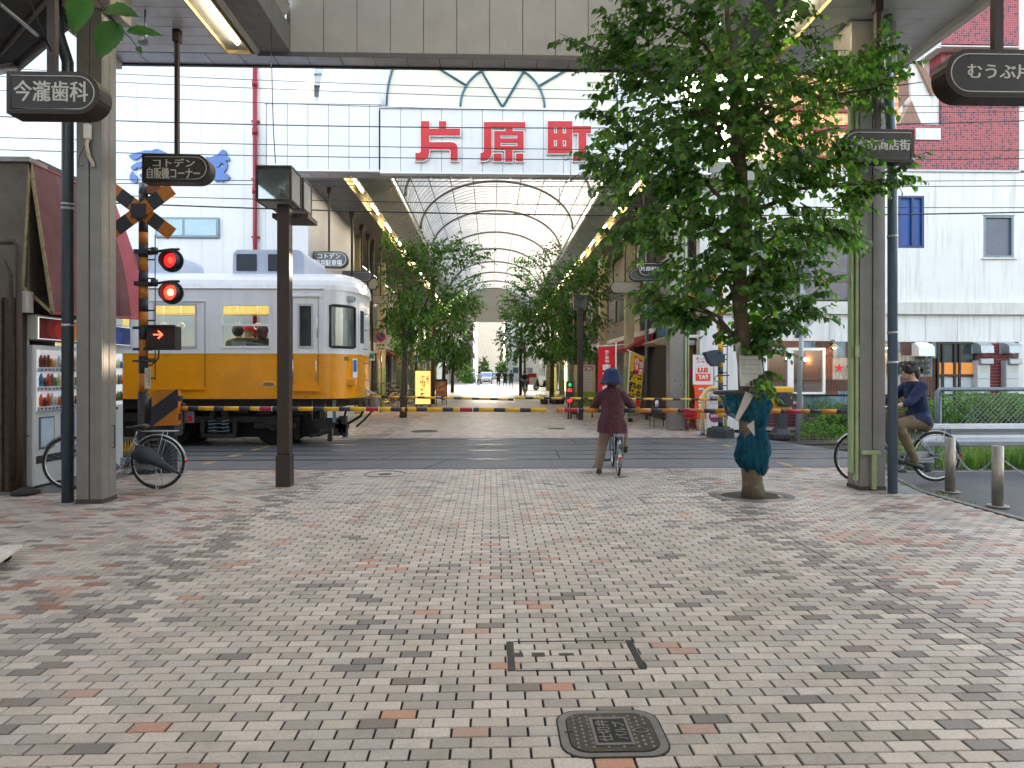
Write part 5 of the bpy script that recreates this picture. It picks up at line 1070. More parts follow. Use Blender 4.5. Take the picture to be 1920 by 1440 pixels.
# brown framed sliding window
x0, z1 = XZ(1756, 642, YB-.1); x1, z0 = XZ(1826, 800, YB-.1); zm = Za(1790, 703, YB-.1)
t = thing('sliding_door', 'brown framed sliding door with orange glow in its upper panes', 'door', (x0, YB, 0)); n = 4; st = (x1-x0)/n
g = MB()
for k in range(n+1): xx = x0+(x1-x0)*(0, .13, .45, .58, 1)[k]; g.box(xx, xx+.05, YB-.14, YB-.06, 0, z1)
g.box(x0, x1+.05, YB-.145, YB-.055, zm-.04, zm+.02); g.box(x0, x1+.05, YB-.145, YB-.055, z1-.05, z1+.001); g.build('frame', brown, t)
g = MB(); zo = Za(1790, 680, YB); g.box(x0+.05, x1, YB-.09, YB-.08, zm, zo); g.build('glowing_pane', M('orange_pane', hx('#7a4516'), .4, 0, .5, 3, emit=(1, .42, .08), es=.09), t)
g = MB(); g.box(x0+.05, x1, YB-.09, YB-.08, zo+.001, z1-.05); g.build('pane', dark_glass, t); g = MB(); g.box(x0+.05, x1, YB-.09, YB-.08, 0, zm-.04); g.build('lower_panel', M('pale_panel', hx('#b9bfc6'), .5), t)
# brick strip and heaters
t = thing('brick_wall', 'dark red brick wall strip with white mortar between the water heaters', 'wall', (Xa(1860, YB), YB, 0))
bx0, bx1 = Xa(1828, YB-.1), Xa(1905, YB-.1); brick = M('dark_red_brick', hx('#6e2229'), .6, 0, .2, 10, bump=.1); g = MB(); g.box(bx0, bx1, YB-.06, YB-.001, 0, zc1-.002); g.build('mortar', M('mortar', hx('#b9a8a8'), .9), t)
def course(par, X0, X1, Z0, Z1, Y, bw, bh, jt, m, cap=300):
    me = None; z = Z0; r = 0
    while z+bh <= Z1+.001:
        x = X0-(bw/2 if r % 2 else 0)
        while x < X1:
            a, b = max(x, X0), min(x+bw-jt, X1)
            if b-a > .03:
                if abs((b-a)-(bw-jt)) < 1e-6:
                    if me is None: mb = MB(); mb.box(0, bw-jt, 0, .02, 0, bh-jt); me = mb.mesh('brick', m)
                    o = bpy.data.objects.new('brick', me); S.collection.objects.link(o); o.parent = par; o.location = Vector((a, Y, z))-par.location
                else: g = MB(); g.box(a, b, Y, Y+.02, z, z+bh-jt); g.build('brick', m, par)
            x += bw
        z += bh; r += 1
course(t, bx0+.005, bx1-.005, .85, zc1-.01, YB-.085, .22, .085, .012, brick)
for (px, l) in ((1845, 'white gas water heater on the brick strip, left one'), (1899, 'white gas water heater at the right end of the brick wall')):
    x0, z1 = XZ(px-12, 676, YB-.3); x1, z0 = XZ(px+12, 738, YB-.3); t = thing('water_heater', l, 'water heater', ((x0+x1)/2, YB-.2, z0)); g = MB(); g.bbox(x0, x1, YB-.3, YB-.09, z0, z1, .012); g.build('casing', vm_white, t)
    g = MB(); g.bbox(x0+.02, x1+.03, YB-.4, YB-.301, z1-.1, z1+.05, .02); g.build('flue', galv_light, t); g = MB(); g.box(x0+.08, x1-.05, YB-.304, YB-.3005, z1-.32, z1-.16); g.build('label_plate', pale, t); g = MB(); zz = (z0+z1)/2-.05; g.box(x0+.01, x1-.01, YB-.303, YB-.3003, zz, zz+.01); g.build('seam', dark_joint, t)
# low wall and base behind the fence
g = MB(); g.box(Xa(1428, YB-.12), Xa(1912, YB-.12), YB-.08, YB-.002, 0, Za(1500, 741, YB)); g.build('base_wall', grime, CF)
t = thing('low_brick_wall', 'low dark brick wall under the cafe window behind the barrier machine', 'wall', (Xa(1460, YB-.2), YB-.2, 0)); a, b = Xa(1428, YB-.2), Xa(1500, YB-.2); g = MB(); g.box(a, b, YB-.2, YB-.15, 0, .75); g.build('mortar', MC['mortar'], t); course(t, a, b, .1, .74, YB-.22, .22, .085, .012, M('wine_brick', hx('#5c2430'), .6, 0, .2, 10))
# tiled upper building
def mosaic(name, c1, c2, mortar, s):
    m = bpy.data.materials.new(name); m.use_nodes = True; n = m.node_tree.nodes; l = m.node_tree.links; b = n['Principled BSDF']; b.inputs['Roughness'].default_value = .35
    geo = n.new('ShaderNodeNewGeometry'); sc = n.new('ShaderNodeVectorMath'); sc.operation = 'SCALE'; sc.inputs['Scale'].default_value = 1/s; l.new(geo.outputs['Position'], sc.inputs[0])
    fl = n.new('ShaderNodeVectorMath'); fl.operation = 'FLOOR'; l.new(sc.outputs[0], fl.inputs[0]); fr = n.new('ShaderNodeVectorMath'); fr.operation = 'FRACTION'; l.new(sc.outputs[0], fr.inputs[0])
    sp0 = n.new('ShaderNodeSeparateXYZ'); l.new(fl.outputs[0], sp0.inputs[0]); cb0 = n.new('ShaderNodeCombineXYZ'); l.new(sp0.outputs[0], cb0.inputs[0]); l.new(sp0.outputs[2], cb0.inputs[1])
    wn = n.new('ShaderNodeTexWhiteNoise'); wn.noise_dimensions = '2D'; l.new(cb0.outputs[0], wn.inputs['Vector'])
    rp = n.new('ShaderNodeValToRGB'); rp.color_ramp.interpolation = 'CONSTANT'; l.new(wn.outputs[0], rp.inputs[0]); e = rp.color_ramp.elements; e[0].color = (*c1, 1); e[1].position = .74; e[1].color = (*c2, 1)
    for p_, k_ in ((.25, 1.15), (.5, .85)): q = e.new(p_); q.color = (*[v*k_ for v in c1], 1)
    sp = n.new('ShaderNodeSeparateXYZ'); l.new(fr.outputs[0], sp.inputs[0]); mn = n.new('ShaderNodeMath'); mn.operation = 'MAXIMUM'
    for i in (0, 2): g1 = n.new('ShaderNodeMath'); g1.operation = 'LESS_THAN'; g1.inputs[1].default_value = .15; l.new(sp.outputs[i], g1.inputs[0]); l.new(g1.outputs[0], mn.inputs[i//2])
    mix = n.new('ShaderNodeMix'); mix.data_type = 'RGBA'; l.new(mn.outputs[0], mix.inputs[0]); l.new(rp.outputs[0], mix.inputs[6]); mix.inputs[7].default_value = (*mortar, 1); l.new(mix.outputs[2], b.inputs['Base Color']); return m
mos = mosaic('mosaic_red', hx('#8e3238'), hx('#2e2438'), hx('#a4626a'), .0605)
TB = thing('tiled_building', 'building clad in dark red mosaic tiles above the white wall', 'building', (12, YB+.4, 7)); YT = YB+.35
g = MB()
def mb_(px0, py0, px1, py1, Y=YT, dep=.5): x0, z1 = XZ(px0, py0, Y); x1, z0 = XZ(px1, py1, Y); g.box(x0, x1, Y, Y+dep, z0, z1)
mb_(1765, 88, 1910, 322); mb_(1640, 232, 1764.8, 322); g.build('tiled_wall', mos, TB)
g = MB(); mb_(1765, -200, 1910, 84, YT-.3, .8); g.build('tiled_oriel', mos, TB); g = MB(); mb_(1762, 84.2, 1912, 89, YT-.32, .8); mb_(1757, -200, 1764.8, 90, YT-.3, .8); g.build('oriel_edge', off_white, TB)
g = MB(); mb_(1911, -200, 2200, 322, YT+.02, .3); mb_(1718, 240, 1764, 262, YT-.05, .04); mb_(1690, -60, 1764.5, 100, YT+.6, .1); g.build('white_wall', white_warm, TB)
g = MB(); mb_(1692, 100, 1764.5, 231.8, YT+.5, .1); g.build('recess_wall', white_warm, TB)
g = MB()
for (P, Y) in (([(1722, 118), (1764, 200), (1748, 178)], 0),): pass
W_ = [XZ(a, b, YT+.1) for a, b in ((1706, 128), (1725, 118), (1752, 176), (1764, 168), (1764, 262), (1740, 262), (1708, 185))]; g.prism(W_[::-1], 'y', YT+.1, YT+.4); g.build('stair_wall', white_warm, TB)
g = MB(); W_ = [XZ(a, b, YT+.0) for a, b in ((1720, 118), (1728, 112), (1756, 170), (1748, 178))]; g.prism(W_[::-1], 'y', YT+.0, YT+.09); W_ = [XZ(a, b, YT+.05) for a, b in ((1686, 232), (1709, 190), (1724, 231))]; g.prism(W_[::-1], 'y', YT+.02, YT+.3); g.build('stair_band', M('tan_plaster', hx('#8f7062'), .8, var=.15), TB)
g = MB()
for k in range(14): xx = Xa(1684+k*1.6, YT+.2); g.box(xx, xx+.012, YT+.18, YT+.2, Za(1690, 200-k*2, YT), Za(1690, 142-k*1.5, YT))
g.build('railing', M('rail_rose', hx('#8c6258'), .6), TB)
# far right facade behind the tree, orange sun flare put into its tiles
t = thing('sun_tinted_building', 'tiled building with painted-in sun flare and dark red sign bands glimpsed through the tree', 'building', (11, 26, 0)); Yo = 26
x0, z1 = XZ(1452, 126, Yo); x1, z0 = XZ(1660, 330, Yo); om = mosaic('mosaic_sun_flare', hx('#c98a55'), hx('#b37443'), hx('#d8b890'), .2)
g = MB(); g.box(x0, x1+3, Yo, Yo+5, 0, z1); g.build('tiled_wall', om, t)
for (a, b, c_, d) in ((1460, 196, 1602, 210), (1460, 233, 1602, 245), (1470, 290, 1602, 296)): X0, Z1 = XZ(a, b, Yo-.1); X1, Z0 = XZ(c_, d, Yo-.1); g = MB(); g.box(X0, X1, Yo-.1, Yo-.01, Z0, Z1); g.build('sign_band', M('wine_band', hx('#6a1f26'), .5), t)
g = MB(); x0_, z_ = XZ(1562, 206, Yo-.12); text_box(g, '人はみな', x0_, x0_+.85, z_, z_+.16, Yo-.13, .02); g.build('lettering', M('pale_letter', hx('#c79a86'), .6), t)
# ================================================================ overhead wires
def wire(pts, Y, r, l):
    P = [(-260, pts[0][1]-(pts[1][1]-pts[0][1])/(pts[1][0]-pts[0][0])*(pts[0][0]+260))]+list(pts)+[(2200, pts[-1][1]+(pts[-1][1]-pts[-2][1])/(pts[-1][0]-pts[-2][0])*(2200-pts[-1][0]))]
    xs = np.array([p[0] for p in P], float); ys = np.array([p[1] for p in P], float); c = np.polyfit(xs, ys, 2)
    V = []
    for i in range(41): px = -260+i*61.5; x, z = XZ(px, float(np.polyval(c, px)), Y); V.append((x, Y, z))
    tag(MB().tube(V, r, 5).build('overhead_wire', black), l, 'wire', 'overhead wires above the tracks')
WR = [([(215, 137), (480, 150), (900, 165), (1170, 172), (1900, 178)], 12.2, .006, 'uppermost overhead wire crossing just under the canopy edge'), ([(215, 153), (480, 166), (900, 181), (1170, 189), (1900, 200)], 12.3, .006, 'second overhead wire from the top'), ([(215, 178), (480, 191), (900, 205), (1170, 214), (1900, 207)], 12.5, .006, 'thin overhead wire just above the thick upper one'),
      ([(0, 217), (480, 234), (900, 240), (1100, 241), (1700, 232), (1900, 226)], 13, .011, 'thick overhead cable across the tops of the red characters'), ([(0, 257), (480, 271), (900, 278), (1100, 281), (1900, 280)], 13.3, .008, 'overhead wire through the middle of the red characters'), ([(0, 280), (480, 292), (900, 298), (1100, 300), (1900, 296)], 13.4, .009, 'overhead wire along the feet of the red characters'),
      ([(215, 336), (480, 338), (1100, 342), (1900, 338)], 13.9, .008, 'overhead wire just under the white arcade front'), ([(480, 345), (1100, 352), (1900, 348)], 14.2, .009, 'grey contact wire below the arcade front'), ([(215, 366), (480, 374), (800, 381), (1100, 384), (1900, 388)], 12.8, .008, 'overhead wire crossing the vault above the thick lower cable'), ([(215, 378), (480, 389), (800, 400), (1100, 405), (1730, 403), (1900, 398)], 12.9, .014, 'thick lowest overhead cable crossing the vault')]
for q in WR: wire(*q)
g = MB()
for (px, a, b, Y) in ((1070, 300, 340, 13.6), (1049, 352, 386, 13.9), (583, 347, 385, 13.5)): x, z1 = XZ(px, a, Y); g.tube([(x, Y, z1), (x, Y, Za(px, b, Y))], .012, 5)
tag(g.build('wire_dropper', galv_light), 'short vertical droppers linking the overhead wires', 'wire dropper')
# ================================================================ tram
TY = 13.75
TR = t = thing('tram', 'white and orange single electric railcar passing over the crossing with its nose near the arcade', 'train', (-8, 15.1, 0))
tw = M('tram_white', (.78, .78, .81), .3, 0, .05, 2, coat=.3, stain=(.45, .45, .47), stain_amt=.3, streak=True); to = M('tram_orange', hx('#ec9a08'), .28, 0, .08, 3, coat=.4, stain=hx('#a86408'), stain_amt=.4, stain_scale=1.2); under = M('underframe_black', (.018, .018, .02), .6, .2, .4, 12); und2 = M('underframe_grey', hx('#2c2a28'), .6, .3, .4, 15)
def tx(px): return Xa(px, TY)
def tz(py): return Za(500, py, TY)
XF = tx(607); ZB, ZM, ZW0, ZW1, ZS = .98, tz(663), tz(652), tz(570), 3.16
wins = [(-420, -340), (-300, -220), (-150, -60), (-20, 60), (100, 180), (213, 246), (287, 369), (414, 508), (558, 587)]
def plan(ins, t):  # t 0..1 along the curved nose, ins = distance inward
    a = t*math.pi/2; return (XF+(.61-ins)*math.sin(a)**.85 if t > 0 else XF, 15.1-(1.35-ins)*math.cos(a)**.9 if t < 1 else 15.1)
def sidebox(x0, x1, z0, z1, m, nm='side_panel'): g = MB(); g.box(x0, x1, TY, TY+.06, z0, z1); return g.build(nm, m, t)
XE = -24.0
sidebox(XE, XF, ZB, ZM, to, 'lower_panel'); sidebox(XE, XF, ZM, ZW0, tw, 'waist_panel'); sidebox(XE, XF, ZW1, ZS, tw, 'cant_panel')
e_ = [XE]+[v for a, b in wins for v in (tx(a), tx(b))]+[XF]
for i in range(0, len(e_), 2): sidebox(e_[i], e_[i+1], ZW0, ZW1, tw, 'window_pillar')
for k, (a, b) in enumerate(wins):
    xa, xb = tx(a), tx(b); g = MB(); e = .035
    g.box(xa, xb, TY-.012, TY+.05, ZW1-e, ZW1+.01); g.box(xa, xb, TY-.012, TY+.05, ZW0-.012, ZW0+e); g.box(xa, xa+e, TY-.012, TY+.05, ZW0+e, ZW1-e); g.box(xb-e, xb, TY-.012, TY+.05, ZW0+e, ZW1-e)
    door = k in (5, 6, 8)
    if not door: zz = ZW0+(ZW1-ZW0)*.52; g.box(xa+e, xb-e, TY-.006, TY+.03, zz-.02, zz+.02)
    f = g.build('window_frame', tw if not door else M('tram_frame', (.5, .5, .54), .3), t)
    g = MB(); g.box(xa+e, xb-e, TY+.03, TY+.034, ZW0+e, ZW1-e); g.build('pane', M('tram_door_glass', hx('#2c3638'), .06) if k == 8 else glass('tram_glass', (.92, .95, .92), .64, .02), f)
# nose, in bands with the cab window left open
tS = [i/20 for i in range(21)]
def band(z0, z1, m, skip=None, nm='nose_panel'):
    g = MB()
    for i in range(20):
        if skip and skip[0] <= i < skip[1]: continue
        (a, b), (c, d) = plan(0, tS[i]), plan(0, tS[i+1]); g.add([(a, b, z0), (c, d, z0), (c, d, z1), (a, b, z1)], [(0, 1, 2, 3)], True)
    g.build(nm, m, t); g = MB()
    for i in range(20):
        (a, b), (c, d) = plan(0, tS[i]), plan(0, tS[i+1]); g.add([(a, 30.2-b, z0), (c, 30.2-d, z0), (c, 30.2-d, z1), (a, 30.2-b, z1)], [(3, 2, 1, 0)], True)
    g.build(nm, m, t)
band(ZB, ZM, to); band(ZM, ZW0+.0, tw); band(ZW0, ZW1, tw, (2, 12)); band(ZW1, ZS, tw)
g = MB(); h = MB()
for i in range(2, 12):
    (a, b), (c, d) = plan(.03, tS[i]), plan(.03, tS[i+1]); g.add([(a, b, ZW0), (c, d, ZW0), (c, d, ZW1), (a, b, ZW1)], [(0, 1, 2, 3)], True)
P0 = [plan(-.008, tS[i]) for i in range(2, 13)]; h.tube([(a, b, ZW0+.02) for a, b in P0]+[(a, b, ZW1-.02) for a, b in reversed(P0)], .028, 6, closed=True)
W = g.build('cab_window', glass('cab_glass', (.45, .55, .58), .45, .03), t); h.build('gasket', rubber, W)
# roof shell
g = MB(); prof = [(0, ZS), (.02, ZS+.1), (.07, ZS+.2), (.17, ZS+.29), (.34, ZS+.36), (.65, ZS+.41), (1.0, ZS+.43), (1.34, ZS+.44)]
for i in range(len(prof)-1):
    (s0, z0), (s1, z1) = prof[i], prof[i+1]
    g.add([(XE, TY+s0, z0), (XF, TY+s0, z0), (XF, TY+s1, z1), (XE, TY+s1, z1)], [(0, 1, 2, 3)], True); g.add([(XE, 30.2-TY-s0, z0), (XF, 30.2-TY-s0, z0), (XF, 30.2-TY-s1, z1), (XE, 30.2-TY-s1, z1)], [(3, 2, 1, 0)], True)
    for k in range(20):
        q = []
        for (s_, z_) in ((s0, z0), (s1, z1)):
            r = 1-s_/1.35; 
            for kk in ((k, k+1) if s_ == s0 and z_ == z0 else (k+1, k)):
                a = tS[kk]*math.pi/2; rx = max(.0, .66-s_*.5)*(1 if s_ < 1 else r); q.append((XF+rx*math.sin(a)**.85, 15.1-(1.35-s_)*math.cos(a)**.9 if tS[kk] < 1 else 15.1, z_))
        g.add(q, [(0, 1, 2, 3)], True); g.add([(x, 30.2-y, z) for x, y, z in q], [(3, 2, 1, 0)], True)
g.build('roof', tw, t)
g = MB(); g.tube([(XE, TY-.012, ZS+.02), (XF, TY-.012, ZS+.02)], .016, 6); g.build('gutter', tw, t)
g = MB(); g.box(XE, XF-.96, 16.39, 16.45, ZB, 1.95); g.box(XE, XF-.96, 16.39, 16.45, 2.9, ZS)
x = XE
while x < XF-2: g.box(x, x+.5, 16.39, 16.45, 1.95, 2.9); x += 1.7
g.build('far_side', M('tram_inner_wall', hx('#b9a66c'), .5), t)
g = MB(); g.box(XE, XF+.1, TY+.07, 16.38, ZB+.04, ZB+.1); g.mat(1).box(XE, XF-1.0, TY+.12, TY+.6, 1.1, 1.75); g.box(XE, XF-1.0, TY+.10, TY+.2, 1.3, 1.86); g.mat(2).box(XE, XF-1.0, 14.0, 16.2, ZS+.02, ZS+.04); g.mat(0).box(XF-.95, XF-.9, TY+.1, 16.3, 1.1, ZS)
g.build('interior', [M('tram_floor', hx('#5c5046'), .6), M('seat_green', hx('#3b5a3c'), .8), M('tram_ceiling_glow', (.8, .77, .65), .5, emit=(1, .9, .6), es=.75)], t)  # ceiling strip itself glows in place of the tram's lamps
for k, px in enumerate((300, 333, 440, 478)):
    g = MB(); x = tx(px)*1.05; g.tube([(x, 14.6, ZS), (x, 14.6, 2.55)], .01, 5); g.tube([(x+.07*math.cos(a*.6283), 14.6, 2.48+.07*math.sin(a*.6283)) for a in range(10)], .011, 5, closed=True); g.build('hand_strap', white_sign, t)
g = MB(); g.tube([(XE, 14.6, 2.72), (XF-1, 14.6, 2.72)], .012, 5); g.tube([(tx(372)*1.05, 14.7, 1.1), (tx(372)*1.05, 14.7, ZS)], .017, 6); g.build('grab_rail', M('rail_yellow', hx('#c9a020'), .4), t)
g = MB(); g.box(tx(322), tx(345), 15.6, 15.63, 2.25, 2.7); g.build('poster', M('poster_red', hx('#b84a3a'), .5, 0, .8, 20), t)
# doors, lines, handles, plate
def line(m, px0, py0, px1, py1, dep=.01, Y=TY, nm='trim'): x0, z1 = XZ(px0, py0, Y); x1, z0 = XZ(px1, py1, Y); g = MB(); g.box(x0, x1, Y-dep, Y+.001, z0, z1); return g.build(nm, m, t)
D = line(tw, 537, 553, 600, 556.5, .03, nm='door_hood')
for (a, b) in ((548, 549.3), (596, 597.3)): line(M('groove_grey', (.25, .25, .28), .6), a, 558, b, 662, .004, nm='door_edge'); line(M('groove_orange', hx('#8f5505'), .6), a, 664, b, 724, .004, nm='door_edge')
line(to, 547, 723, 596, 733, .05, nm='step'); line(M('step_orange', hx('#e09a20'), .4), 545, 731, 600, 733.5, .07, nm='step')
line(to, 283, 728, 386, 731, .03, nm='step'); line(MC['groove_orange'], 383.5, 664, 385, 729, .006, nm='door_edge'); line(tw, 281, 563, 384, 565.5, .02, nm='door_hood'); line(MC['groove_grey'], 383.5, 566, 385, 662, .004, nm='door_edge')
line(M('belt_line', hx('#c9a860'), .4), -300, 662, 606, 664, .006, nm='belt')
g = MB()
for (px, a, b) in ((594, 675, 713), (551, 675, 713), (596, 592, 632)): x = tx(px); z0, z1 = tz(b), tz(a); g.tube([(x, TY, z1), (x, TY-.06, z1), (x, TY-.06, z0), (x, TY, z0)], .009, 6)
g.build('handrail', chrome, t)
cx, cz = tx(504), tz(720.5); g = MB(); g.prism([(cx+.14*math.cos(a*.2618), cz+.058*math.sin(a*.2618)) for a in range(24)], 'y', TY-.012, TY+.001); g.mat(1).prism([(cx+.12*math.cos(a*.2618), cz+.042*math.sin(a*.2618)) for a in range(24)], 'y', TY-.015, TY-.0125)
g.build('maker_plate', [M('plate_cream', hx('#e6c88a'), .4), M('plate_dark', hx('#8f6a30'), .4)], t)
# nose fittings (placed on the curve)
def nose(tt, z, out=.0): x, y = plan(-out, tt); return Vector((x, y, z))
def ribbon(m, t0, t1, z0, z1, out, nm):
    g = MB(); n = 4
    for i in range(n): a, b = t0+(t1-t0)*i/n, t0+(t1-t0)*(i+1)/n; p, q = plan(-out, a), plan(-out, b); g.quad((*p, z0), (*q, z0), (*q, z1), (*p, z1))
    g.build(nm, m, t)
ribbon(white_sign, .545, .66, tz(708)-.01, tz(671), .012, 'notice'); ribbon(M('notice_blue', hx('#3a66b8'), .4), .56, .64, tz(697), tz(674), .016, 'notice_picture')
ribbon(M('destination_board', hx('#cfd8c8'), .4), .5, .585, tz(628), tz(598), -.05, 'route_board')
for (a, b) in ((.70, .705), (.93, .935)): ribbon(MC['groove_grey'], a, b, ZM+.02, tz(560), .004, 'gangway_edge'); ribbon(MC['groove_orange'], a, b, ZB+.1, ZM, .004, 'gangway_edge')
ribbon(dark_glass, .76, .88, tz(640), tz(575), .003, 'gangway_window')
p = nose(.5, tz(717), .03); g = MB(); g.bbox(p.x-.09, p.x+.1, p.y-.08, p.y+.05, p.z-.07, p.z+.07, .015); g.build('lamp_box', to, t)
p = nose(.50, tz(557), .05); g = MB(); g.bbox(p.x-.08, p.x+.06, p.y-.07, p.y+.07, p.z-.05, p.z+.06, .01); g.mat(1).cyl((p.x+.06, p.y-.02, p.z), (p.x+.075, p.y-.02, p.z), .035, 10); g.build('mirror_camera', [galv_light, black], t)
p = nose(.86, tz(532), .0); g = MB(); g.cyl((p.x-.05, p.y-.05, p.z), (p.x+.05, p.y-.07, p.z), .1, 14); g.mat(1).cyl((p.x+.051, p.y-.07, p.z), (p.x+.06, p.y-.07, p.z), .085, 14); g.build('headlight', [galv_light, M('headlight_lit', (1, .8, .5), .3, var=0, emit=(1, .78, .5), es=8)], t)
g = MB(); p = nose(.85, 2.0, .05)
for z in (1.35, 1.7, 2.0, 2.4, 2.75): g.tube([(p.x-.03, p.y-.05, z), (p.x+.09, p.y-.1, z)], .012, 5)
g.build('front_handrail', galv_light, t)
ribbon(M('number_dark', hx('#8a6a20'), .5), .36, .47, tz(676), tz(668), .002, 'number')
# roof gear
for (a, b) in ((433, 568), (150, 305), (-120, 40)):
    x0, x1 = tx(a)*1.02, tx(b)*1.02; z0, z1 = 3.5, Za(500, 470, 14.2); g = MB(); g.prism([(x0, z0), (x1, z0), (x1, z1-.12), (x1-.05, z1-.03), (x1-.12, z1), (x0+.1, z1), (x0+.02, z1-.08)], 'y', 14.1, 16.0)
    A_ = g.build('roof_cooler', M('cooler_blue_white', hx('#b9c4d8'), .4, 0, .08, 3), t)
    for (u, v) in ((.06, .34), (.5, .78)): g = MB(); g.box(x0+(x1-x0)*u, x0+(x1-x0)*v, 14.085, 14.099, z0+.08, z1-.09); g.build('grille', M('grille_dark', hx('#333a44'), .6), A_)
# underframe and bogies
g = MB(); g.box(XE, XF+.2, 13.95, 16.25, .78, ZB-.005); g.box(-16, -9.3, 13.95, 14.5, .35, .78); g.box(tx(372), tx(372)+.001, 14.3, 15.9, .3, .7)
g.box(XE, XF-.3, 14.62, 15.3, .14, .78)  # full-length core added to stop light showing through under the tram
g.build('underframe_and_shade_core', under, t)
RW = .42
for xb in (tx(415)*1.03,):
    for dx in (-1.05, 1.05):
        xw = xb+dx
        for yy in (14.28, 15.36):
            g = MB(); g.cyl((xw, yy, RW), (xw, yy+.11, RW), RW, 28); g.cyl((xw, yy+.09, RW), (xw, yy+.13, RW), RW+.03, 28); Wl = g.build('wheel', M('wheel_steel', hx('#171615'), .5, .5, .3, 10), t)
            g = MB(); g.cyl((xw, yy-.1, RW), (xw, yy, RW), .12, 14); g.mat(1).cyl((xw, yy-.16, RW), (xw, yy-.1, RW), .085, 14); g.build('axle_box', [und2, M('axle_cap', hx('#9a9288'), .4, .5)], Wl)
        g = MB(); g.cyl((xw, 14.2, RW), (xw, 15.5, RW), .07, 10); g.build('axle', under, t)
    g = MB(); g.bbox(xb-1.4, xb+1.4, 14.05, 14.15, .48, .62, .02); g.bbox(xb-.34, xb+.34, 14.0, 14.12, .18, .26, .01); g.bbox(xb-.36, xb-.28, 14.0, 14.12, .26, .56, .01); g.bbox(xb+.28, xb+.36, 14.0, 14.12, .26, .56, .01)
    g.add([(xb-.22, 14.0, .56), (xb-.1, 14.0, .56), (xb-.02, 14.0, .86), (xb-.1, 14.0, .86), (xb-.22, 14.1, .56), (xb-.1, 14.1, .56), (xb-.02, 14.1, .86), (xb-.1, 14.1, .86)], [(0, 1, 2, 3), (4, 7, 6, 5), (0, 4, 5, 1), (1, 5, 6, 2), (3, 2, 6, 7), (0, 3, 7, 4)])
    g.add([(xb+.22, 14.0, .56), (xb+.1, 14.0, .56), (xb+.02, 14.0, .86), (xb+.1, 14.0, .86), (xb+.22, 14.1, .56), (xb+.1, 14.1, .56), (xb+.02, 14.1, .86), (xb+.1, 14.1, .86)], [(3, 2, 1, 0), (5, 6, 7, 4), (1, 5, 4, 0), (2, 6, 5, 1), (7, 6, 2, 3), (4, 7, 3, 0)])
    g.bbox(xb-1.55, xb-.7, 14.02, 14.1, .36, .48, .02); g.bbox(xb+.7, xb+1.55, 14.02, 14.1, .36, .48, .02)
    g.build('bogie_frame', und2, t)
    g = MB()
    for sx in (-.14, .14): g.tube([(xb+sx+.075*math.cos(i*.7), 14.06+.06*math.sin(i*.7), .27+.27*i/36) for i in range(37)], .016, 5)
    g.box(xb-.2, xb+.2, 14.01, 14.11, .3, .32); g.box(xb-.2, xb+.2, 14.01, 14.11, .38, .4); g.box(xb-.2, xb+.2, 14.01, 14.11, .46, .48); g.build('spring', galv, t)
    for s in (-1, 1): g = MB(); g.bbox(xb+s*1.05-.14, xb+s*1.05+.14, 13.98, 14.1, .44, .54, .01); g.bbox(xb+s*1.5-.05, xb+s*1.5+.05, 14.25, 14.4, .12, .6, .01); g.build('brake_gear', und2, t)
g = MB()
for k in range(26):
    rd = random.Random(k); x = rd.uniform(-13, XF+.1); z = rd.uniform(.35, .75); g.box(x, x+rd.uniform(.1, .5), 14.0+rd.random()*.3, 14.5, z, z+rd.uniform(.04, .2))
g.build('equipment', under, t)
g = MB(); x0, x1 = tx(583), tx(608); z0 = tz(788)
g.tube([(x0, 13.85, .95), (x0, 13.85, z0), (x1, 13.85, z0), (x1, 13.85, .95)], .012, 6); xg = tx(623); g.box(xg-.03, xg+.03, 13.9, 13.96, .5, .95); g.build('step_frame', galv, t)
g = MB(); a = tx(600); 
for (q0, q1, zz0, zz1) in ((617, 634, 820, 790), (605, 645, 806, 798), (628, 642, 815, 783), (607, 612, 831, 800), (636, 643, 823, 806)): g.box(tx(q0), tx(q1), 14.05, 14.25, tz(zz0), tz(zz1))
g.tube([(tx(572), 14.1, tz(822)), (tx(610), 14.1, tz(812))], .03, 6); g.build('guard_gear', under, t)
def hose(pts, r, Y=14.9): return MB().tube([(*((XZ(a, b, Y)[0], Y, XZ(a, b, Y)[1])),) for a, b in pts], r, 7).build('air_hose', rubber, t)
hose([(682, 752), (684, 765), (676, 780), (660, 790), (648, 796)], .03); hose([(697, 766), (694, 775), (682, 788), (668, 800)], .022); hose([(650, 765), (646, 780), (640, 790)], .025)
g = MB(); x, z = XZ(692, 755, 15.1); g.bbox(x-.22, x+.02, 14.98, 15.22, z-.11, z+.1, .02); g.bbox(x+.02, x+.2, 14.95, 15.25, z-.13, z+.13, .03); g.cyl((x-.6, 15.1, z), (x-.22, 15.1, z), .06, 10); g.build('coupler', M('coupler_grey', hx('#7d6f68'), .55, .3, .3, 12), t)
g = MB(); g.prism([(XZ(678, 727, 15.1)), (XZ(682, 725, 15.1)), (XZ(702, 737, 15.1)), (XZ(700, 739, 15.1))][::-1], 'y', 14.9, 15.1); g.build('jumper_arm', galv_light, t)
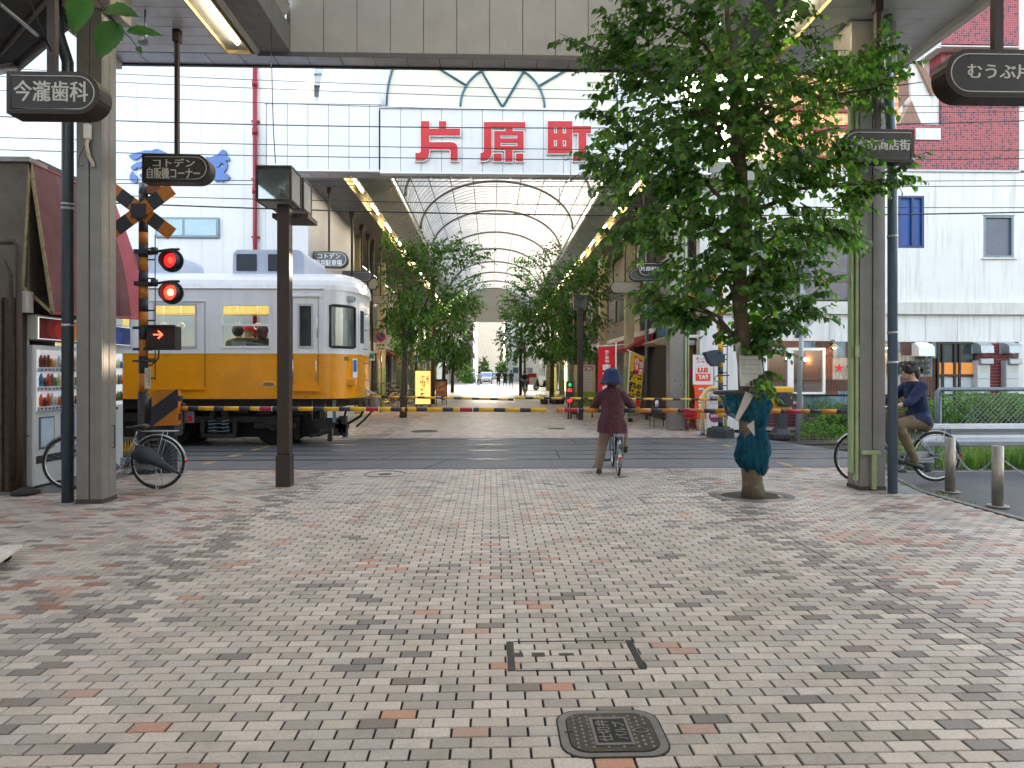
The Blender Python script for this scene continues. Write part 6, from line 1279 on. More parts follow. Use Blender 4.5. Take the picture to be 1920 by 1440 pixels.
# ================================================================ crossing signal, near left
SY = 10.42
def stripe_post(par, x, y, r, z0, z1, segs, mats):
    z = z0
    for (h, m) in segs:
        if z >= z1: break
        g = MB(); g.cyl((x, y, z), (x, y, min(z+h, z1)), r, 14); g.build('post_band', mats[m], par); z += h
sx = Xa(269, SY); CS = t = thing('crossing_signal', 'striped crossing signal with crossbuck, two red lamps and lit arrow left of the tram', 'crossing signal', (sx, SY, 0))
zs = [Za(269, p, SY) for p in (735, 700, 668, 637, 610, 585, 560, 534, 508, 483, 459, 436, 412, 388, 364, 344)]
g = MB(); g.cyl((sx, SY, 0), (sx, SY, zs[0]), .075, 14); g.box(sx-.2, sx+.2, SY-.2, SY+.2, 0, .06); g.build('base', nblack, t)
for i in range(len(zs)-1): g = MB(); g.cyl((sx, SY, zs[i]), (sx, SY, zs[i+1]), .066, 14); g.build('post_band', galv if i == len(zs)-2 else (orange, nblack)[i % 2], t)
def XP(px, py, Y): x, z = XZ(px, py, Y); return Vector((x, Y, z))
def board(p, q, wd, segs, Y, nm, dep=.02):
    d = (q-p).normalized(); s = Vector((-d.z, 0, d.x))*wd/2
    for (a, b, m) in segs:
        u, v = p.lerp(q, a), p.lerp(q, b); P = [u-s, v-s, v+s, u+s]; g = MB(); g.prism([(k.x, k.z) for k in P], 'y', Y, Y+dep); g.build(nm, m, CS)
seg5 = [(0, .17, orange), (.17, .36, nblack), (.36, .43, orange), (.43, .57, nblack), (.57, .67, orange), (.67, .83, nblack), (.83, 1, orange)]
board(XP(209, 352, SY), XP(328, 441, SY), .2, seg5, SY-.1, 'crossbuck_board'); board(XP(205, 448, SY), XP(329, 357, SY), .2, seg5, SY-.125, 'crossbuck_board')
g = MB(); cxx, czz = XZ(268, 399, SY); g.bbox(cxx-.11, cxx+.11, SY-.14, SY-.128, czz-.11, czz+.11, .004); g.build('crossbuck_hub', nblack, t)
g = MB(); p = XP(290, 362, SY); g.bbox(p.x-.1, p.x+.12, SY-.06, SY+.22, p.z-.02, p.z+.1, .01); g.build('bell_box', M('bell_rust', hx('#8a5a3a'), .6, .1, .3, 20), t)
lens_r = M('lens_red_lit', (.8, .02, .01), .25, var=0, emit=(1, .03, .015), es=.7); lens_hot = M('lens_red_hot', (1, .3, .1), .25, var=0, emit=(1, .30, .06), es=2.6); lens_dim = M('lens_red_dim', (.6, .02, .02), .2, var=0, emit=(1, .03, .03), es=.16)
for k, (py, bright) in enumerate(((489, False), (549, True))):
    c = XP(322, py, SY-.05); g = MB(); g.cyl((c.x, SY-.06, c.z), (c.x, SY-.03, c.z), .172, 28); L = g.build('lamp_disc', nblack, t)
    g = MB(); g.lathe([(.13, .0), (.135, .13), (.128, .13), (.122, .0)], (0, 0, 0), 24, M_=Matrix.Translation(c+Vector((0, -.012, 0))) @ Matrix.Rotation(R(90), 4, 'X')); g.build('lamp_hood', nblack, L)
    g = MB(); g.ball((c.x, SY-.07, c.z), .112, 18, 10, (1, .35, 1)); g.build('lens', lens_r if bright else lens_dim, L)
    g = MB(); g.ball((c.x+.005, SY-.095, c.z), .055, 12, 8, (1, .4, 1)); g.build('lens_core', lens_hot if bright else lens_r, L)
    zc = c.z+.145; g = MB(); g.tube([(sx+.06, SY, zc-.02), (c.x-.04, SY-.02, zc+.03), (c.x+.1, SY-.03, zc+.03)], .02, 8); g.box(sx-.1, sx+.1, SY-.09, SY+.09, zc-.04, zc+.02); g.cyl((sx+.16, SY, zc-.04), (sx+.16, SY, zc+.06), .05, 10); g.build('lamp_arm', nblack, L)
p0, p1 = XP(281, 656, SY), XP(335, 612, SY); g = MB(); g.bbox(p0.x, p1.x, SY-.12, SY+.1, p0.z, p1.z, .01); g.box(p0.x-.0, p1.x+.01, SY-.2, SY-.121, p1.z-.01, p1.z+.01)
A_ = g.build('arrow_box', M('arrow_box_dark', hx('#2b2225'), .5, .1), t)
am = M('arrow_red_lit', (1, .1, .05), .3, var=0, emit=(1, .05, .02), es=1.6); g = MB(); c = XP(296, 627.5, SY-.125)
for (a, b) in (((-.065, 0), (.065, 0)), ((.005, .055), (.065, 0)), ((.005, -.055), (.065, 0))): g.tube([(c.x+a[0], SY-.126, c.z+a[1]), (c.x+b[0], SY-.126, c.z+b[1])], .0085, 6)
g.build('arrow', am, A_)
g = MB()
for py in (615, 655): z = Za(270, py, SY); g.box(sx-.13, p0.x+.05, SY-.06, SY-.02, z-.02, z+.02)
for py in (466, 487, 522, 582, 601, 635, 655, 673, 678, 709): z = Za(285, py, SY); g.tube([(sx+.06, SY, z), (Xa(291, SY), SY, z)], .012, 5)
g.tube([(Xa(291, SY), SY, Za(291, 440, SY)), (Xa(291, SY), SY, Za(291, 712, SY))], .008, 5); g.tube([XP(298, 655, SY-.02), XP(297, 672, SY-.05), XP(285, 684, SY-.07), XP(270, 687, SY-.07)], .012, 6)
z = Za(265, 677, SY); g.box(sx-.12, sx+.16, SY-.08, SY+.08, z-.015, z+.015); g.build('ladder_bracket', nblack, t)
g = MB(); q0, q1 = XP(271, 729, SY-.09), XP(282, 690, SY-.09); g.box(q0.x, q1.x, SY-.085, SY-.08, q0.z, q1.z); PLT = g.build('notice_plate', M('plate_white', hx('#cfc9bb'), .6, 0, .1, 20), t)
g = MB(); column_text(g, '踏切事故防止', q0.x+.045, q1.x-.008, q1.z-.01, q0.z+.05, SY-.087, .0); column_text(g, '非常ボタン', q0.x+.015, q0.x+.036, q1.z-.03, q0.z+.09, SY-.087, 0); g.build('lettering', black, PLT)
# barrier machine with slanted striped guard
BY = 10.25
t = thing('barrier_machine', 'orange and black striped barrier machine cover left of the crossing', 'barrier machine', (Xa(312, BY), BY, 0))
c0 = [XP(284, 732, BY-.1), XP(333, 730, BY-.2), XP(333, 797, BY-.2), XP(286, 799, BY-.1)]
def facept(u, v): return c0[0].lerp(c0[1], u).lerp(c0[3].lerp(c0[2], u), v)
def fpoly(P, m, dy): g = MB(); V = [facept(u, v)+Vector((0, dy, 0)) for u, v in P]; g.add(V+[q+Vector((0, .02, 0)) for q in V], [tuple(range(len(V)))[::-1], tuple(range(len(V), 2*len(V)))]+[(i, (i+1) % len(V), (i+1) % len(V)+len(V), i+len(V)) for i in range(len(V))]); return g.build('striped_plate', m, t)
fpoly([(0, 0), (.95, 0), (0, .47)], orange, 0); fpoly([(.95, 0), (1, 0), (1, .5), (0, 1), (0, .47)], nblack, 0); fpoly([(1, .5), (1, 1), (0, 1)], orange, 0)
g = MB(); s0 = c0[1]; s1 = XP(340, 734, BY+.05); b0 = c0[2]; b1 = XP(340, 795, BY+.05); g.quad(s0, s1, b1, b0); g.quad(c0[0], s0, s1, XP(292, 735, BY+.05)); g.quad(c0[3], XP(292, 797, BY+.05), b1, b0); g.build('cover_side', orange, t)
g = MB()
for (a, b) in ((742, 752), (775, 788)): x0_, z1_ = XZ(336, a, BY-.12); x1_, z0_ = XZ(339.5, b, BY-.12); g.box(x0_, x1_, BY-.16, BY-.1, z0_, z1_)
xm_ = Xa(312, BY+.15); g.bbox(xm_-.2, xm_+.16, BY+.06, BY+.35, .55, 1.15, .01); g.bbox(xm_-.1, xm_+.1, BY+.1, BY+.3, 0, .55, .01); g.build('machine_body', nblack, t)
g = MB(); a, b = XP(346, 793, BY), XP(363, 772, BY); g.box(a.x, b.x, BY+.0, BY+.02, a.z, b.z); g.mat(1).box(a.x+.05, b.x-.02, BY-.004, BY-.001, a.z+.015, b.z-.06); g.build('reflector', [galv, red_sign], t)
g = MB(); g.box(Xa(330, BY+.1), Xa(348, BY+.1), BY+.02, BY+.12, Za(340, 772, BY), Za(340, 757, BY)); g.build('arm_holder', nblack, t)
def barrier(label, Y, py0, py1, r, segs, name='crossing_barrier'):
    ed = [s[0] for s in segs]; t = thing(name, label, 'barrier', (Xa(ed[0], Y), Y, Za(ed[0], py0, Y)), 'crossing barrier arms'); pe = segs[-1][1]; ps = ed[0]
    for (a, b, m) in segs:
        za, zb_ = [Za(q, py0+(py1-py0)*(q-ps)/(pe-ps), Y) for q in (a, b)]; g = MB(); g.cyl((Xa(a, Y), Y, za), (Xa(b, Y), Y, zb_), r*(1.12 if m is wb_ else 1), 10); g.build('arm_band', m, t)
    return t
wb_ = white_sign; cr_ = M('band_red', hx('#a81c34'), .4)
b1 = [(340, 354, orange), (354, 373, nblack), (373, 402, yellow), (402, 421, nblack), (421, 449, yellow), (449, 470, nblack), (470, 486, yellow), (486, 487.2, wb_), (487.2, 510, cr_), (510, 511.2, wb_), (511, 525, nblack), (525, 541, yellow), (541, 560, nblack), (560, 588, yellow), (588, 608, nblack), (608, 636, yellow), (636, 657, nblack), (657, 685, yellow), (685, 686.2, wb_), (686.2, 710, cr_), (710, 711.2, wb_), (711, 733, yellow), (733, 754, nblack), (754, 759, yellow), (759, 765, nblack), (765, 781, yellow), (781, 801, nblack), (801, 830, yellow), (830, 850, nblack), (850, 861, yellow), (861, 862.2, wb_), (862.2, 886, cr_), (886, 887.5, wb_), (887.5, 898, nblack), (898, 926, yellow), (926, 947, nblack), (947, 975, yellow), (975, 995, nblack), (995, 1025, yellow)]
barrier('near left barrier arm lowered from the striped machine in front of the tram', 10.2, 765.5, 769, .033, b1)
b2 = [(1044, 1056, orange), (1056, 1057, wb_), (1057, 1083, cr_), (1083, 1084, wb_), (1084, 1094, nblack), (1094, 1120, orange), (1120, 1140, nblack), (1140, 1168, orange), (1168, 1190, nblack), (1190, 1220, orange), (1220, 1241, nblack), (1241, 1270, orange), (1270, 1277, nblack), (1277, 1303, cr_), (1303, 1319, orange), (1319, 1340, nblack), (1340, 1370, orange), (1370, 1390, nblack), (1390, 1420, orange), (1420, 1440, nblack), (1440, 1463, orange), (1463, 1473, nblack), (1473, 1500, cr_), (1500, 1517, orange), (1517, 1538, nblack), (1538, 1567, orange), (1567, 1588, nblack)]
barrier('near right barrier arm in orange and black passing in front of the cyclist', 10.2, 769, 771.5, .034, b2)
def alt(a, b, st, m1, m2):
    o = []; k = 0
    while a < b: e = min(b, a+st[k % 2]); o.append((a, e, (m1, m2)[k % 2])); a = e; k += 1
    return o
barrier('far left barrier arm behind the tram nose, its tip dipping at mid street', 15.95, 743.5, 749, .028, alt(695, 963, (20, 14), yellow, nblack))
barrier('far right barrier arm reaching to the yellow barrier machine', 15.95, 746, 750, .028, alt(965, 1432, (20, 14.5), yellow, nblack))
# far barrier machine
FY = 15.4; fx, _ = XZ(1464, 700, FY); t = thing('barrier_machine', 'yellow barrier machine on a black column left of the bushes', 'barrier machine', (fx, FY, 0))
def fb(m, a, b, c_, d, y0, y1, nm, bev=.01): x0, z1 = XZ(a, c_, FY); x1, z0 = XZ(b, d, FY); g = MB(); g.bbox(x0, x1, y0, y1, max(0, z0), z1, bev); return g.build(nm, m, t)
fb(yellow, 1446, 1482, 725, 737, FY-.2, FY+.2, 'hood', .03); fb(yellow, 1446, 1481, 737.2, 768, FY-.12, FY+.2, 'body'); fb(nblack, 1452, 1484, 737, 742, FY-.28, FY-.125, 'bracket')
fb(nblack, 1454, 1480, 748, 761, FY-.22, FY-.125, 'clutch_cover'); x, z = XZ(1467, 748, FY-.2); g = MB(); g.cyl((x, FY-.3, z), (x, FY-.1, z), .15, 18); g.cyl((x, FY-.33, z), (x, FY-.29, z), .05, 10); g.build('drive_wheel', nblack, t)
fb(nblack, 1456, 1472, 768.2, 813, FY-.12, FY+.12, 'column'); x0, z0 = XZ(1464, 822, FY); g = MB(); g.lathe([(.3, 0), (.3, .1), (.24, .13), (.2, .2), (.14, .26)], (x0, FY, 0), 4, False, Matrix.Rotation(R(45), 4, 'Z')); g.build('base', nblack, t)
fb(nblack, 1437, 1452, 756, 768, FY-.1, FY+.1, 'counterweight')
# far crossing signal, its ladder and lamp seen from behind
PX, PY = G(1351, 819); t = thing('crossing_signal', 'far crossing signal post with ladder and lamp turned away, half behind the tree', 'crossing signal', (PX, PY, 0))
g = MB(); g.lathe([(.33, 0), (.33, .16), (.25, .17), (.22, .24), (.09, .25)], (PX, PY, 0), 8, False); g.build('base', nblack, t)
g = MB()
for a in range(8): g.cyl((PX+.28*math.cos(a*.785), PY+.28*math.sin(a*.785), .16), (PX+.28*math.cos(a*.785), PY+.28*math.sin(a*.785), .2), .025, 6)
g.build('bolt', black, t)
zz = [Za(1350, p, PY) for p in (790, 783, 766, 752, 735, 718, 702, 688, 673, 659, 640, 625, 608, 592, 575, 558, 540, 525)]
for i in range(len(zz)-1): g = MB(); g.cyl((PX, PY, zz[i] if i else .24), (PX, PY, zz[i+1]), .06, 12); g.build('post_band', (nblack, yellow if i < 10 else orange)[i % 2], t)
g = MB(); xl2 = Xa(1362.5, PY)
for py in (650, 665, 674, 699, 723, 780): z = Za(1350, py, PY); g.box(PX, xl2, PY-.04, PY-.02, z-.012, z+.012)
g.tube([(xl2, PY-.03, Za(1350, 640, PY)), (xl2, PY-.03, Za(1350, 786, PY))], .012, 5); z = Za(1350, 704, PY); g.box(PX-.1, xl2+.03, PY-.09, PY-.05, z-.015, z+.015); g.tube([(PX-.1+.06*math.cos(a), PY-.07, z-.08+.07*math.sin(a)) for a in np.linspace(0, 6.28, 12)], .01, 5); g.build('ladder', nblack, t)
x, z = XZ(1332, 672, PY); g = MB(); P = [XZ(a, b, PY) for a, b in ((1319, 661), (1336, 656.5), (1344, 656.5), (1344, 687), (1336, 687), (1329, 681))]; g.prism(P[::-1], 'y', PY-.12, PY+.12); g.box(PX-.08, PX+.08, PY-.08, PY+.08, z-.1, z+.1); g.build('speaker_horn', M('horn_navy', hx('#2b3a4a'), .5, .1, .15, 10), t)
p = XP(1325, 555, PY); g = MB(); g.cyl((p.x, PY-.02, p.z), (p.x, PY+.02, p.z), .2, 22); g.cyl((p.x, PY+.02, p.z), (p.x, PY+.2, p.z), .13, 16); g.tube([(PX, PY, p.z+.2), (p.x, PY, p.z+.2)], .03, 8); g.build('lamp_disc', nblack, t)
g = MB(); 
for (a, b) in (((1290, 520), (1345, 560)), ((1295, 560), (1348, 515))): u, v = XP(*a, PY), XP(*b, PY); d = (v-u).normalized(); s = Vector((-d.z, 0, d.x))*.1; g.prism([(q.x, q.z) for q in (u-s, v-s, v+s, u+s)], 'y', PY+(.03 if a[1] == 520 else .06), PY+(.05 if a[1] == 520 else .08))
g.build('crossbuck_board', orange, t)
# ================================================================ bicycles
silver = M('frame_silver', hx('#9aa0a6'), .3, .6, .1, 10)
def bicycle(label, loc, rz, r=.33, wb=1.06, fm=None, rack=True, basket=True, guard_m=None, group=None, saddle_z=.84, detail=True, hb=1.0, stand=True, name='bicycle', reflector=True):
    fm = fm or silver; guard_m = guard_m or galv_light; t = thing(name, label, 'bicycle', loc, group, rz=rz); B = lambda g, n, m, p=t: g.build(n, m, p, world=False)
    hub = .27; bb = (.43, 0, .27); st = (.29, 0, saddle_z-.14); ht = (wb-.24, 0, hb-.2); hd = (wb-.17, 0, r*2+.02)
    for k, x in enumerate((0, wb)):
        g = MB(); g.tube([(x+(r-.016)*math.cos(a*math.pi/16), 0, r+(r-.016)*math.sin(a*math.pi/16)) for a in range(32)], .017, 8, closed=True); Wh = B(g, 'wheel', rubber)
        g = MB(); g.tube([(x+(r-.04)*math.cos(a*math.pi/16), 0, r+(r-.04)*math.sin(a*math.pi/16)) for a in range(32)], .0105, 6, closed=True); B(g, 'rim', chrome, Wh)
        g = MB()
        if detail:
            for a in range(28): th = a*2*math.pi/28; s_ = .022 if a % 2 else -.022; th2 = th+(.5 if (a//2) % 2 else -.5); g.tube([(x+.025*math.cos(th2), s_, r+.025*math.sin(th2)), (x+(r-.045)*math.cos(th), 0, r+(r-.045)*math.sin(th))], .0013, 3, caps=False)
            B(g, 'spokes', galv_light, Wh)
        g = MB(); g.cyl((x, -.05, r), (x, .05, r), .022 if k else .035, 12); B(g, 'hub', galv, Wh)
        g = MB(); a0, a1 = (R(-5), R(150)) if k else (R(20), R(200))
        a0, a1 = (R(15), R(165)) if k else (R(35), R(215))
        P = [(x+(r+.012)*math.cos(a0+(a1-a0)*i/18), r+(r+.012)*math.sin(a0+(a1-a0)*i/18)) for i in range(19)]
        if k == 0: P = [(x-(p[0]-x), p[1]) for p in P]; P = [(x+(r+.014)*math.cos(R(40)+R(165)*i/18), r+(r+.014)*math.sin(R(40)+R(165)*i/18)) for i in range(19)]
        else: P = [(x+(r+.014)*math.cos(R(35)+R(125)*i/18), r+(r+.014)*math.sin(R(35)+R(125)*i/18)) for i in range(19)]
        for i in range(18): (a, b), (c, d) = P[i], P[i+1]; g.add([(a, -.026, b-.004), (a, 0, b+.006), (a, .026, b-.004), (c, -.026, d-.004), (c, 0, d+.006), (c, .026, d-.004)], [(0, 3, 4, 1), (1, 4, 5, 2)], True)
        B(g, 'mudguard', guard_m)
    g = MB(); g.tube([hd, ht], .019, 8); g.tube([(bb[0], 0, bb[2]), st], .015, 8)
    g.tube([(ht[0]+.015, 0, ht[2]-.06), ((ht[0]+bb[0])/2+.02, 0, (ht[2]+bb[2])/2-.1), (bb[0]+.06, 0, bb[2]+.03), bb], .017, 8); g.tube([(hd[0], 0, hd[2]+.02), ((hd[0]+bb[0])/2+.02, 0, (hd[2]+bb[2])/2-.09), bb], .017, 8)
    for s in (-1, 1): g.tube([(bb[0], s*.02, bb[2]), (0, s*.055, r)], .009, 6); g.tube([(st[0]-.0, s*.02, st[2]-.02), (0, s*.055, r)], .008, 6)
    F = B(g, 'frame', fm)
    g = MB()
    for s in (-1, 1): g.tube([(hd[0]+.005, s*.02, hd[2]-.0), (hd[0]+.01, s*.045, hd[2]-.05), (wb-.05, s*.05, r+.12), (wb, s*.05, r)], .010, 6)
    B(g, 'fork', chrome)
    g = MB(); g.tube([ht, (ht[0]-.03, 0, hb)], .012, 8); g.tube([(ht[0]-.16, .27, hb+.03), (ht[0]-.08, .26, hb+.03), (ht[0]+.0, .1, hb+.01), (ht[0]-.02, 0, hb), (ht[0]+.0, -.1, hb+.01), (ht[0]-.08, -.26, hb+.03), (ht[0]-.16, -.27, hb+.03)], .011, 8); HB = B(g, 'handlebar', chrome)
    g = MB(); 
    for s in (-1, 1): g.tube([(ht[0]-.22, s*.275, hb+.03), (ht[0]-.11, s*.265, hb+.03)], .017, 8); g.tube([(ht[0]-.02, s*.2, hb-.0), (ht[0]-.12, s*.27, hb-.02)], .006, 5)
    B(g, 'grip', black, HB)
    g = MB(); g.tube([st, (st[0]-.03, 0, saddle_z-.03)], .012, 8); B(g, 'seat_post', chrome)
    g = MB(); sx_ = st[0]-.04; g.tube([(sx_-.13, 0, saddle_z), (sx_-.09, 0, saddle_z+.012), (sx_, 0, saddle_z), (sx_+.08, 0, saddle_z-.006), (sx_+.15, 0, saddle_z-.012)], [.05, .085, .065, .035, .018], 12)
    for i in range(len(g.v)): g.v[i] = (g.v[i][0], g.v[i][1]*1.15, saddle_z+(g.v[i][2]-saddle_z)*.45)
    g.tube([(sx_-.09, .05, saddle_z-.06), (sx_-.09, -.05, saddle_z-.06)], .018, 8); B(g, 'saddle', black)
    g = MB(); g.cyl((bb[0], -.05, bb[2]), (bb[0], -.04, bb[2]), .085, 18); B(g, 'chainring', chrome) if detail else None
    for s in (-1, 1):
        g = MB(); e = (bb[0]+s*.12, s*.075, bb[2]-s*.11); g.tube([(bb[0], s*.06, bb[2]), e], .010, 6); C_ = B(g, 'crank', chrome); g = MB(); g.bbox(e[0]-.045, e[0]+.045, s*.08, s*.17, e[2]-.012, e[2]+.012, .004) if s > 0 else g.bbox(e[0]-.045, e[0]+.045, -.17, -.08, e[2]-.012, e[2]+.012, .004); B(g, 'pedal', black, C_)
    g = MB(); g.bbox(-.03, bb[0]+.08, -.075, -.06, min(r, bb[2])-.02, r+.06, .006); B(g, 'chain_guard', guard_m)
    if rack:
        g = MB(); z = r*2+.06
        for s in (-1, 1): g.tube([(.2, s*.05, z+.01), (.16, s*.065, z), (-.22, s*.065, z), (-.27, s*.0, z)], .006, 6); g.tube([(-.1, s*.065, z), (0, s*.06, r)], .005, 5)
        g.tube([(.05, -.065, z), (.05, .065, z)], .005, 5); g.tube([(-.08, -.065, z), (-.08, .065, z)], .005, 5); g.tube([(.15, 0, z), (-.25, 0, z)], .005, 5); B(g, 'rack', galv_light)
    if basket:
        g = MB(); x0, x1, z0, z1 = wb-.13, wb+.14, r*2+.1, r*2+.36
        for i in range(9): u = i/8; g.tube([(x0+(x1-x0)*u, -.13, z0), (x0-.03+(x1-x0+.06)*u, -.16, z1)], .0035, 4); g.tube([(x0+(x1-x0)*u, .13, z0), (x0-.03+(x1-x0+.06)*u, .16, z1)], .0035, 4)
        for i in range(8): v = -.13+.26*i/7; g.tube([(x0, v, z0), (x0-.03, v*1.22, z1)], .0035, 4); g.tube([(x1, v, z0), (x1+.03, v*1.22, z1)], .0035, 4); g.tube([(x0, v, z0), (x1, v, z0)], .0035, 4)
        for i in range(5): w_ = i/4; e = .03*w_; z = z0+(z1-z0)*w_; g.tube([(x0-e, -.13-e, z), (x1+e, -.13-e, z), (x1+e, .13+e, z), (x0-e, .13+e, z)], .004 if i < 4 else .007, 4, closed=True)
        B(g, 'basket', M('basket_dark', hx('#3b3d42'), .5, .3))
    if stand: g = MB(); g.tube([(0, .06, r), (-.02, .09, .02), (-.06, .1, .005)], .007, 5); g.tube([(0, -.06, r), (-.02, -.09, .02), (-.06, -.1, .005)], .007, 5); g.tube([(-.02, .09, .02), (-.02, -.09, .02)], .006, 5); B(g, 'kickstand', galv_light)
    if reflector: g = MB(); a = R(195); g.ball((-(r+.03)*math.cos(R(15)), 0, r+.02), .026, 10, 6, (.6, 1, 1)); B(g, 'reflector', M('reflector_red_glow', hx('#c0101c'), .2, var=0, emit=(1, .05, .05), es=.02))  # reflector given a faint glow of its own, though no lamp
    return t
bx_, by_ = G(296, 917); bicycle('silver city bicycle parked behind the left pillar with a folded umbrella', (bx_, by_, 0), math.pi, .345, 1.12, basket=False, saddle_z=.80)
g = MB(); u0, u1 = XP(262, 845, by_-.1), XP(346, 893, by_-.12)
pts = [XP(255, 838, by_-.1), XP(262, 848, by_-.1), XP(272, 855, by_-.11), XP(290, 862, by_-.11), XP(310, 874, by_-.115), XP(337, 888, by_-.12)]
g.tube(pts, [.02, .105, .12, .075, .045, .012], 10); g.mat(1).tube([XP(337, 888, by_-.12), XP(353, 893, by_-.12)], .006, 5); g.mat(1).tube([XP(257, 835, by_-.1), XP(250, 828, by_-.1)], .012, 6)
tag(g.build('folded_umbrella', [M('umbrella_navy', hx('#242b3c'), .55, 0, .3, 12), galv_light]), 'folded navy umbrella strapped beside the rear wheel of the parked bicycle', 'umbrella')
# the woman's bicycle and the man's
wbx, wby = G(1166, 897.5); HD = math.pi/2-R(5.5)
bicycle('small wheeled bicycle with chrome mudguard waiting at the lowered barrier', (wbx, wby+.27, 0), HD, .27, 1.0, fm=M('frame_dark_chrome', hx('#55585c'), .25, .7), guard_m=M('guard_chrome', hx('#8a8d90'), .25, .9), rack=True, basket=False, saddle_z=.72, hb=.92, stand=False)
mbx, mby = G(1754, 903); bicycle('silver city bicycle ridden leftwards behind the right pillar', (mbx, mby, 0), math.pi, .345, 1.08, saddle_z=.80, basket=True, stand=False, hb=1.02)
# ================================================================ people
def person(label, loc, rz, me, kids=(), group=None):
    t = thing('person', label, 'person', loc, group, rz=rz); link('body', me, t, False)
    for (n, m_) in kids: link(n, m_, t, False)
    return t
knit = M('knit_burgundy', hx('#7c4350'), .9, 0, .75, 75, bump=.5, bscale=120); trou = M('trousers_taupe', hx('#8f7a6b'), .85, 0, .15, 12, bump=.2, bscale=25); navy_hat = M('hat_navy', hx('#26365c'), .85, 0, .3, 18, bump=.2); shoe = M('shoe_black', (.02, .02, .022), .5, 0, .2, 20)
shirt = M('shirt_navy', hx('#1c2a56'), .85, 0, .25, 10, bump=.3, bscale=18); trou2 = M('trousers_tan', hx('#97765a'), .85, 0, .15, 10, bump=.2, bscale=20); hair = M('hair_black', (.015, .013, .014), .55, 0, .4, 40, bump=.6, bscale=60)
W_body = PRE['woman']; W_jacket = PRE['woman_jacket']
g = MB(); prof = [(.0, .145), (.055, .142), (.095, .122), (.118, .08), (.13, .03), (.147, -.015), (.172, -.065), (.186, -.092), (.178, -.095), (.12, -.02)]
hat = MB(); hat.lathe(prof, (.32, .07, 1.425), 24); 
for i, v in enumerate(hat.v): hat.v[i] = (v[0]+.006*math.sin(v[1]*40), v[1]*1+.0, v[2]+.008*math.sin(math.atan2(v[1]-.07, v[0]-.32)*5)*(1 if v[2] < 1.42 else .2))
hat.tube([(.32+.116*math.cos(a*.3307), .07+.116*math.sin(a*.3307), 1.455) for a in range(19)], .008, 6, closed=True)
fing = MB()
def fingers(mb, hx_, hy, hz, side):
    for k in range(4): o = k*.019; mb.tube([(hx_-.035+o, hy+side*.012, hz+.018), (hx_-.033+o, hy+side*.03, hz+.008), (hx_-.033+o, hy+side*.03, hz-.014), (hx_-.033+o, hy+side*.012, hz-.024)], [.0095, .0095, .009, .007], 6)
    mb.tube([(hx_-.03, hy-side*.01, hz+.01), (hx_-.01, hy-side*.025, hz-.002), (hx_+.012, hy-side*.02, hz-.015)], [.011, .010, .008], 6)
fingers(fing, .70, .275, .955, 1); fingers(fing, .70, -.275, .955, -1)
shoes = MB()
def shoemesh(mb, x, y, z, ang, s=1.0):
    Mx = Matrix.Translation((x, y, z)) @ Matrix.Rotation(ang, 4, 'Y'); mb.ball((0, 0, 0), 1, 12, 8, (1, 1, 1)) if False else None
    P = [(-.09, .04), (-.05, .045), (0, .043), (.06, .036), (.12, .03), (.155, .02)]; o = len(mb.v); mb.tube([(a, 0, 0) for a, b in P], [b*s for a, b in P], 10)
    for i in range(o, len(mb.v)): q = Vector(mb.v[i]); q.z = max(-.03, q.z*.95); mb.v[i] = tuple(Mx @ q)
shoemesh(shoes, .19, .27, .035, R(4)); shoes_b = MB(); shoemesh(shoes_b, .50, -.135, .325, R(-6))
hr_ = MB(); hr_.ball((.305, .07, 1.355), .088, 14, 10, (.9, 1, 1)); hr_.ball((.30, .07, 1.315), .062, 12, 8)
bag = MB(); bag.bbox(.86, 1.08, -.12, .14, .66, .93, .03)
t = person('woman in burgundy knit jacket and navy hat waiting astride her bicycle', (wbx, wby+.27, 0), HD, W_body, (('jacket', W_jacket), ('hat', hat.mesh('hat', navy_hat)), ('hair', hr_.mesh('hair', hair)), ('fingers', fing.mesh('fingers', MC['skin'])), ('shoe', shoes.mesh('shoe', shoe)), ('shoe', shoes_b.mesh('shoe', shoe))))
o = bag.build('shopping_bag', M('bag_black', (.03, .03, .035), .5), None); o.location = (wbx, wby+.27, 0); o.rotation_euler = (0, 0, HD); tag(o, 'black bag in front of the waiting woman\'s handlebar', 'bag')
M_body = PRE['man']; hm = MB(); hm.ball((.348, 0, 1.545), .112, 16, 12, (1.05, .86, .9)); 
for i, v in enumerate(hm.v):
    d = .012*math.sin(v[0]*90)+.010*math.sin(v[2]*110+v[1]*60); hm.v[i] = (v[0]+d*.6, v[1]+d*.4, v[2]+d)
hm.ball((.285, 0, 1.49), .075, 12, 8, (.8, .95, 1.1))
for k in range(60):
    rd = random.Random(k+5); a = rd.uniform(0, 6.28); e = rd.uniform(.15, 1.5); p = Vector((.345+.105*math.cos(e)*math.cos(a), .09*math.cos(e)*math.sin(a), 1.55+.09*math.sin(e))); q = p+Vector((rd.uniform(-.03, .03), rd.uniform(-.02, .02), rd.uniform(0, .035))); hm.tube([p, (p+q)/2+Vector((.004, 0, .004)), q], [.012, .008, .002], 5)
ff = MB(); fingers(ff, .70, .27, 1.06, 1); fingers(ff, .70, -.27, 1.06, -1); sh2 = MB(); shoemesh(sh2, .36, .13, .235, R(-18), 1.1); sh3 = MB(); shoemesh(sh3, .58, -.13, .42, R(5), 1.1)
t = person('man in navy shirt and tan trousers riding past behind the right pillar', (mbx, mby, 0), math.pi, M_body, (('hair', hm.mesh('hair', hair)), ('fingers', ff.mesh('fingers', MC['skin'])), ('shoe', sh2.mesh('shoe', shoe)), ('shoe', sh3.mesh('shoe', shoe))))
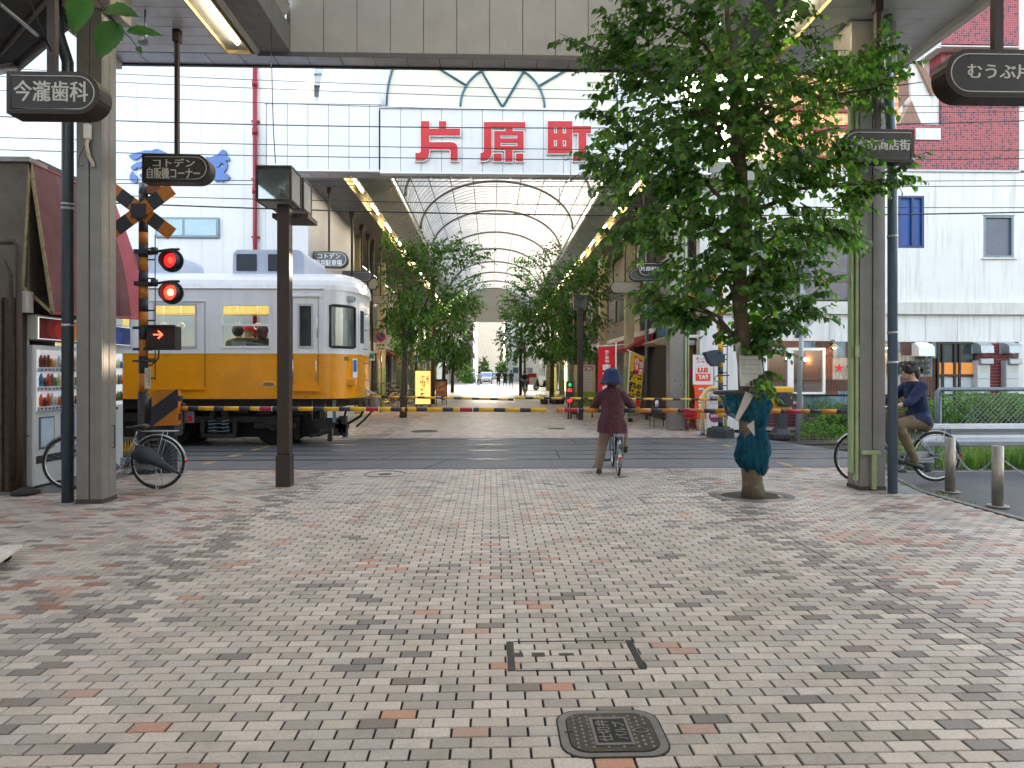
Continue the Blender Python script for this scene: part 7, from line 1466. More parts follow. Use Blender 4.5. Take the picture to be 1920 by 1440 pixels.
# tram passengers with their backs to the window
px_m = PRE['seated']
for k, (px, hc, lab) in enumerate(((446, 'dark', 'dark haired tram passenger left of the red cap, seen from behind'), (466, 'red', 'tram passenger in a red cap seen from behind through the window'), (492, 'brown', 'tram passenger with long brown hair nearest the tram door'))):
    x = Xa(px, 14.15); z = Za(px, 622, 14.15); me = px_m.copy(); t = person(lab, (x, 14.15, z-1.22), math.pi/2, me); g = MB()
    if hc == 'red': g.lathe([(.0, .10), (.06, .095), (.1, .06), (.108, 0), (.112, -.02)], (0, 0, 1.27), 14); g.bbox(-.02, .02, .08, .2, 1.25, 1.262, .004); g.build('cap', M('cap_red', hx('#c41a30'), .7), t, False)
    else: g.ball((0, 0, 1.25), .125, 14, 10, (.95, .95, 1.05)); (g.ball((0, 0, 1.16), .115, 12, 8, (1, .9, 1.1)) if hc == 'brown' else None); g.build('hair', M('hair_'+hc, hx('#3a2626') if hc == 'brown' else hx('#1c191b'), .6), t, False)
# far walkers
walk = PRE['walker']
def walker(px, pyb, label, cols, rz, flip=False):
    x, y = G(px, pyb); me = walk.copy()
    for i_, c in enumerate(cols): me.materials[i_] = c
    t = person(label, (x, y, 0), rz, me, group='people walking at the far end'); g = MB(); g.ball((0, -.005, 1.66), .105, 12, 8, (.95, 1.05, 1)); g.build('hair', hair, t, False); return t
sk = MC['skin']; dk = M('cloth_black', (.02, .02, .024), .8); bl_ = M('cloth_slate', hx('#3c5560'), .8); nv = M('cloth_navy', hx('#232a4a'), .8)
walker(934.5, 728, 'left one of three walkers, in dark shirt and navy shorts', [sk, dk, nv, shoe], math.pi/2*0); walker(946.7, 728, 'middle one of three walkers, in black clothes', [sk, nv, dk, shoe], 0); walker(958.3, 729, 'right one of three walkers, in slate shirt', [sk, bl_, M('cloth_grey', hx('#5d6a66'), .8), shoe], 0)
x, y = G(984, 742); bicycle('bicycle ridden towards the camera down the right side of the arcade', (x, y+.5, 0), -math.pi/2, .33, 1.0, fm=galv_light, detail=False, basket=False, rack=False, stand=False, reflector=False)
me = PRE['rider'].copy(); t = person('cyclist in black riding towards the camera down the arcade', (x, y+.5, 0), -math.pi/2, me); g = MB(); g.ball((.33, 0, 1.55), .108, 12, 8, (1, .9, .9)); g.build('hair', hair, t, False)
x, y = G(898, 727.5); bicycle('bicycle ridden away from the camera near the silver car', (x, y, 0), math.pi/2, .32, 1.0, fm=galv_light, detail=False, basket=False, rack=False, stand=False, reflector=False)
me = PRE['rider'].copy(); me.materials[1] = M('cloth_pale', hx('#b8b4b8'), .8); t = person('cyclist in pale top riding away near the silver car', (x, y, 0), math.pi/2, me); g = MB(); g.ball((.32, 0, 1.54), .115, 12, 8); g.build('hair', hair, t, False)
# ================================================================ guard loop with board, payment banner, stall bits
ly = 16.25; lx0, lx1 = Xa(1317.5, ly), Xa(1360, ly); zt_ = Za(1340, 727, ly); cream_y = M('loop_cream', hx('#d9c78c'), .4, 0, .1, 6)
t = thing('guard_loop', 'cream steel hoop with a white notice board behind the far crossing signal', 'guard rail', ((lx0+lx1)/2, ly, 0)); rr_ = (lx1-lx0)/2
g = MB(); g.tube([(lx0, ly, .12)]+[((lx0+lx1)/2-rr_*math.cos(a*math.pi/14), ly, zt_-rr_+rr_*math.sin(a*math.pi/14)) for a in range(15)]+[(lx1, ly, .12)], .05, 12); g.build('hoop', cream_y, t); g = MB()
for x in (lx0, lx1): g.cyl((x, ly, 0), (x, ly, .12), .052, 12); g.box(x-.12, x+.12, ly-.08, ly+.08, 0, .012)
g.build('foot', galv, t)
a, b = Xa(1324.5, ly), Xa(1358, ly); z0, z1 = Za(1340, 811, ly), Za(1340, 734, ly); g = MB(); g.bbox(a, b, ly-.02, ly+.02, z0, z1, .006); Bd = g.build('notice_board', white_sign, t)
mg = M('magenta', hx('#8e3468'), .5); g = MB(); xc = (a+b)/2; zc = Za(1340, 780.5, ly); g.prism([(xc-.02+.145*math.cos(i*.2618), zc+.145*math.sin(i*.2618)) for i in range(24)], 'y', ly-.024, ly-.021); zc2 = Za(1340, 746, ly); g.tube([(xc-.02+.14*math.cos(i*.2618), ly-.022, zc2+.14*math.sin(i*.2618)) for i in range(24)], .004, 4, closed=True); g.build('emblem', mg, Bd)
g = MB(); text_box(g, '横断歩道', xc-.14, xc+.1, zc2-.02, zc2+.05, ly-.0245, .02); text_box(g, '注意', xc-.1, xc+.06, z0+.06, z0+.11, ly-.0225, .02); g.mat(1); text_box(g, '自転車', xc-.12, xc+.1, zc-.03, zc+.05, ly-.0255, .03); g.build('lettering', [M('letter_blue', hx('#39508f'), .5), white_sign], Bd)
# mirrored payment banner
by = 17.35; t = thing('banner', 'white and orange mobile payment banner showing its mirrored back', 'banner', (Xa(1338, by), by, 0)); ob = M('banner_orange', hx('#e8502a'), .7, 0, .06, 4); fabw = M('banner_white', (.74, .72, .76), .7, 0, .05, 4)
def cloth(nm, m, px_l, px_r, pyt, pyb, Y, bend=.05, n=8, bulge=0):
    g = MB()
    for i in range(n):
        for j in range(3):
            def Q(u, v): x, z = XZ(px_l+(px_r-px_l)*v-bulge*math.sin(math.pi*min(1, u*1.2)), pyt+(pyb-pyt)*u, Y); return (x, Y+bend*math.sin(u*5+v*2), z)
            g.add([Q(i/n, j/3), Q((i+1)/n, j/3), Q((i+1)/n, (j+1)/3), Q(i/n, (j+1)/3)], [(0, 1, 2, 3)], True)
    return g.build(nm, m, t)
cloth('cloth_upper', fabw, 1299, 1337, 664, 721, by, .0); cloth('cloth_lower', ob, 1300, 1337, 721.2, 786, by, .0, bulge=-3)
def P2(px, py, Y): return XZ(px, py, Y)
def btxt(body, a, b, c_, d, m, Y, off=.02, mirror=False, col=False, nm='lettering', par=None):
    x0, z1 = P2(a, c_, Y); x1, z0 = P2(b, d, Y); g = MB(); (column_text(g, body, x0, x1, z1, z0, Y-.006, off, mirror) if col else text_box(g, body, x0, x1, z0, z1, Y-.006, off, mirror)); return g.build(nm, m, par or t)
lr = M('letter_rust', hx('#b5452f'), .6); btxt('支払いを', 1304, 1337, 669, 675, lr, by, .02, True); btxt('スマホで。', 1304, 1336, 676, 681, lr, by, .02, True)
g = MB(); x0, z1 = P2(1304, 700.5, by); x1, z0 = P2(1332, 714.5, by); g.box(x0, x1, by-.004, by-.001, z0, z1); g.tube([(x0, by-.003, z1+.001), (x0, by-.003, P2(1304, 686, by)[1]), (x1, by-.003, P2(1304, 686, by)[1]), (x1, by-.003, z1+.001)], .003, 4); g.build('logo_box', ob, t)
btxt('PAY', 1309, 1327, 702.5, 711, white_sign, by-.004, .03, True); btxt('au', 1308, 1328, 689, 698.5, M('letter_orange', hx('#d84a28'), .6), by, .03, True); btxt('使えます', 1309, 1322, 726, 783, white_sign, by, .05, True, True)
g = MB(); xp = Xa(1338.5, by); g.cyl((xp, by, 0), (xp, by, P2(0, 690, by)[1]), .014, 8); g.tube([(Xa(1297, by), by, P2(0, 663.5, by)[1]), (xp, by, P2(0, 665, by)[1]), (xp, by, P2(0, 690, by)[1])], .01, 6); g.build('pole', galv, t)
g = MB(); a, z1 = P2(1296, 687, by+.3); b, z0 = P2(1304, 713, by+.3); g.cyl(((a+b)/2+.04, by+.3, (z0+z1)/2), ((a+b)/2+.04, by+.36, (z0+z1)/2), (z1-z0)/2, 18); tag(g.build('round_sign', M('round_magenta', hx('#b8204a'), .5)), 'round crimson shop sign peeking out behind the payment banner', 'shop sign')
# side entrance with orange cloth, beam, door of the corner shop
t = thing('corner_entrance', 'corner shop entrance with tan cloth panel behind the payment banner', 'shop entrance', (5.5, 17.9, 0))
g = MB(); a = Xa(1286, 18.3); b = Xa(1305, 18.3); z1 = P2(1290, 648, 18.3)[1]; g.box(a, b, 18.3, 18.34, .15, z1); g.build('cloth_panel', M('tan_cloth', hx('#9c6a34'), .8, 0, .15, 3), t)
g = MB(); z = P2(1290, 630, 17.9)[1]; g.bbox(Xa(1279, 17.9), Xa(1312, 17.9), 17.85, 17.95, z-.05, z+.03, .01); g.bbox(Xa(1284, 18.3), Xa(1310, 18.3), 18.2, 18.3, z1+.01, z1+.14, .01); g.build('lintel', white_sign, t)
g = MB(); g.box(Xa(1286, 18.5), Xa(1312, 18.5), 18.45, 18.5, z1+.2, 5.5); g.build('dark_recess', interior, t)
for (px, py) in ((1291, 534), (1293, 560)): pass
t = thing('red_stool_stack', 'red folding stand and crate beside the first far pillar', 'stand', (Xa(1297, 17.3), 17.3, 0)); rd_ = M('stand_red', hx('#a81c20'), .4); g = MB()
def sb(a, b, c_, d, y0, y1): x0, z1 = P2(a, c_, 17.3); x1, z0 = P2(b, d, 17.3); g.bbox(x0, x1, y0, y1, max(0, z0), z1, .006)
sb(1286, 1306, 772, 779, 17.25, 17.5); sb(1286, 1305, 781, 786, 17.2, 17.5); g.build('seat', rd_, t); g = MB()
for (a, b) in (((1288, 786), (1291, 807)), ((1303, 786), (1307, 806)), ((1289, 786), (1287, 806)), ((1304, 786), (1300, 807))): p, q = XP(*a, 17.3), XP(*b, 17.3); q.z = max(.0, q.z); g.tube([p, q], .01, 5)
g.build('leg', rd_, t)
# little table with spray bottles under the brown canopy
t = thing('small_table', 'small dark table with cleaning bottles left of the first far pillar', 'table', (Xa(1230, 18.6), 18.6, 0)); g = MB(); a, z1 = P2(1222, 763, 18.6); b, _ = P2(1250, 763, 18.6); g.bbox(a, b, 18.4, 18.9, z1-.03, z1, .005); g.build('table_top', black, t)
for (x, y) in ((a+.02, 18.42), (b-.02, 18.42), (a+.02, 18.88), (b-.02, 18.88)): g = MB(); g.cyl((x, y, 0), (x, y, z1-.03), .012, 6); g.build('leg', black, t)
g = MB(); x = Xa(1232, 18.6); g.lathe([(0, 0), (.05, 0), (.055, .12), (.04, .17), (.02, .19), (.02, .23), (0, .23)], (x, 18.6, z1), 12); tag(g.build('spray_bottle', white_sign), 'white spray bottle standing on the small dark table', 'bottle')
t = thing('door_canopy', 'tan curved concrete canopy over the red brown door left of the first far pillar', 'canopy', (5.3, 21, 2.4)); g = MB(); P = [(Xa(1202, 21), P2(1202, 646, 21)[1]), (Xa(1212, 21), P2(1212, 650, 21)[1]), (Xa(1252, 21), P2(1252, 652, 21)[1]), (Xa(1270, 21), P2(1252, 632, 21)[1]), (Xa(1232, 21), P2(1232, 635, 21)[1])]; g.prism(P, 'y', 19.6, 21); g.build('slab', M('canopy_tan', hx('#a58a74'), .8, 0, .15, 4), t)
# red banner and yellow banner
Y = 20.4; t = thing('banner', 'red vertical banner with white lettering behind the waiting woman', 'banner', (Xa(1154, Y), Y, 0)); rb = M('banner_red', hx('#dd1424'), .65, 0, .08, 3)
cloth('cloth', rb, 1122, 1153, 650.5, 758, Y, .0); btxt('本格吾仙', 1134, 1142, 656, 680, white_sign, Y, .04, col=True); btxt('まかりま', 1129.5, 1146, 682, 735, white_sign, Y, .09, col=True)
g = MB(); xp = Xa(1155, Y); g.cyl((xp, Y, 0), (xp, Y, P2(0, 640, Y)[1]), .02, 8); g.tube([XP(1116, 649.5, Y), XP(1155, 647, Y), XP(1175, 645.5, Y)], .014, 6); g.build('pole', white_sign, t); g = MB(); g.cyl((xp, Y, 0), (xp, Y, .12), .2, 14); g.build('base', black, t)
Y = 20.9; t = thing('banner', 'yellow tilted banner advertising fried chicken right of the waiting woman', 'banner', (Xa(1180, Y), Y, 0)); yb = M('banner_yellow', hx('#e2b70e'), .65, 0, .08, 3)
def tilt(u, v, dy=0): p = XP(1183, 662, Y).lerp(XP(1209, 668, Y), u); q = XP(1176, 768, Y).lerp(XP(1199, 772, Y), u); r_ = p.lerp(q, v); return r_+Vector((0, dy, 0))
g = MB(); g.quad(tilt(0, 1), tilt(1, 1), tilt(1, 0), tilt(0, 0)); g.build('cloth', yb, t)
def tt(body, u0, u1, v0, v1, m, off=.05, dy=-.008):
    g = MB(); n = len(body)
    for i, ch in enumerate(body): a = v0+(v1-v0)*i/n; b = v0+(v1-v0)*(i+.92)/n; O = tilt(u0, b, dy); text(g, ch, O, tilt(u1, b, dy)-O, tilt(u0, a, dy)-O, off)
    g.build('lettering', m, t)
g = MB(); g.quad(tilt(.28, .3, -.004), tilt(.62, .36, -.004), tilt(.62, .06, -.004), tilt(.28, .02, -.004)); g.quad(tilt(.63, .37, -.004), tilt(.95, .38, -.004), tilt(.95, .1, -.004), tilt(.63, .06, -.004)); g.quad(tilt(.62, .92, -.004), tilt(.98, .92, -.004), tilt(.98, .76, -.004), tilt(.62, .76, -.004)); g.build('red_patch', rb, t)
tt('自慢', .32, .6, .06, .28, white_sign, .02); tt('当店', .65, .93, .1, .36, white_sign, .02); tt('唐揚げ', .02, .55, .3, .9, black, .09); tt('若鶏の', .58, .95, .4, .75, black, .06)
g = MB(); g.tube([tilt(-.07, -.03), tilt(-.07, .5), tilt(-.05, 1.0), Vector((tilt(-.05, 1).x, Y, 0))], .018, 6); g.tube([tilt(-.3, -.04), tilt(1.15, .03)], .012, 6); g.build('pole', white_sign, t); g = MB(); x = tilt(-.05, 1).x; g.cyl((x, Y, 0), (x, Y, .1), .2, 12); g.build('base', black, t)
# green and cream menu board, LED board
Y = 22.6; t = thing('menu_board', 'cream and lime standing menu board partly behind the far lamp post', 'sign board', (Xa(1096, Y), Y, 0)); x0, z1 = P2(1076, 684, Y); x1, z0 = P2(1116, 762, Y); zm = P2(1090, 735, Y)[1]
g = MB(); g.box(x0, x1, Y, Y+.05, zm, z1); g.build('upper_face', M('board_cream', hx('#b9a37a'), .6, 0, .15, 5), t); g = MB(); g.box(x0, x1, Y, Y+.05, z0, zm-.001); g.build('lower_face', M('board_lime', hx('#7f9a1c'), .6), t)
g = MB(); a, c_ = P2(1091, 687, Y); b, d = P2(1111, 694, Y); g.box(a, b, Y-.006, Y-.001, d, c_); g.build('header', M('header_red', hx('#8e2420'), .6), t); btxt('営業商品', 1093, 1109, 688.5, 693, white_sign, Y-.004, .03)
g = MB()
for i in range(7):
    for j in range(4): a, c_ = P2(1093+j*4.6, 697+i*5.2, Y); b, d = P2(1096.5+j*4.6, 700.5+i*5.2, Y); g.box(a, b, Y-.004, Y-.001, d, c_)
g.build('menu_text', pale, t); btxt('はしや', 1079, 1113, 746, 754, nblack, Y, .05); g = MB()
for x in (x0+.1, x1-.1): g.box(x-.02, x+.02, Y+.0, Y+.04, 0, z0)
g.build('leg', black, t)
Y = 22.0; t = thing('led_sign', 'black standing board with green arrow and red glowing characters', 'sign board', (Xa(1069, Y), Y, 0)); x0, z1 = P2(1061.5, 715, Y); x1, z0 = P2(1075, 756, Y); g = MB(); g.bbox(x0, x1, Y, Y+.12, z0, z1, .01); g.build('casing', black, t)
g = MB(); g.tube([(x0-.05, Y+.05, z0-.0), (x0-.05, Y+.05, z1+.04), (x1+.04, Y+.05, z1+.04), (x1+.04, Y+.05, z0)], .012, 6); g.tube([(x0-.1, Y+.05, .35), (x1+.1, Y+.05, .35)], .02, 6); g.box(x0+.05, x0+.1, Y, Y+.1, 0, z0); g.box(x1-.1, x1-.05, Y, Y+.1, 0, z0); g.build('stand', black, t)
lg = M('led_green', (0, .3, .1), .4, var=0, emit=(.02, .9, .3), es=.12); lr_ = M('led_red', (.4, 0, 0), .4, var=0, emit=(1, .03, .03), es=.35)
g = MB(); cx, cz = P2(1068.5, 721.5, Y); g.prism([(cx-.035, cz-.06), (cx+.035, cz-.06), (cx+.035, cz), (cx+.075, cz), (cx, cz+.07), (cx-.075, cz), (cx-.035, cz)], 'y', Y-.006, Y-.001); g.build('green_arrow', lg, t); btxt('準', 1064, 1072.5, 728, 736.5, lr_, Y, .1); btxt('開', 1064, 1072.5, 749, 755, lr_, Y, .08)
# ---- left side: glowing noodle sign, food board, parked bicycles, traffic signs
Y = 30; t = thing('light_box_sign', 'glowing yellow standing light box with vertical noodle shop lettering', 'light box', (Xa(793, Y), Y, 0)); x0, z1 = P2(779, 695.5, Y); x1, z0 = P2(807, 757.5, Y); g = MB(); g.bbox(x0-.03, x1+.03, Y, Y+.25, z0-.03, z1+.03, .01); g.build('casing', brown, t)
g = MB(); g.box(x0, x1, Y-.012, Y-.001, z0, z1); g.build('lit_face', M('lit_yellow', hx('#e0a83c'), .5, var=0, emit=(1, .62, .2), es=.2), t); g = MB(); g.box(x0, x0+.06, Y+.02, Y+.2, 0, z0-.03); g.box(x1-.06, x1, Y+.02, Y+.2, 0, z0-.03); g.build('leg', brown, t)
lk = M('letter_brown', hx('#5a2410'), .6); btxt('欽山製麺所', 788, 797.5, 703.5, 744, lk, Y-.01, .05, col=True); btxt('らーめん', 799.5, 804, 704, 721, red_sign, Y-.01, .03, col=True)
Y = 31.5; t = thing('food_poster_stand', 'black easel with an orange food photo poster', 'sign board', (Xa(827, Y), Y, 0)); x0, z1 = P2(817, 711, Y); x1, z0 = P2(838.5, 743, Y); g = MB(); g.bbox(x0, x1, Y, Y+.04, z0, z1, .008); g.tube([(x0+.03, Y+.02, z0), (x0+.03, Y+.02, 0)], .018, 5); g.tube([(x1-.03, Y+.02, z0), (x1-.03, Y+.02, 0)], .018, 5); g.tube([((x0+x1)/2, Y+.05, z0), ((x0+x1)/2, Y+.5, 0)], .018, 5); g.build('frame', black, t)
mf = M('food_print', hx('#a8683c'), .5, 0, .9, 9, stain=hx('#d8c8a0'), stain_amt=1, stain_scale=7); g = MB(); g.box(x0+.03, x1-.03, Y-.004, Y-.0005, z0+.03, z1-.1); g.build('poster', mf, t)
for (px, py, rz, l) in ((742, 763, R(172), 'dark parked bicycle nearest the green pillar on the left'), (752, 761, R(150), 'dark parked bicycle in the row behind the left street tree'), (790, 761, R(186), 'dark parked bicycle in front of the glowing noodle sign'), (768, 758, R(165), 'dark parked bicycle between the tree trunk and the noodle sign')):
    x, y = G(px, py); bicycle(l, (x, y, 0), rz, .34, 1.06, fm=nblack, guard_m=nblack, basket=px < 760, detail=True, group='parked bicycles by the noodle sign')
Y = 26; x, z = P2(714, 632, Y)
def nopark(px, py, r, Y, label, tx_=True):
    x, z = P2(px, py, Y); t = thing('no_parking_sign', label, 'traffic sign', (x, Y, 0)); g = MB(); g.cyl((x, Y, 0), (x, Y, z+.05), .035, 8); g.build('post', galv, t)
    g = MB(); g.cyl((x, Y-.06, z), (x, Y-.05, z), r, 24); g.build('rim', M('sign_red2', hx('#b3303a'), .4), t); g = MB(); g.cyl((x, Y-.066, z), (x, Y-.061, z), r*.78, 24); g.build('disc', M('sign_blue', hx('#22409a'), .4), t)
    d = r*.62; g = MB(); g.prism([(x-d-.02, z+d-.02), (x-d+.02, z+d+.02), (x+d+.02, z-d+.02), (x+d-.02, z-d-.02)][::-1], 'y', Y-.07, Y-.0665); g.build('bar', MC['sign_red2'], t)
    g = MB(); g.box(x-r, x+r, Y-.06, Y-.05, z-r-.34, z-r-.04); pl = g.build('plate', off_white, t); g = MB(); text_box(g, '自動車', x-r*.8, x+r*.8, z-r-.17, z-r-.07, Y-.062, .03); text_box(g, '二輪のみ', x-r*.8, x+r*.8, z-r-.3, z-r-.2, Y-.062, .03); g.build('lettering', black, pl)
nopark(714, 632, .19, 26, 'blue and red no parking sign with plate just right of the tram'); nopark(801.5, 665, .22, 45, 'distant blue and red no parking sign above the noodle sign')
t = thing('shop_sign', 'small white and green shop sign board between the tram and the dark pipe', 'shop sign', (Xa(694, 24), 24, 2)); x0, z1 = P2(687, 658, 24); x1, z0 = P2(702, 676, 24); g = MB(); g.box(x0, x1, 24, 24.05, z0, z1); g.build('board', white_sign, t); g = MB(); g.box(x0+.03, x1-.02, 23.99, 23.999, z0+.07, z1-.1); g.build('green_band', M('sign_green', hx('#2f9a62'), .5), t)
g = MB(); x0, z1 = P2(707, 655, 25); x1, z0 = P2(710.5, 677, 25); g.box(x0, x1, 25, 25.05, z0, z1); tag(g.build('yellow_sign', M('sign_yellow', hx('#e0a020'), .5)), 'narrow yellow shop sign beside the green and white one', 'shop sign')
# far lamp posts
def farlamp(px, pyb, ptop, w_, s_, label):
    x, y = G(px, pyb); zt2_ = P2(px, ptop, y)[1]; t = thing('lamp_post', label, 'lamp post', (x, y, 0)); g = MB(); g.bbox(x-w_, x+w_, y-w_, y+w_, 0, zt2_, .006); g.build('post', brown, t); lantern(t, x, y, zt2_, s_); return t
farlamp(1088, 787, 580, .085, .44, 'brown square lamp post with one lantern beside the right far barrier'); farlamp(976, 741, 655, .1, .5, 'distant lamp post with a pale lantern among the right hand trees'); farlamp(812, 757.5, 520, .085, .44, 'dark lamp post rising behind the glowing noodle sign')
# scooter, vending things at the far right, car
x, y = G(1017, 731.5); t = thing('scooter', 'dark parked scooter on the far right pavement', 'scooter', (x, y, 0))
for dx in (-.55, .6):
    g = MB(); g.tube([(x+dx+.2*math.cos(a*.3927), y, .25+.2*math.sin(a*.3927)) for a in range(16)], .06, 8, closed=True); Wl = g.build('wheel', rubber, t); g = MB(); g.cyl((x+dx, y-.04, .25), (x+dx, y+.04, .25), .15, 12); g.build('rim', galv_light, Wl)
g = MB(); g.prism([(x-.6, .5), (x-.5, .38), (x-.1, .25), (x+.3, .3), (x+.75, .5), (x+.7, .75), (x+.1, .78), (x+.0, .4), (x-.25, .42), (x-.38, .95), (x-.5, .95)][::-1], 'y', y-.16, y+.16); g.build('body', black, t); g = MB(); g.bbox(x+.05, x+.75, y-.13, y+.13, .781, .86, .02); g.build('seat', rubber, t); g = MB(); g.tube([(x-.42, y-.3, 1.02), (x-.44, y, .98), (x-.42, y+.3, 1.02)], .02, 6); g.tube([(x-.44, y, .95), (x-.55, y, .3)], .03, 6); g.build('handlebar', galv, t); g = MB(); g.bbox(x+.5, x+.95, y-.2, y+.2, .87, 1.15, .02); g.build('top_box', nblack, t)
x, y = G(997, 731); t = thing('red_white_stand', 'red and white shop stand on the far right pavement', 'stand', (x, y, 0)); g = MB(); g.bbox(x-.45, x+.45, y, y+.3, .45, 1.5, .02); g.build('board', white_sign, t); g = MB(); g.box(x-.4, x+.4, y-.02, y-.001, 1.1, 1.45); g.box(x-.4, x-.2, y-.02, y-.001, .5, 1.08); g.build('red_print', red_sign, t); g = MB(); g.box(x-.4, x-.34, y+.05, y+.25, 0, .45); g.box(x+.34, x+.4, y+.05, y+.25, 0, .45); g.build('leg', galv, t)
def car(label, x, y, rear=False, col=silver):
    t = thing('parked_car', label, 'car', (x, y, 0)); w_ = .74; L = 3.5
    prof = [(0, .25), (0, .75), (.05, .95), (.6, 1.02), (1.15, 1.5), (1.4, 1.62), (2.9, 1.62), (3.35, 1.1), (3.45, .7), (3.4, .25)]
    g = MB(); g.prism([(y+a, b) for a, b in prof][::-1], 'x', x-w_, x+w_); g.build('body', col, t)
    g = MB(); g.quad((x-w_*.86, y+.62-.01, 1.05), (x+w_*.86, y+.62-.01, 1.05), (x+w_*.8, y+1.13-.015, 1.5), (x-w_*.8, y+1.13-.015, 1.5)); g.build('windscreen', M('car_glass', hx('#7d9ab8'), .08, .1), t)
    for s in (-1, 1):
        g = MB(); g.box(x+s*(w_+.002), x+s*(w_+.01), y+1.2, y+2.9, 1.08, 1.5); g.build('side_window', dark_glass, t)
        g = MB(); g.bbox(x+s*.4, x+s*.66, y-.03, y+.01, .66, .84, .01); g.build('headlight', M('lamp_clear', (.8, .8, .8), .15), t); g = MB(); g.bbox(x+s*(w_+.01), x+s*(w_+.2), y+1.1, y+1.2, 1.05, 1.2, .02); g.build('mirror', black, t)
        for yy in (y+.65, y+2.75): g = MB(); g.cyl((x+s*(w_-.12), yy, .28), (x+s*(w_+.02), yy, .28), .28, 18); Wl = g.build('wheel', rubber, t); g = MB(); g.cyl((x+s*(w_+.01), yy, .28), (x+s*(w_+.03), yy, .28), .17, 14); g.build('rim', galv_light, Wl)
    g = MB(); g.box(x-.17, x+.17, y-.03, y-.001, .45, .6); g.build('number_plate', M('plate_yellow', hx('#e0c020'), .5), t); g = MB(); g.box(x-.5, x+.5, y-.015, y-.001, .3, .42); g.box(x-w_, x+w_, y-.02, y-.001, .22, .28); g.build('grille', black, t)
x, y = G(912, 719.5); car('small silver car facing the camera at the end of the street', x, y, col=M('car_silver', hx('#b9bcc4'), .25, .5)); x, y = G(926, 714); car('second car behind the silver one at the end of the street', x+.3, y, col=white_sign); x, y = G(884, 716); car('white car parked at the left of the cross street', x-.2, y+4, col=white_sign)
# street sign pole on the right seen from behind
Y = 14.6; xp = Xa(1502, Y); t = thing('traffic_sign_post', 'grey steel post with the backs of round traffic signs right of the tree', 'traffic sign', (xp, Y, 0)); g = MB(); g.tube([(Xa(1495, Y), Y, 0), (xp, Y, 2.0), (Xa(1506, Y), Y, P2(1500, 498, Y)[1])], .05, 12); g.build('post', galv_light, t); sb_ = M('sign_back', hx('#8d949a'), .4, .5, .08, 6)
p = XP(1508, 590, Y+.1); g = MB(); g.cyl((p.x-.03, Y+.08, p.z), (p.x-.03, Y+.09, p.z), .28, 28); g.tube([(p.x-.03-.28*math.cos(a*.2244), Y+.085, p.z+.28*math.sin(a*.2244)) for a in range(28)], .012, 5, closed=True); g.build('sign_back', sb_, t); g = MB(); a, b = XP(1492, 634, Y), XP(1516, 617, Y); g.bbox(a.x, b.x, Y+.07, Y+.09, a.z, b.z, .01); g.build('plate_back', sb_, t)
g = MB(); p = XP(1510, 520, Y); g.cyl((p.x-.0, Y-.25, p.z), (p.x+.02, Y+.2, p.z), .24, 24); 
g = MB(); Mx = Matrix.Translation((p.x+.02, Y, p.z)) @ Matrix.Rotation(R(80), 4, 'Z'); g.lathe([(0, 0), (.26, 0), (.26, .012), (0, .012)], (0, 0, 0), 24, False, Mx @ Matrix.Rotation(R(90), 4, 'X')); g.build('edge_on_sign', sb_, t); g = MB(); 
for py in (552, 574, 628): z = P2(1505, py, Y)[1]; g.box(xp-.08, xp+.14, Y-.06, Y+.07, z-.02, z+.02)
g.build('clamp', galv, t)
# ================================================================ bollards, chain, guard rail, fences
steel_b = M('bollard_steel', hx('#9b968e'), .36, .55, .12, 8, stain=hx('#4a3f36'), stain_amt=.4, streak=True)
bs = []
for k, (px, pyb, pyt, l) in enumerate(((1781.5, 921, 821, 'stainless bollard with chain nearer the rear bicycle wheel'), (1870.5, 948, 836, 'stainless bollard with chain at the right edge, closer to the camera'))):
    x, y = G(px, pyb); h = P2(px, pyt, y)[1]; t = thing('bollard', l, 'bollard', (x, y, 0)); g = MB(); g.cyl((x, y, 0), (x, y, h), .058, 20); g.build('post', steel_b, t); g = MB(); g.cyl((x, y, -.015), (x, y, .006), .11, 20); g.build('base_plate', steel_b, t); bs.append((x, y, h))
g = MB()
def chain(a, b, sag):
    n = int((b-a).length*1.12/.034)
    for i in range(n):
        u = i/n; c = a.lerp(b, u)-Vector((0, 0, 4*sag*u*(1-u))); d = ((b-a)+Vector((0, 0, -4*sag*(1-2*u)))).normalized(); s = d.cross(Vector((0, 0, 1)) if i % 2 else Vector((0, 1, 0)).cross(d)+Vector((0, 0, .0))).normalized() if True else None
        g.tube([c+d*.02*math.cos(k*math.pi/3)+s*.011*math.sin(k*math.pi/3) for k in range(6)], .0035, 4, closed=True)
A0 = Vector((bs[0][0]+.05, bs[0][1], bs[0][2]-.12)); B0 = Vector((bs[1][0]-.02, bs[1][1]+.05, bs[1][2]-.15)); chain(A0, B0, .22); tag(g.build('chain', galv_light), 'steel chain drooping between the two bollards', 'chain'); g = MB(); C0 = Vector((bs[1][0]+.3, bs[1][1]-1.5, .6)); chain(B0+Vector((.05, -.1, 0)), C0, .25); tag(g.build('chain', galv_light), 'steel chain running from the nearer bollard out of view', 'chain')
gy = 10.2; t = thing('guard_rail', 'pale steel W shaped guard rail along the side road', 'guard rail', (Xa(1735, gy), gy, 0)); z1, z0 = P2(1800, 794, gy)[1], P2(1800, 837, gy)[1]; h = z1-z0
prof = [(0, z0), (-.05, z0+.05*h), (-.06, z0+.22*h), (-.01, z0+.38*h), (0, z0+.5*h), (-.01, z0+.62*h), (-.06, z0+.78*h), (-.05, z0+.95*h), (0, z1)]
ga = M('guard_rail_steel', hx('#a9aeb8'), .4, .45, .1, 3, stain=hx('#5a4a3e'), stain_amt=.35, stain_scale=3)
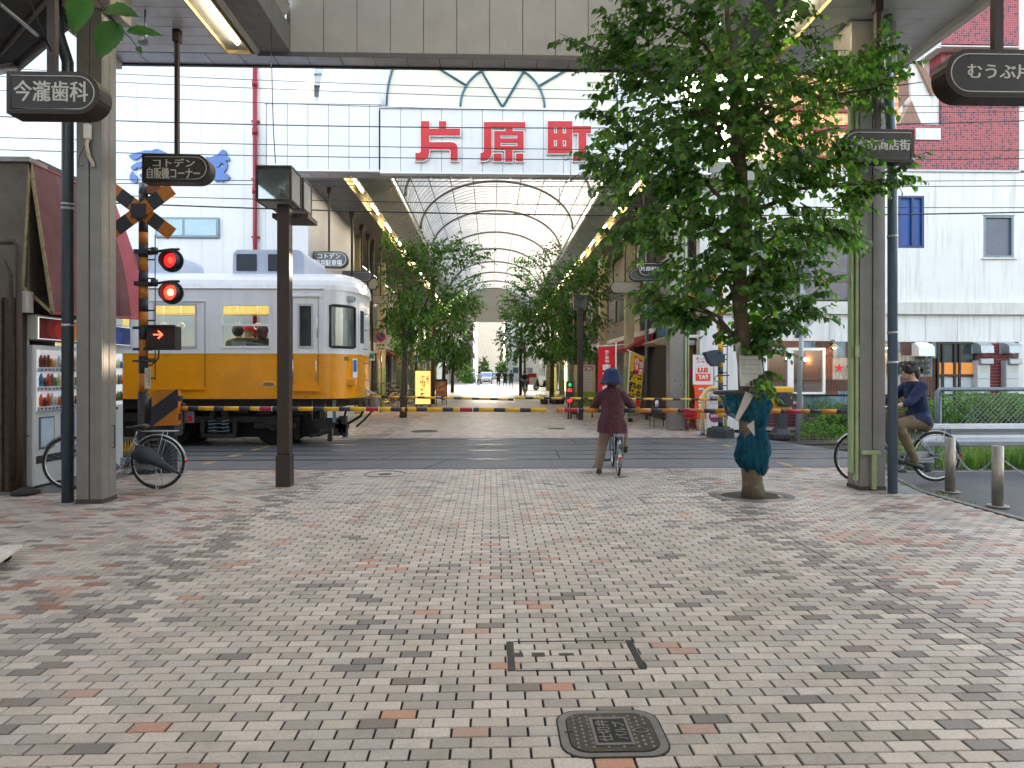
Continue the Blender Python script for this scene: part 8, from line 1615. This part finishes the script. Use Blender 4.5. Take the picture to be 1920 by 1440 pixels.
for k in range(4):
    xa = Xa(1740, gy)+k*2.0+(.1 if k else 0)*0; xb = xa+2.01; g = MB()
    for i in range(8): (a, b), (c, d) = prof[i], prof[i+1]; g.quad((xa, gy+a-.002*k, b), (xb, gy+a-.002*k, b), (xb, gy+c-.002*k, d), (xa, gy+c-.002*k, d))
    g.build('rail_beam', ga, t)
g = MB(); xa = Xa(1728, gy)
for i in range(8): (a, b), (c, d) = prof[i], prof[i+1]; g.quad((xa, gy+a*.5-.014, b), (xa+.32, gy+a-.006, b), (xa+.32, gy+c-.006, d), (xa, gy+c*.5-.014, d))
g.build('end_piece', ga, t)
for k in range(4): x = Xa(1736, gy+.1)+k*2.0; g = MB(); g.cyl((x, gy+.08, -.05), (x, gy+.08, z1-.02), .06, 14); g.build('post', galv, t); g = MB(); g.cyl((x+.3, gy-.062, z1-.12), (x+.3, gy-.05, z1-.12), .028, 8); g.build('bolt', galv, t)
fy = 10.95; t = thing('pipe_fence', 'grey pipe framed chain link fence behind the guard rail', 'fence', (Xa(1757, fy), fy, 0)); x0, zt_ = P2(1757, 730, fy); g = MB(); g.tube([(x0, fy, -.05), (x0, fy, zt_-.04), (x0+.04, fy, zt_), (16, fy, zt_)], .034, 12); g.build('frame', galv, t)
for k in range(5): x = x0+.07+k*1.6; g = MB(); g.cyl((x, fy+.03, -.05), (x, fy+.03, zt_-.05), .02, 8); g.build('post', galv, t)
g = MB(); x = x0+.06; zb_, zt2_ = .35, zt_-.06; H = zt2_-zb_
n = 0
while x < 11.5:
    for s in (1, -1):
        a = (x, zb_) if s > 0 else (x, zt2_); g.tube([(a[0], fy+.004*s, a[1]), (a[0]+H, fy+.004*s, a[1]+s*H)], .0032, 3, caps=False)
    x += .085
g.build('chain_link', galv_light, t)
ry = 16.95; t = thing('rail_fence', 'dark topped wire fence between the tracks and the rusty cafe', 'fence', (Xa(1520, ry), ry, 0)); xa = Xa(1500, ry); z = P2(1700, 741, ry)[1]; g = MB(); g.tube([(xa, ry, z), (15, ry, z)], .028, 8); g.build('top_rail', black, t)
for k in range(6): x = xa+.05+k*1.5; g = MB(); g.cyl((x, ry, 0), (x, ry, z), .035, 8); g.build('post', M('old_post', hx('#8a8580'), .8, var=.3), t)
g = MB(); g.bbox(Xa(1512, ry-.2), Xa(1545, ry-.2), ry-.4, ry-.1, 0, P2(1530, 783, ry-.2)[1], .02); tag(g.build('concrete_block', grime), 'mossy concrete block at the fence corner beside the bushes', 'block')
# ================================================================ foliage
leafA = leafmat('leaf_dark', (.029, .082, .02), (.09, .27, .028), .44); leafB = leafmat('leaf_mid', (.05, .13, .024), (.17, .4, .04), .5); leafC = leafmat('leaf_light', (.1, .2, .04), (.3, .5, .06), .55)
bark = M('bark', hx('#6b5c4b'), .9, 0, .35, 14, bump=.7, bscale=45, stain=hx('#8d8676'), stain_amt=.7, stain_scale=5); twig_m = M('twig', hx('#3a3024'), .85, 0, .2, 20)
# a leaf: 8 points, folded on its midrib, serrate outline simplified
LU = np.array([(0, 0), (.22, .26), (.55, .30), (1, 0), (.22, -.26), (.55, -.30), (.25, 0), (.6, 0)])
LF = np.array([(0, 6, 1), (1, 6, 2), (6, 7, 2), (2, 7, 3), (0, 4, 6), (4, 5, 6), (6, 5, 7), (5, 3, 7)])
def leaves_mesh(base, axis, nrm, size, wid=1.0, fold=.12):
    base, axis, nrm = map(np.asarray, (base, axis, nrm)); n = len(base); axis = axis/np.linalg.norm(axis, axis=1)[:, None]
    side = np.cross(axis, nrm); side /= np.linalg.norm(side, axis=1)[:, None]+1e-9; nr = np.cross(side, axis)
    size = np.asarray(size).reshape(-1, 1, 1); u = LU[None, :, 0:1]; v = LU[None, :, 1:2]*wid
    lift = np.abs(v)*fold*2.2-(u*(1-u))*-.18*0-(u**2)*.16
    V = base[:, None, :]+(axis[:, None, :]*u+side[:, None, :]*v+nr[:, None, :]*lift)*size
    F = (LF[None]+(np.arange(n)*8)[:, None, None]).reshape(-1, 3)
    return V.reshape(-1, 3), F
def rnd(n, s=1.0): return RN.normal(size=(n, 3))*s
def spray(starts, dirs, lens, nl, lsize, droop=.35, tw=None, spread=.9):
    """twigs with alternate leaves"""
    B = []; A = []; N = []; SZ = []
    for p, d, L in zip(starts, dirs, lens):
        p = np.array(p, float); d = d/np.linalg.norm(d); pts = [p.copy()]; step = L/nl
        for k in range(nl):
            d = d+np.array([0, 0, -droop/nl*1.2])+RN.normal(size=3)*.05; d /= np.linalg.norm(d); p = p+d*step; pts.append(p.copy())
            s = np.cross(d, [0, 0, 1]); s /= np.linalg.norm(s)+1e-6; sg = 1 if k % 2 else -1
            a = d*.4+s*sg*spread*.75+np.array([0, 0, -.55])+RN.normal(size=3)*.25; B.append(p); A.append(a); hz_ = np.array([d[0], d[1], 0])/(np.hypot(d[0], d[1])+.05); N.append(hz_*.7+np.array([0, -.15, .5])+RN.normal(size=3)*.5); SZ.append(lsize*RN.uniform(.65, 1.25)*(1-.35*k/nl))
        if tw is not None: tw.tube([tuple(q) for q in pts[::2]+[pts[-1]]], [.0045]*len(pts[::2])+[.0015], 3, caps=False)
    return B, A, N, SZ
# ---- the big street tree
TY0 = 8.15
def PW(px, py, Y): x, z = XZ(px, py, Y); return np.array((x, Y, z))
T = thing('street_tree', 'big leafy street tree wrapped in blue green net with a calendar hung on it', 'tree', (*G(1413, 934), 0))
trunk = [PW(1413, 936, TY0), PW(1411, 905, TY0), PW(1407, 860, TY0), PW(1402, 780, TY0), PW(1398, 700, TY0), PW(1394, 640, TY0), PW(1387, 560, TY0), PW(1389, 480, TY0), PW(1391, 400, TY0), PW(1388, 320, TY0-.03), PW(1380, 240, TY0), PW(1372, 150, TY0), PW(1365, 40, TY0+.05), PW(1360, -60, TY0)]
trunk[0][2] = -.02
g = MB(); g.tube([tuple(p) for p in trunk], [.15, .12, .11, .10, .095, .09, .085, .08, .075, .07, .06, .045, .03, .02], 14)
for i in range(14*2, len(g.v)): q = g.v[i]; g.v[i] = (q[0]+.010*math.sin(q[2]*23+q[0]*90), q[1]+.008*math.sin(q[2]*31+q[1]*60), q[2])
g.build('trunk', bark, T)
BL_ = [(1270, 55, 140, 80, 10), (1390, 100, 150, 75, 8), (1180, 120, 80, 70, 4), (1300, 200, 190, 90, 15), (1450, 190, 140, 85, 9), (1570, 140, 100, 62, 3.2), (1650, 165, 50, 45, .7), (1235, 300, 125, 90, 11), (1375, 320, 145, 100, 13), (1510, 300, 90, 80, 6), (1615, 345, 80, 24, 1.1), (1290, 410, 130, 65, 8), (1430, 430, 130, 70, 8), (1545, 420, 75, 50, 2.5), (1330, 500, 95, 45, 5), (1450, 500, 90, 45, 4), (1295, 580, 85, 26, 3), (1400, 560, 70, 60, 4), (1470, 592, 60, 20, 1.6), (1412, 640, 50, 42, 3), (1240, 552, 40, 20, .5)]
S0 = []; D0 = []; LN = []; tot = sum(b[4] for b in BL_)
NT = 1400
limb = MB()
for (px, py, rx, rz, wgt) in BL_:
    c = PW(px, py, TY0); a = rx*TY0/1280; b = rz*TY0/1280; ry = min(1.5, max(.3, a*1.0)); n = int(NT*wgt/tot)
    at = min(trunk[4:], key=lambda q: abs(q[2]-(c[2]-.55))); m1 = at*.5+c*.5+np.array([0, 0, .12]); limb.tube([tuple(at), tuple(at*.75+c*.25+np.array([0, 0, .02])), tuple(m1), tuple(c), tuple(c+(c-m1)*.6)], [.032, .026, .02, .012, .005], 6)
    for i in range(n):
        while True:
            q = RN.uniform(-1, 1, 3)
            if (q**2).sum() < 1: break
        p = c+q*np.array([a*.86, ry, b*.86]); out = p-np.array([trunk[7][0], TY0, p[2]-.1]); S0.append(p); D0.append(out/max(.3, np.linalg.norm(out))+RN.normal(size=3)*.4+np.array([0, -.1, .12 if py < 250 else -.12])); LN.append(RN.uniform(.22, .48))
    for i in range(3): q = c+RN.normal(size=3)*np.array([a*.5, ry*.4, b*.5]); limb.tube([tuple(m1), tuple((m1+q)/2+RN.normal(size=3)*.04), tuple(q)], [.012, .009, .004], 4)
def line_twig(p, q, Y0, Y1, n=9, amp=.0):
    for i in range(n): u = i/n; a = PW(p[0]+(q[0]-p[0])*u, p[1]+(q[1]-p[1])*u, Y0+(Y1-Y0)*u); b = PW(q[0], q[1], Y1); S0.append(a+RN.normal(size=3)*.025); D0.append((b-PW(p[0], p[1], Y0))/1.0+RN.normal(size=3)*.18); LN.append(.22)
    limb.tube([tuple(PW(p[0], p[1], Y0)), tuple(PW((p[0]+q[0])/2, (p[1]+q[1])/2-4, (Y0+Y1)/2)), tuple(PW(q[0], q[1], Y1))], [.010, .007, .002], 5)
for a in (((1190, 130), (1048, 62)), ((1200, 110), (1135, 25)), ((1250, 60), (1190, 0)), ((1570, 160), (1665, 55)), ((1590, 200), (1715, 120)), ((1560, 390), (1700, 320)), ((1560, 380), (1718, 292)), ((1470, 605), (1560, 520)), ((1440, 560), (1470, 510)), ((1290, 585), (1212, 540)), ((1300, 560), (1225, 570)), ((1330, 600), (1250, 600)), ((1420, 650), (1475, 600)), ((1180, 330), (1105, 300)), ((1180, 250), (1110, 205)), ((1190, 420), (1135, 440)), ((1440, 70), (1500, 15)), ((1500, 380), (1600, 450)), ((1330, 60), (1320, -10)), ((1430, 690), (1440, 730))): line_twig(a[0], a[1], TY0-.1, TY0-.45)
tw = MB(); B, A, N, SZ = spray(S0, D0, LN, 9, .115, .45, tw)
V, F = leaves_mesh(B, A, N, SZ, 1.15); n = len(B); near = np.argsort(np.array([b[1] for b in B])); keep = np.ones(n, bool); keep[near[:270]] = False
mi = RN.choice([0, 0, 0, 1, 1, 2], n); backlit = np.array([b[0] > 3.6 or b[2] > 5 for b in B]); mi = np.where(backlit & (RN.random(n) < .5), 1, mi)  # top and right leaves lighter, backlight put into their colour
Vk = V.reshape(n, 8, 3)[keep].reshape(-1, 3); k = int(keep.sum()); Fk = (LF[None]+(np.arange(k)*8)[:, None, None]).reshape(-1, 3)
me = npmesh('crown', Vk, Fk, [leafA, leafB, leafC], smooth=True, mi=np.repeat(mi[keep], 8)); o = link('crown', me, T); o['kind'] = 'stuff'
Vr = V.reshape(n, 8, 3)
for i in near[:270]:
    c = Vr[i][0].copy(); mb = MB(); mb.smooth = True; mb.add([tuple(q-c) for q in Vr[i]], [tuple(f) for f in LF]); me = mb.mesh('leaf', (leafA, leafB, leafC)[mi[i]]); o = bpy.data.objects.new('leaf', me); S.collection.objects.link(o); o.parent = T; o.location = Vector(c)-T.location
limb.build('limb', bark, T); tw.build('twigs', twig_m, T)['kind'] = 'stuff'
# pit, grate
px0, py0 = G(1413, 934); g = MB(); g.cyl((px0-.0, 8.25, -.009), (px0, 8.25, .001), .36, 28); tag(g.build('tree_pit', M('soil', (.05, .04, .03), .95, 0, .5, 40, bump=.8), None), 'round soil opening around the foot of the big street tree', 'tree pit')
g = MB()
for r_ in (.38, .42, .46, .50): g.tube([(px0+.03+r_*math.cos(a*.2618)*1.0, 8.22+r_*.78*math.sin(a*.2618), .002) for a in range(24)], .008, 4, closed=True)
for a in range(40): th = a*math.pi/20; g.tube([(px0+.03+.37*math.cos(th), 8.22+.37*.78*math.sin(th), .002), (px0+.03+.51*math.cos(th), 8.22+.51*.78*math.sin(th), .002)], .005, 4)
tag(g.build('tree_grate', iron_rim), 'dark iron grating ring around the soil of the street tree', 'grate')
# ring, net, papers
t = thing('trunk_ring', 'dark tubular ring fixed round the tree trunk below the calendar', 'ring', (3.1, TY0, 1.27)); c = PW(1392, 736, TY0); g = MB(); g.tube([(c[0]+.33*math.cos(a*.2618), TY0-.02+.26*math.sin(a*.2618), c[2]) for a in range(24)], .027, 10, closed=True); g.build('ring', nblack, t)
g = MB()
for a in (0, 90, 180, 270): g.tube([(c[0]+.33*math.cos(R(a)), TY0-.02+.26*math.sin(R(a)), c[2]), (c[0]+.07*math.cos(R(a)), TY0+.07*math.sin(R(a)), c[2]-.06), (c[0]+.05*math.cos(R(a)), TY0+.05*math.sin(R(a)), c[2]-.3)], .010, 6)
g.build('stay', nblack, t)
g = MB(); rows = [(742, 1352, 1441), (752, 1356, 1445), (765, 1360, 1443), (778, 1370, 1443), (790, 1388, 1438), (800, 1394, 1434), (812, 1389, 1438), (824, 1384, 1440), (838, 1380, 1441), (852, 1379, 1442), (866, 1380, 1440), (876, 1386, 1439), (884, 1396, 1437), (891, 1400, 1433)]
ns = 72; vs = []; 
for j, (py, a, b) in enumerate(rows):
    p0, p1 = PW(a, py, TY0), PW(b, py, TY0); cx_ = (p0[0]+p1[0])/2; rr = (p1[0]-p0[0])/2*.93
    for i in range(ns): th = 2*math.pi*i/ns; f = 1+.04*math.sin(th*31+j*2.1)+.09*math.sin(th*7+j*.55)+.06*math.sin(th*13-j*.8)+.05*math.sin(j*1.9+th*3)+.03*math.sin(th*23+j); vs.append((cx_+rr*f*math.cos(th), TY0+rr*.9*f*math.sin(th), p0[2]+.008*math.sin(th*5+j)))
fs = [(j*ns+i, j*ns+(i+1) % ns, (j+1)*ns+(i+1) % ns, (j+1)*ns+i) for j in range(len(rows)-1) for i in range(ns)]; g.add(vs, fs, True)
netm = translucent('net_blue_green', (.008, .12, .20), .5, .2, .9); N_ = g.build('tree_net', netm); tag(N_, 'blue green plastic net bundled round the lower trunk of the street tree', 'net')
g = MB(); g.add([(v[0]*.0+c[0]+(v[0]-c[0])*.93, TY0+(v[1]-TY0)*.86, v[2]) for v in vs[4*ns:]], [(j*ns+i, j*ns+(i+1) % ns, (j+1)*ns+(i+1) % ns, (j+1)*ns+i) for j in range(len(rows)-5) for i in range(ns)], True); g.build('inner_fold', netm, N_, False)
paper = M('paper', (.62, .60, .58), .7, 0, .08, 6); paper_s = M('paper_stained', hx('#b5ada2'), .8, 0, .15, 10)
def sheetp(name, label, cat, pts, Y, m, dep=.003):
    g = MB(); V_ = [Vector(PW(a, b, y_)) for a, b, y_ in pts]; n = len(V_); g.add(V_+[q+Vector((0, dep, 0)) for q in V_], [tuple(range(n)), tuple(reversed(range(n, 2*n)))]+[(i, i+n, (i+1) % n+n, (i+1) % n) for i in range(n)]); o = g.build(name, m); tag(o, label, cat); return V_, o
yc_ = TY0-.20; V_, cal = sheetp('calendar', 'year calendar sheet hanging on the tree trunk above the ring', 'calendar', ((1388, 724, yc_), (1436, 724.5, yc_+.03), (1426, 667, yc_+.03), (1386, 667, yc_)), yc_, paper)
def cp_(u, v, dy=-.003): return V_[0].lerp(V_[1], u).lerp(V_[3].lerp(V_[2], u), v)+Vector((0, dy, 0))
g = MB(); h = MB()
for r_ in range(4):
    v0 = .86-r_*.15; g.quad(cp_(.06, v0), cp_(.94, v0), cp_(.94, v0+.012), cp_(.06, v0+.012))
    for c_ in range(3):
        for i in range(4):
            for j in range(6): u = .09+c_*.3+j*.038; v = v0-.03-i*.024; h.quad(cp_(u, v), cp_(u+.018, v), cp_(u+.018, v+.009), cp_(u, v+.009))
g.build('blue_rule', M('print_blue', hx('#3b5f8e'), .7), cal); h.build('date_print', M('print_grey', hx('#7a7f88'), .7), cal); g = MB(); g.quad(cp_(.2, .06), cp_(.85, .06), cp_(.85, .08), cp_(.2, .08)); g.build('red_print', M('print_red', hx('#a84a48'), .7), cal)
sheetp('paper_sheet', 'tall narrow printed sheet behind the calendar on the trunk', 'paper', ((1387, 724, TY0-.17), (1392, 724, TY0-.17), (1393, 650, TY0-.15), (1387, 640, TY0-.15), (1378, 646, TY0-.15)), 0, paper_s)
sheetp('paper_tag', 'long torn paper tag dangling diagonally over the top of the net', 'paper tag', ((1377, 788, TY0-.36), (1384, 790, TY0-.36), (1402, 762, TY0-.34), (1413, 741, TY0-.34), (1398, 734, TY0-.34)), 0, paper_s)
sheetp('paper_tag', 'small pointed paper tag showing through the lower net', 'paper tag', ((1400, 798, TY0-.30), (1415, 818, TY0-.30), (1414, 788, TY0-.30)), 0, paper_s)
g = MB(); g.tube([tuple(PW(1408, 727, TY0-.3)), tuple(PW(1406, 735, TY0-.35)), tuple(PW(1410, 748, TY0-.34))], .003, 4); g.tube([tuple(PW(1424, 728, TY0-.3)), tuple(PW(1420, 738, TY0-.34)), tuple(PW(1410, 742, TY0-.34))], .003, 4); tag(g.build('string', M('twine', hx('#a89878'), .9)), 'loose twine tying the paper tag to the ring', 'string')
# ---- trees down the arcade
def far_tree(base, label, blobs, Y, n, ls, tr=.1, group='street trees down the arcade', lm=None, high=None):
    x0, y0 = base; T2 = thing('street_tree', label, 'tree', (x0, y0, 0), group); B = []; A = []; N = []; SZ = []; lb = MB(); top = None; tot = sum(b[4] for b in blobs)
    cs = [PW(b[0], b[1], Y) for b in blobs]; mz = sum(c[2] for c in cs)/len(cs); fork = np.array((x0+.05, y0, max(1.9, min(c[2] for c in cs)-.2)))
    lb.tube([(x0, y0, 0), (x0+.03, y0, fork[2]*.5), tuple(fork), (x0+.0, y0, mz)], [tr*1.3, tr, tr*.8, tr*.3], 8); S1 = []; D1 = []; L1_ = []
    for (px, py, rx, rz, wt), c in zip(blobs, cs):
        a, b = rx*Y/1280, rz*Y/1280; m = int(1.35*n*wt/tot); lb.tube([tuple(fork), tuple(fork*.5+c*.5+np.array([0, 0, .15])), tuple(c)], [tr*.4, tr*.25, tr*.08], 5)
        for i in range(m):
            while True:
                q = RN.uniform(-1, 1, 3)
                if (q**2).sum() < 1: break
            p = c+q*np.array([a*.85, max(.6, a*.8), b*.85]); o_ = p-np.array([x0, y0, mz]); S1.append(p); D1.append(o_/max(.4, np.linalg.norm(o_))+RN.normal(size=3)*.35+np.array([0, 0, .1])); L1_.append(RN.uniform(.3, .6))
    B, A, N, SZ = spray(S1, D1, L1_, 8, ls*1.3, .6, None, 1.0); V, F = leaves_mesh(B, A, N, SZ, .95); k = len(B); mi = RN.choice([0, 0, 0, 1, 1] if lm is None else lm, k)
    lb.build('trunk', M('bark_dark', hx('#54483c'), .9, 0, .3, 14, bump=.5), T2); o = link('crown', npmesh('crown', V, F, [leafA, leafB, leafC], True, np.repeat(mi, 8)), T2); o['kind'] = 'stuff' if False else 'thing'
    return T2
x, y = G(756, 783); far_tree((x, y), 'first street tree on the left side with its trunk just right of the tram nose', [(800, 490, 75, 45, 6), (755, 510, 50, 50, 4), (850, 475, 60, 25, 2.2), (790, 570, 85, 55, 7), (850, 560, 50, 40, 3), (750, 600, 40, 40, 3), (780, 640, 55, 30, 3), (890, 480, 40, 14, .6), (735, 460, 22, 16, .8)], y, 640, .105)
far_tree((Xa(831, 38), 38), 'second street tree on the left side above the food poster', [(835, 600, 45, 50, 5), (860, 570, 40, 35, 2.5), (815, 640, 35, 40, 3), (850, 660, 40, 35, 3), (880, 540, 35, 25, 1)], 38, 420, .13)
far_tree((Xa(848, 52), 52), 'third street tree on the left side near the end of the arcade', [(868, 620, 24, 26, 3), (858, 655, 30, 25, 3), (880, 580, 22, 20, 1)], 52, 200, .16)
x, y = Xa(1078, 24.6), 24.6; far_tree((x, y), 'street tree on the right side behind the brown lamp post', [(1075, 520, 62, 32, 4), (1105, 545, 45, 38, 3), (1050, 560, 45, 40, 3), (1085, 600, 55, 40, 4), (1065, 640, 45, 32, 3), (1120, 500, 25, 22, .8), (1100, 650, 28, 22, 1), (1000, 500, 42, 14, .8), (1035, 480, 26, 18, .6)], y, 560, .105)
x, y = G(1034, 756); far_tree((x, y), 'street tree on the right with flower pots at its foot', [(1010, 560, 50, 40, 4), (1040, 590, 45, 45, 4), (995, 610, 40, 35, 2.5), (1030, 650, 40, 30, 3), (985, 530, 32, 24, 1), (960, 560, 25, 20, .5)], y, 460, .125)
far_tree((Xa(983, 55), 55), 'smaller street tree on the right behind the riding cyclist', [(965, 590, 34, 34, 4), (985, 630, 36, 30, 4), (948, 630, 24, 24, 2), (960, 660, 30, 22, 2.5), (1000, 655, 20, 20, 1)], 55, 300, .17)
far_tree((Xa(880, 98), 98), 'bright green tree beyond the end of the street on the left', [(868, 690, 18, 28, 3), (880, 705, 12, 14, 1)], 98, 120, .3, lm=[1, 2, 2]); far_tree((Xa(912, 120), 120), 'sunny yellow green tree beyond the silver car', [(907, 690, 10, 24, 3), (914, 700, 8, 18, 2)], 120, 110, .32, lm=[2, 2, 1]); far_tree((Xa(945, 105), 105), 'green tree beyond the three walkers', [(942, 692, 12, 14, 3), (950, 715, 12, 12, 1)], 105, 90, .3, lm=[1, 1, 2])
# flower pots at a trunk
x, y = G(1034, 757); t = thing('flower_pots', 'dark pots with small plants round the foot of a right hand street tree', 'flower pots', (x, y, 0)); g = MB()
for a in range(5): g.lathe([(.16, 0), (.2, .28), (.17, .28), (.0, .25)], (x+.45*math.cos(a*1.25), y-.1+.35*math.sin(a*1.25), 0), 10)
g.build('pot', nblack, t); S1 = []; [S1.append(np.array((x+.45*math.cos(a*1.25)+RN.normal()*.08, y-.1+.35*math.sin(a*1.25), .28))) for a in range(5) for _ in range(5)]
B, A, N, SZ = spray(S1, [np.array((RN.normal()*.5, RN.normal()*.5, 1)) for _ in S1], [.3]*len(S1), 6, .08, .5); V, F = leaves_mesh(B, A, N, SZ); link('plant', npmesh('plant', V, F, [leafB], True), t)
# ---- twig with big leaves close to the camera
NB = 2.3; t = thing('overhanging_twig', 'thin twig with four big green leaves hanging close to the camera at the top left', 'twig', tuple(PW(200, 0, NB)))
g = MB(); g.tube([tuple(PW(170, -20, NB)), tuple(PW(198, 20, NB)), tuple(PW(222, 50, NB)), tuple(PW(245, 72, NB)), tuple(PW(262, 96, NB))], [.0022, .002, .0018, .0014, .001], 5); g.build('stem', twig_m, t); lg_ = leafmat('leaf_near', (.02, .085, .014), (.05, .22, .012), .45)
for (a, b, wd, nx) in (((163, -8), (134, 60), .9, .4), ((198, 20), (255, 24), .95, .2), ((222, 44), (182, 106), 1.05, .3), ((238, 58), (300, 60), .55, -.2), ((258, 88), (264, 98), .6, 0)):
    p, q = PW(a[0], a[1], NB), PW(b[0], b[1], NB-.03); ax = q-p; L_ = np.linalg.norm(ax); ax /= L_; sd_ = np.cross(ax, np.array((nx, -1, .5))); sd_ /= np.linalg.norm(sd_); nr = np.cross(sd_, ax); V = []; F = []
    for i in range(19):
        u = i/18; w_ = .33*wd*(math.sin(math.pi*u**.75)**.8)*(1-.15*u)*(1+(.05 if i % 2 else -.03))
        for k in (-1, -.5, 0, .5, 1): V.append(p+L_*(ax*u+sd_*w_*k+nr*(abs(k)*w_*.35-.12*u*u+.012*math.sin(u*30)*abs(k))))
    F = [(i*5+k, i*5+k+1, i*5+k+6, i*5+k+5) for i in range(18) for k in range(4)]
    g = MB(); g.smooth = True; g.add([tuple(v) for v in V], F); o = g.build('leaf', lg_, t)
# ---- bushes and weeds on the right
def bush(label, blobs, Y, n, ls, mi_, name='bush', kind=None, cat='bush', dy=.35, w_=.8):
    S1 = []; D1 = []; tot = sum(b[4] for b in blobs); c0_ = PW(blobs[0][0], blobs[0][1], Y); t = thing(name, label, cat, (c0_[0], Y, 0), kind=kind); st = MB()
    for (px, py, rx, rz, wt) in blobs:
        c = PW(px, py, Y); a, b = rx*Y/1280, rz*Y/1280
        for i in range(int(n*wt/tot)):
            q = RN.uniform(-1, 1, 3)
            if (q**2).sum() > 1: q = q/np.linalg.norm(q)*.9
            p = c+q*np.array([a, dy, b]); p[2] = max(p[2], .03); S1.append(p); D1.append(np.array((q[0]*.6, q[1]*.6-.2, 1.0))+RN.normal(size=3)*.4)
            if i % 6 == 0: st.tube([(c[0]+q[0]*a*.5, Y+q[1]*.2, 0), tuple(p)], .006, 3, caps=False)
    B, A, N, SZ = spray(S1, D1, RN.uniform(.12, .28, len(S1)), 6, ls, .8); V, F = leaves_mesh(B, A, N, SZ, w_); link('foliage', npmesh('foliage', V, F, [leafA, leafB, leafC], True, np.repeat(RN.choice(mi_, len(B)), 8)), t); st.build('stem', twig_m, t); return t
bush('bright green leafy bush in front of the concrete block by the tracks', [(1540, 815, 40, 22, 4), (1565, 800, 35, 24, 3), (1520, 825, 22, 12, 1.5), (1575, 825, 30, 12, 2)], 16.0, 420, .065, [1, 2, 2]); bush('dark green bush behind the bright one beside the pillar', [(1560, 780, 38, 18, 4), (1585, 790, 28, 22, 3), (1600, 815, 25, 22, 2)], 16.5, 380, .075, [0, 1, 1])
bush('grey green shrub standing in front of the rusty cafe wall', [(1540, 758, 26, 13, 3), (1522, 766, 16, 8, 1), (1562, 764, 18, 9, 1)], 17.2, 200, .05, [0, 0, 1], w_=.45); bush('small green weed clump beside the far barrier machine', [(1484, 825, 8, 8, 1), (1494, 828, 10, 6, 1)], 15.2, 40, .05, [0, 1])
bush('dense weeds climbing behind the tracks on the right', [(1740, 775, 50, 28, 3), (1800, 765, 50, 30, 4), (1860, 765, 50, 30, 4), (1915, 770, 45, 30, 4), (1700, 785, 40, 25, 2), (1640, 800, 35, 22, 2), (1960, 770, 50, 32, 3), (1770, 795, 60, 18, 3), (1880, 795, 80, 18, 3)], 16.3, 1900, .095, [1, 1, 2, 2], 'weeds', 'stuff', 'weeds', .5, .5)
def grass(name, label, xa, xb, ya, yb, z, n, h, mats):
    X = RN.uniform(xa, xb, n); Yv = RN.uniform(ya, yb, n); H = RN.uniform(.4, 1, n)*h; th = RN.uniform(0, 6.28, n); L = RN.uniform(.1, .5, n)*H; w_ = .005
    dx, dy = np.cos(th), np.sin(th); V = np.zeros((n, 5, 3)); Z0 = np.full(n, z)
    V[:, 0] = np.stack([X-dy*w_, Yv+dx*w_, Z0], 1); V[:, 1] = np.stack([X+dy*w_, Yv-dx*w_, Z0], 1); V[:, 2] = np.stack([X+dx*L*.4+dy*w_*.8, Yv+dy*L*.4-dx*w_*.8, Z0+H*.6], 1); V[:, 3] = np.stack([X+dx*L*.4-dy*w_*.8, Yv+dy*L*.4+dx*w_*.8, Z0+H*.6], 1); V[:, 4] = np.stack([X+dx*L, Yv+dy*L, Z0+H], 1)
    F = (np.array([(0, 1, 2), (0, 2, 3), (3, 2, 4)])[None]+(np.arange(n)*5)[:, None, None]).reshape(-1, 3); me = npmesh(name, V.reshape(-1, 3), F, mats, mi=np.repeat(RN.integers(0, len(mats), n), 3)); o = link(name, me); tag(o, label, 'grass', kind='stuff')
straw = leafmat('grass_straw', (.26, .24, .10), (.3, .3, .1), .4); gr = leafmat('grass_green', (.08, .18, .035), (.2, .42, .06), .5)
grass('grass', 'grass and weeds behind the guard rail beside the track', 6.55, 14, 10.45, 11.35, -.03, 6500, .42, [gr, leafB, leafC, straw, leafB, leafA]); grass('track_grass', 'sparse grass growing between the rails on the right', 7.2, 16, 11.4, 16.3, -.03, 3500, .2, [gr, straw, straw]); grass('kerb_weeds', 'tiny weeds in the crack along the kerb', 5.45, 5.56, 7.6, 9.9, -.01, 160, .07, [gr, straw])
# track side clutter on the left between the pillar and the crossing
t = thing('track_cover', 'yellow toothed cover plate beside the rails on the left', 'cover', (-6.8, 12.4, 0)); g = MB(); x0 = Xa(216, 12.6)
for i in range(9): a = x0-.1+i*.05; g.add([(a, 12.6, .08), (a+.045, 12.6, .08), (a+.022, 12.6, .26), (a, 12.63, .08), (a+.045, 12.63, .08), (a+.022, 12.63, .26)], [(0, 1, 2), (5, 4, 3), (0, 3, 4, 1), (1, 4, 5, 2), (2, 5, 3, 0)])
g.build('teeth', yellow, t); g = MB(); g.box(x0-.3, x0+.5, 12.55, 12.8, .0, .08); g.build('plate', rusty, t)
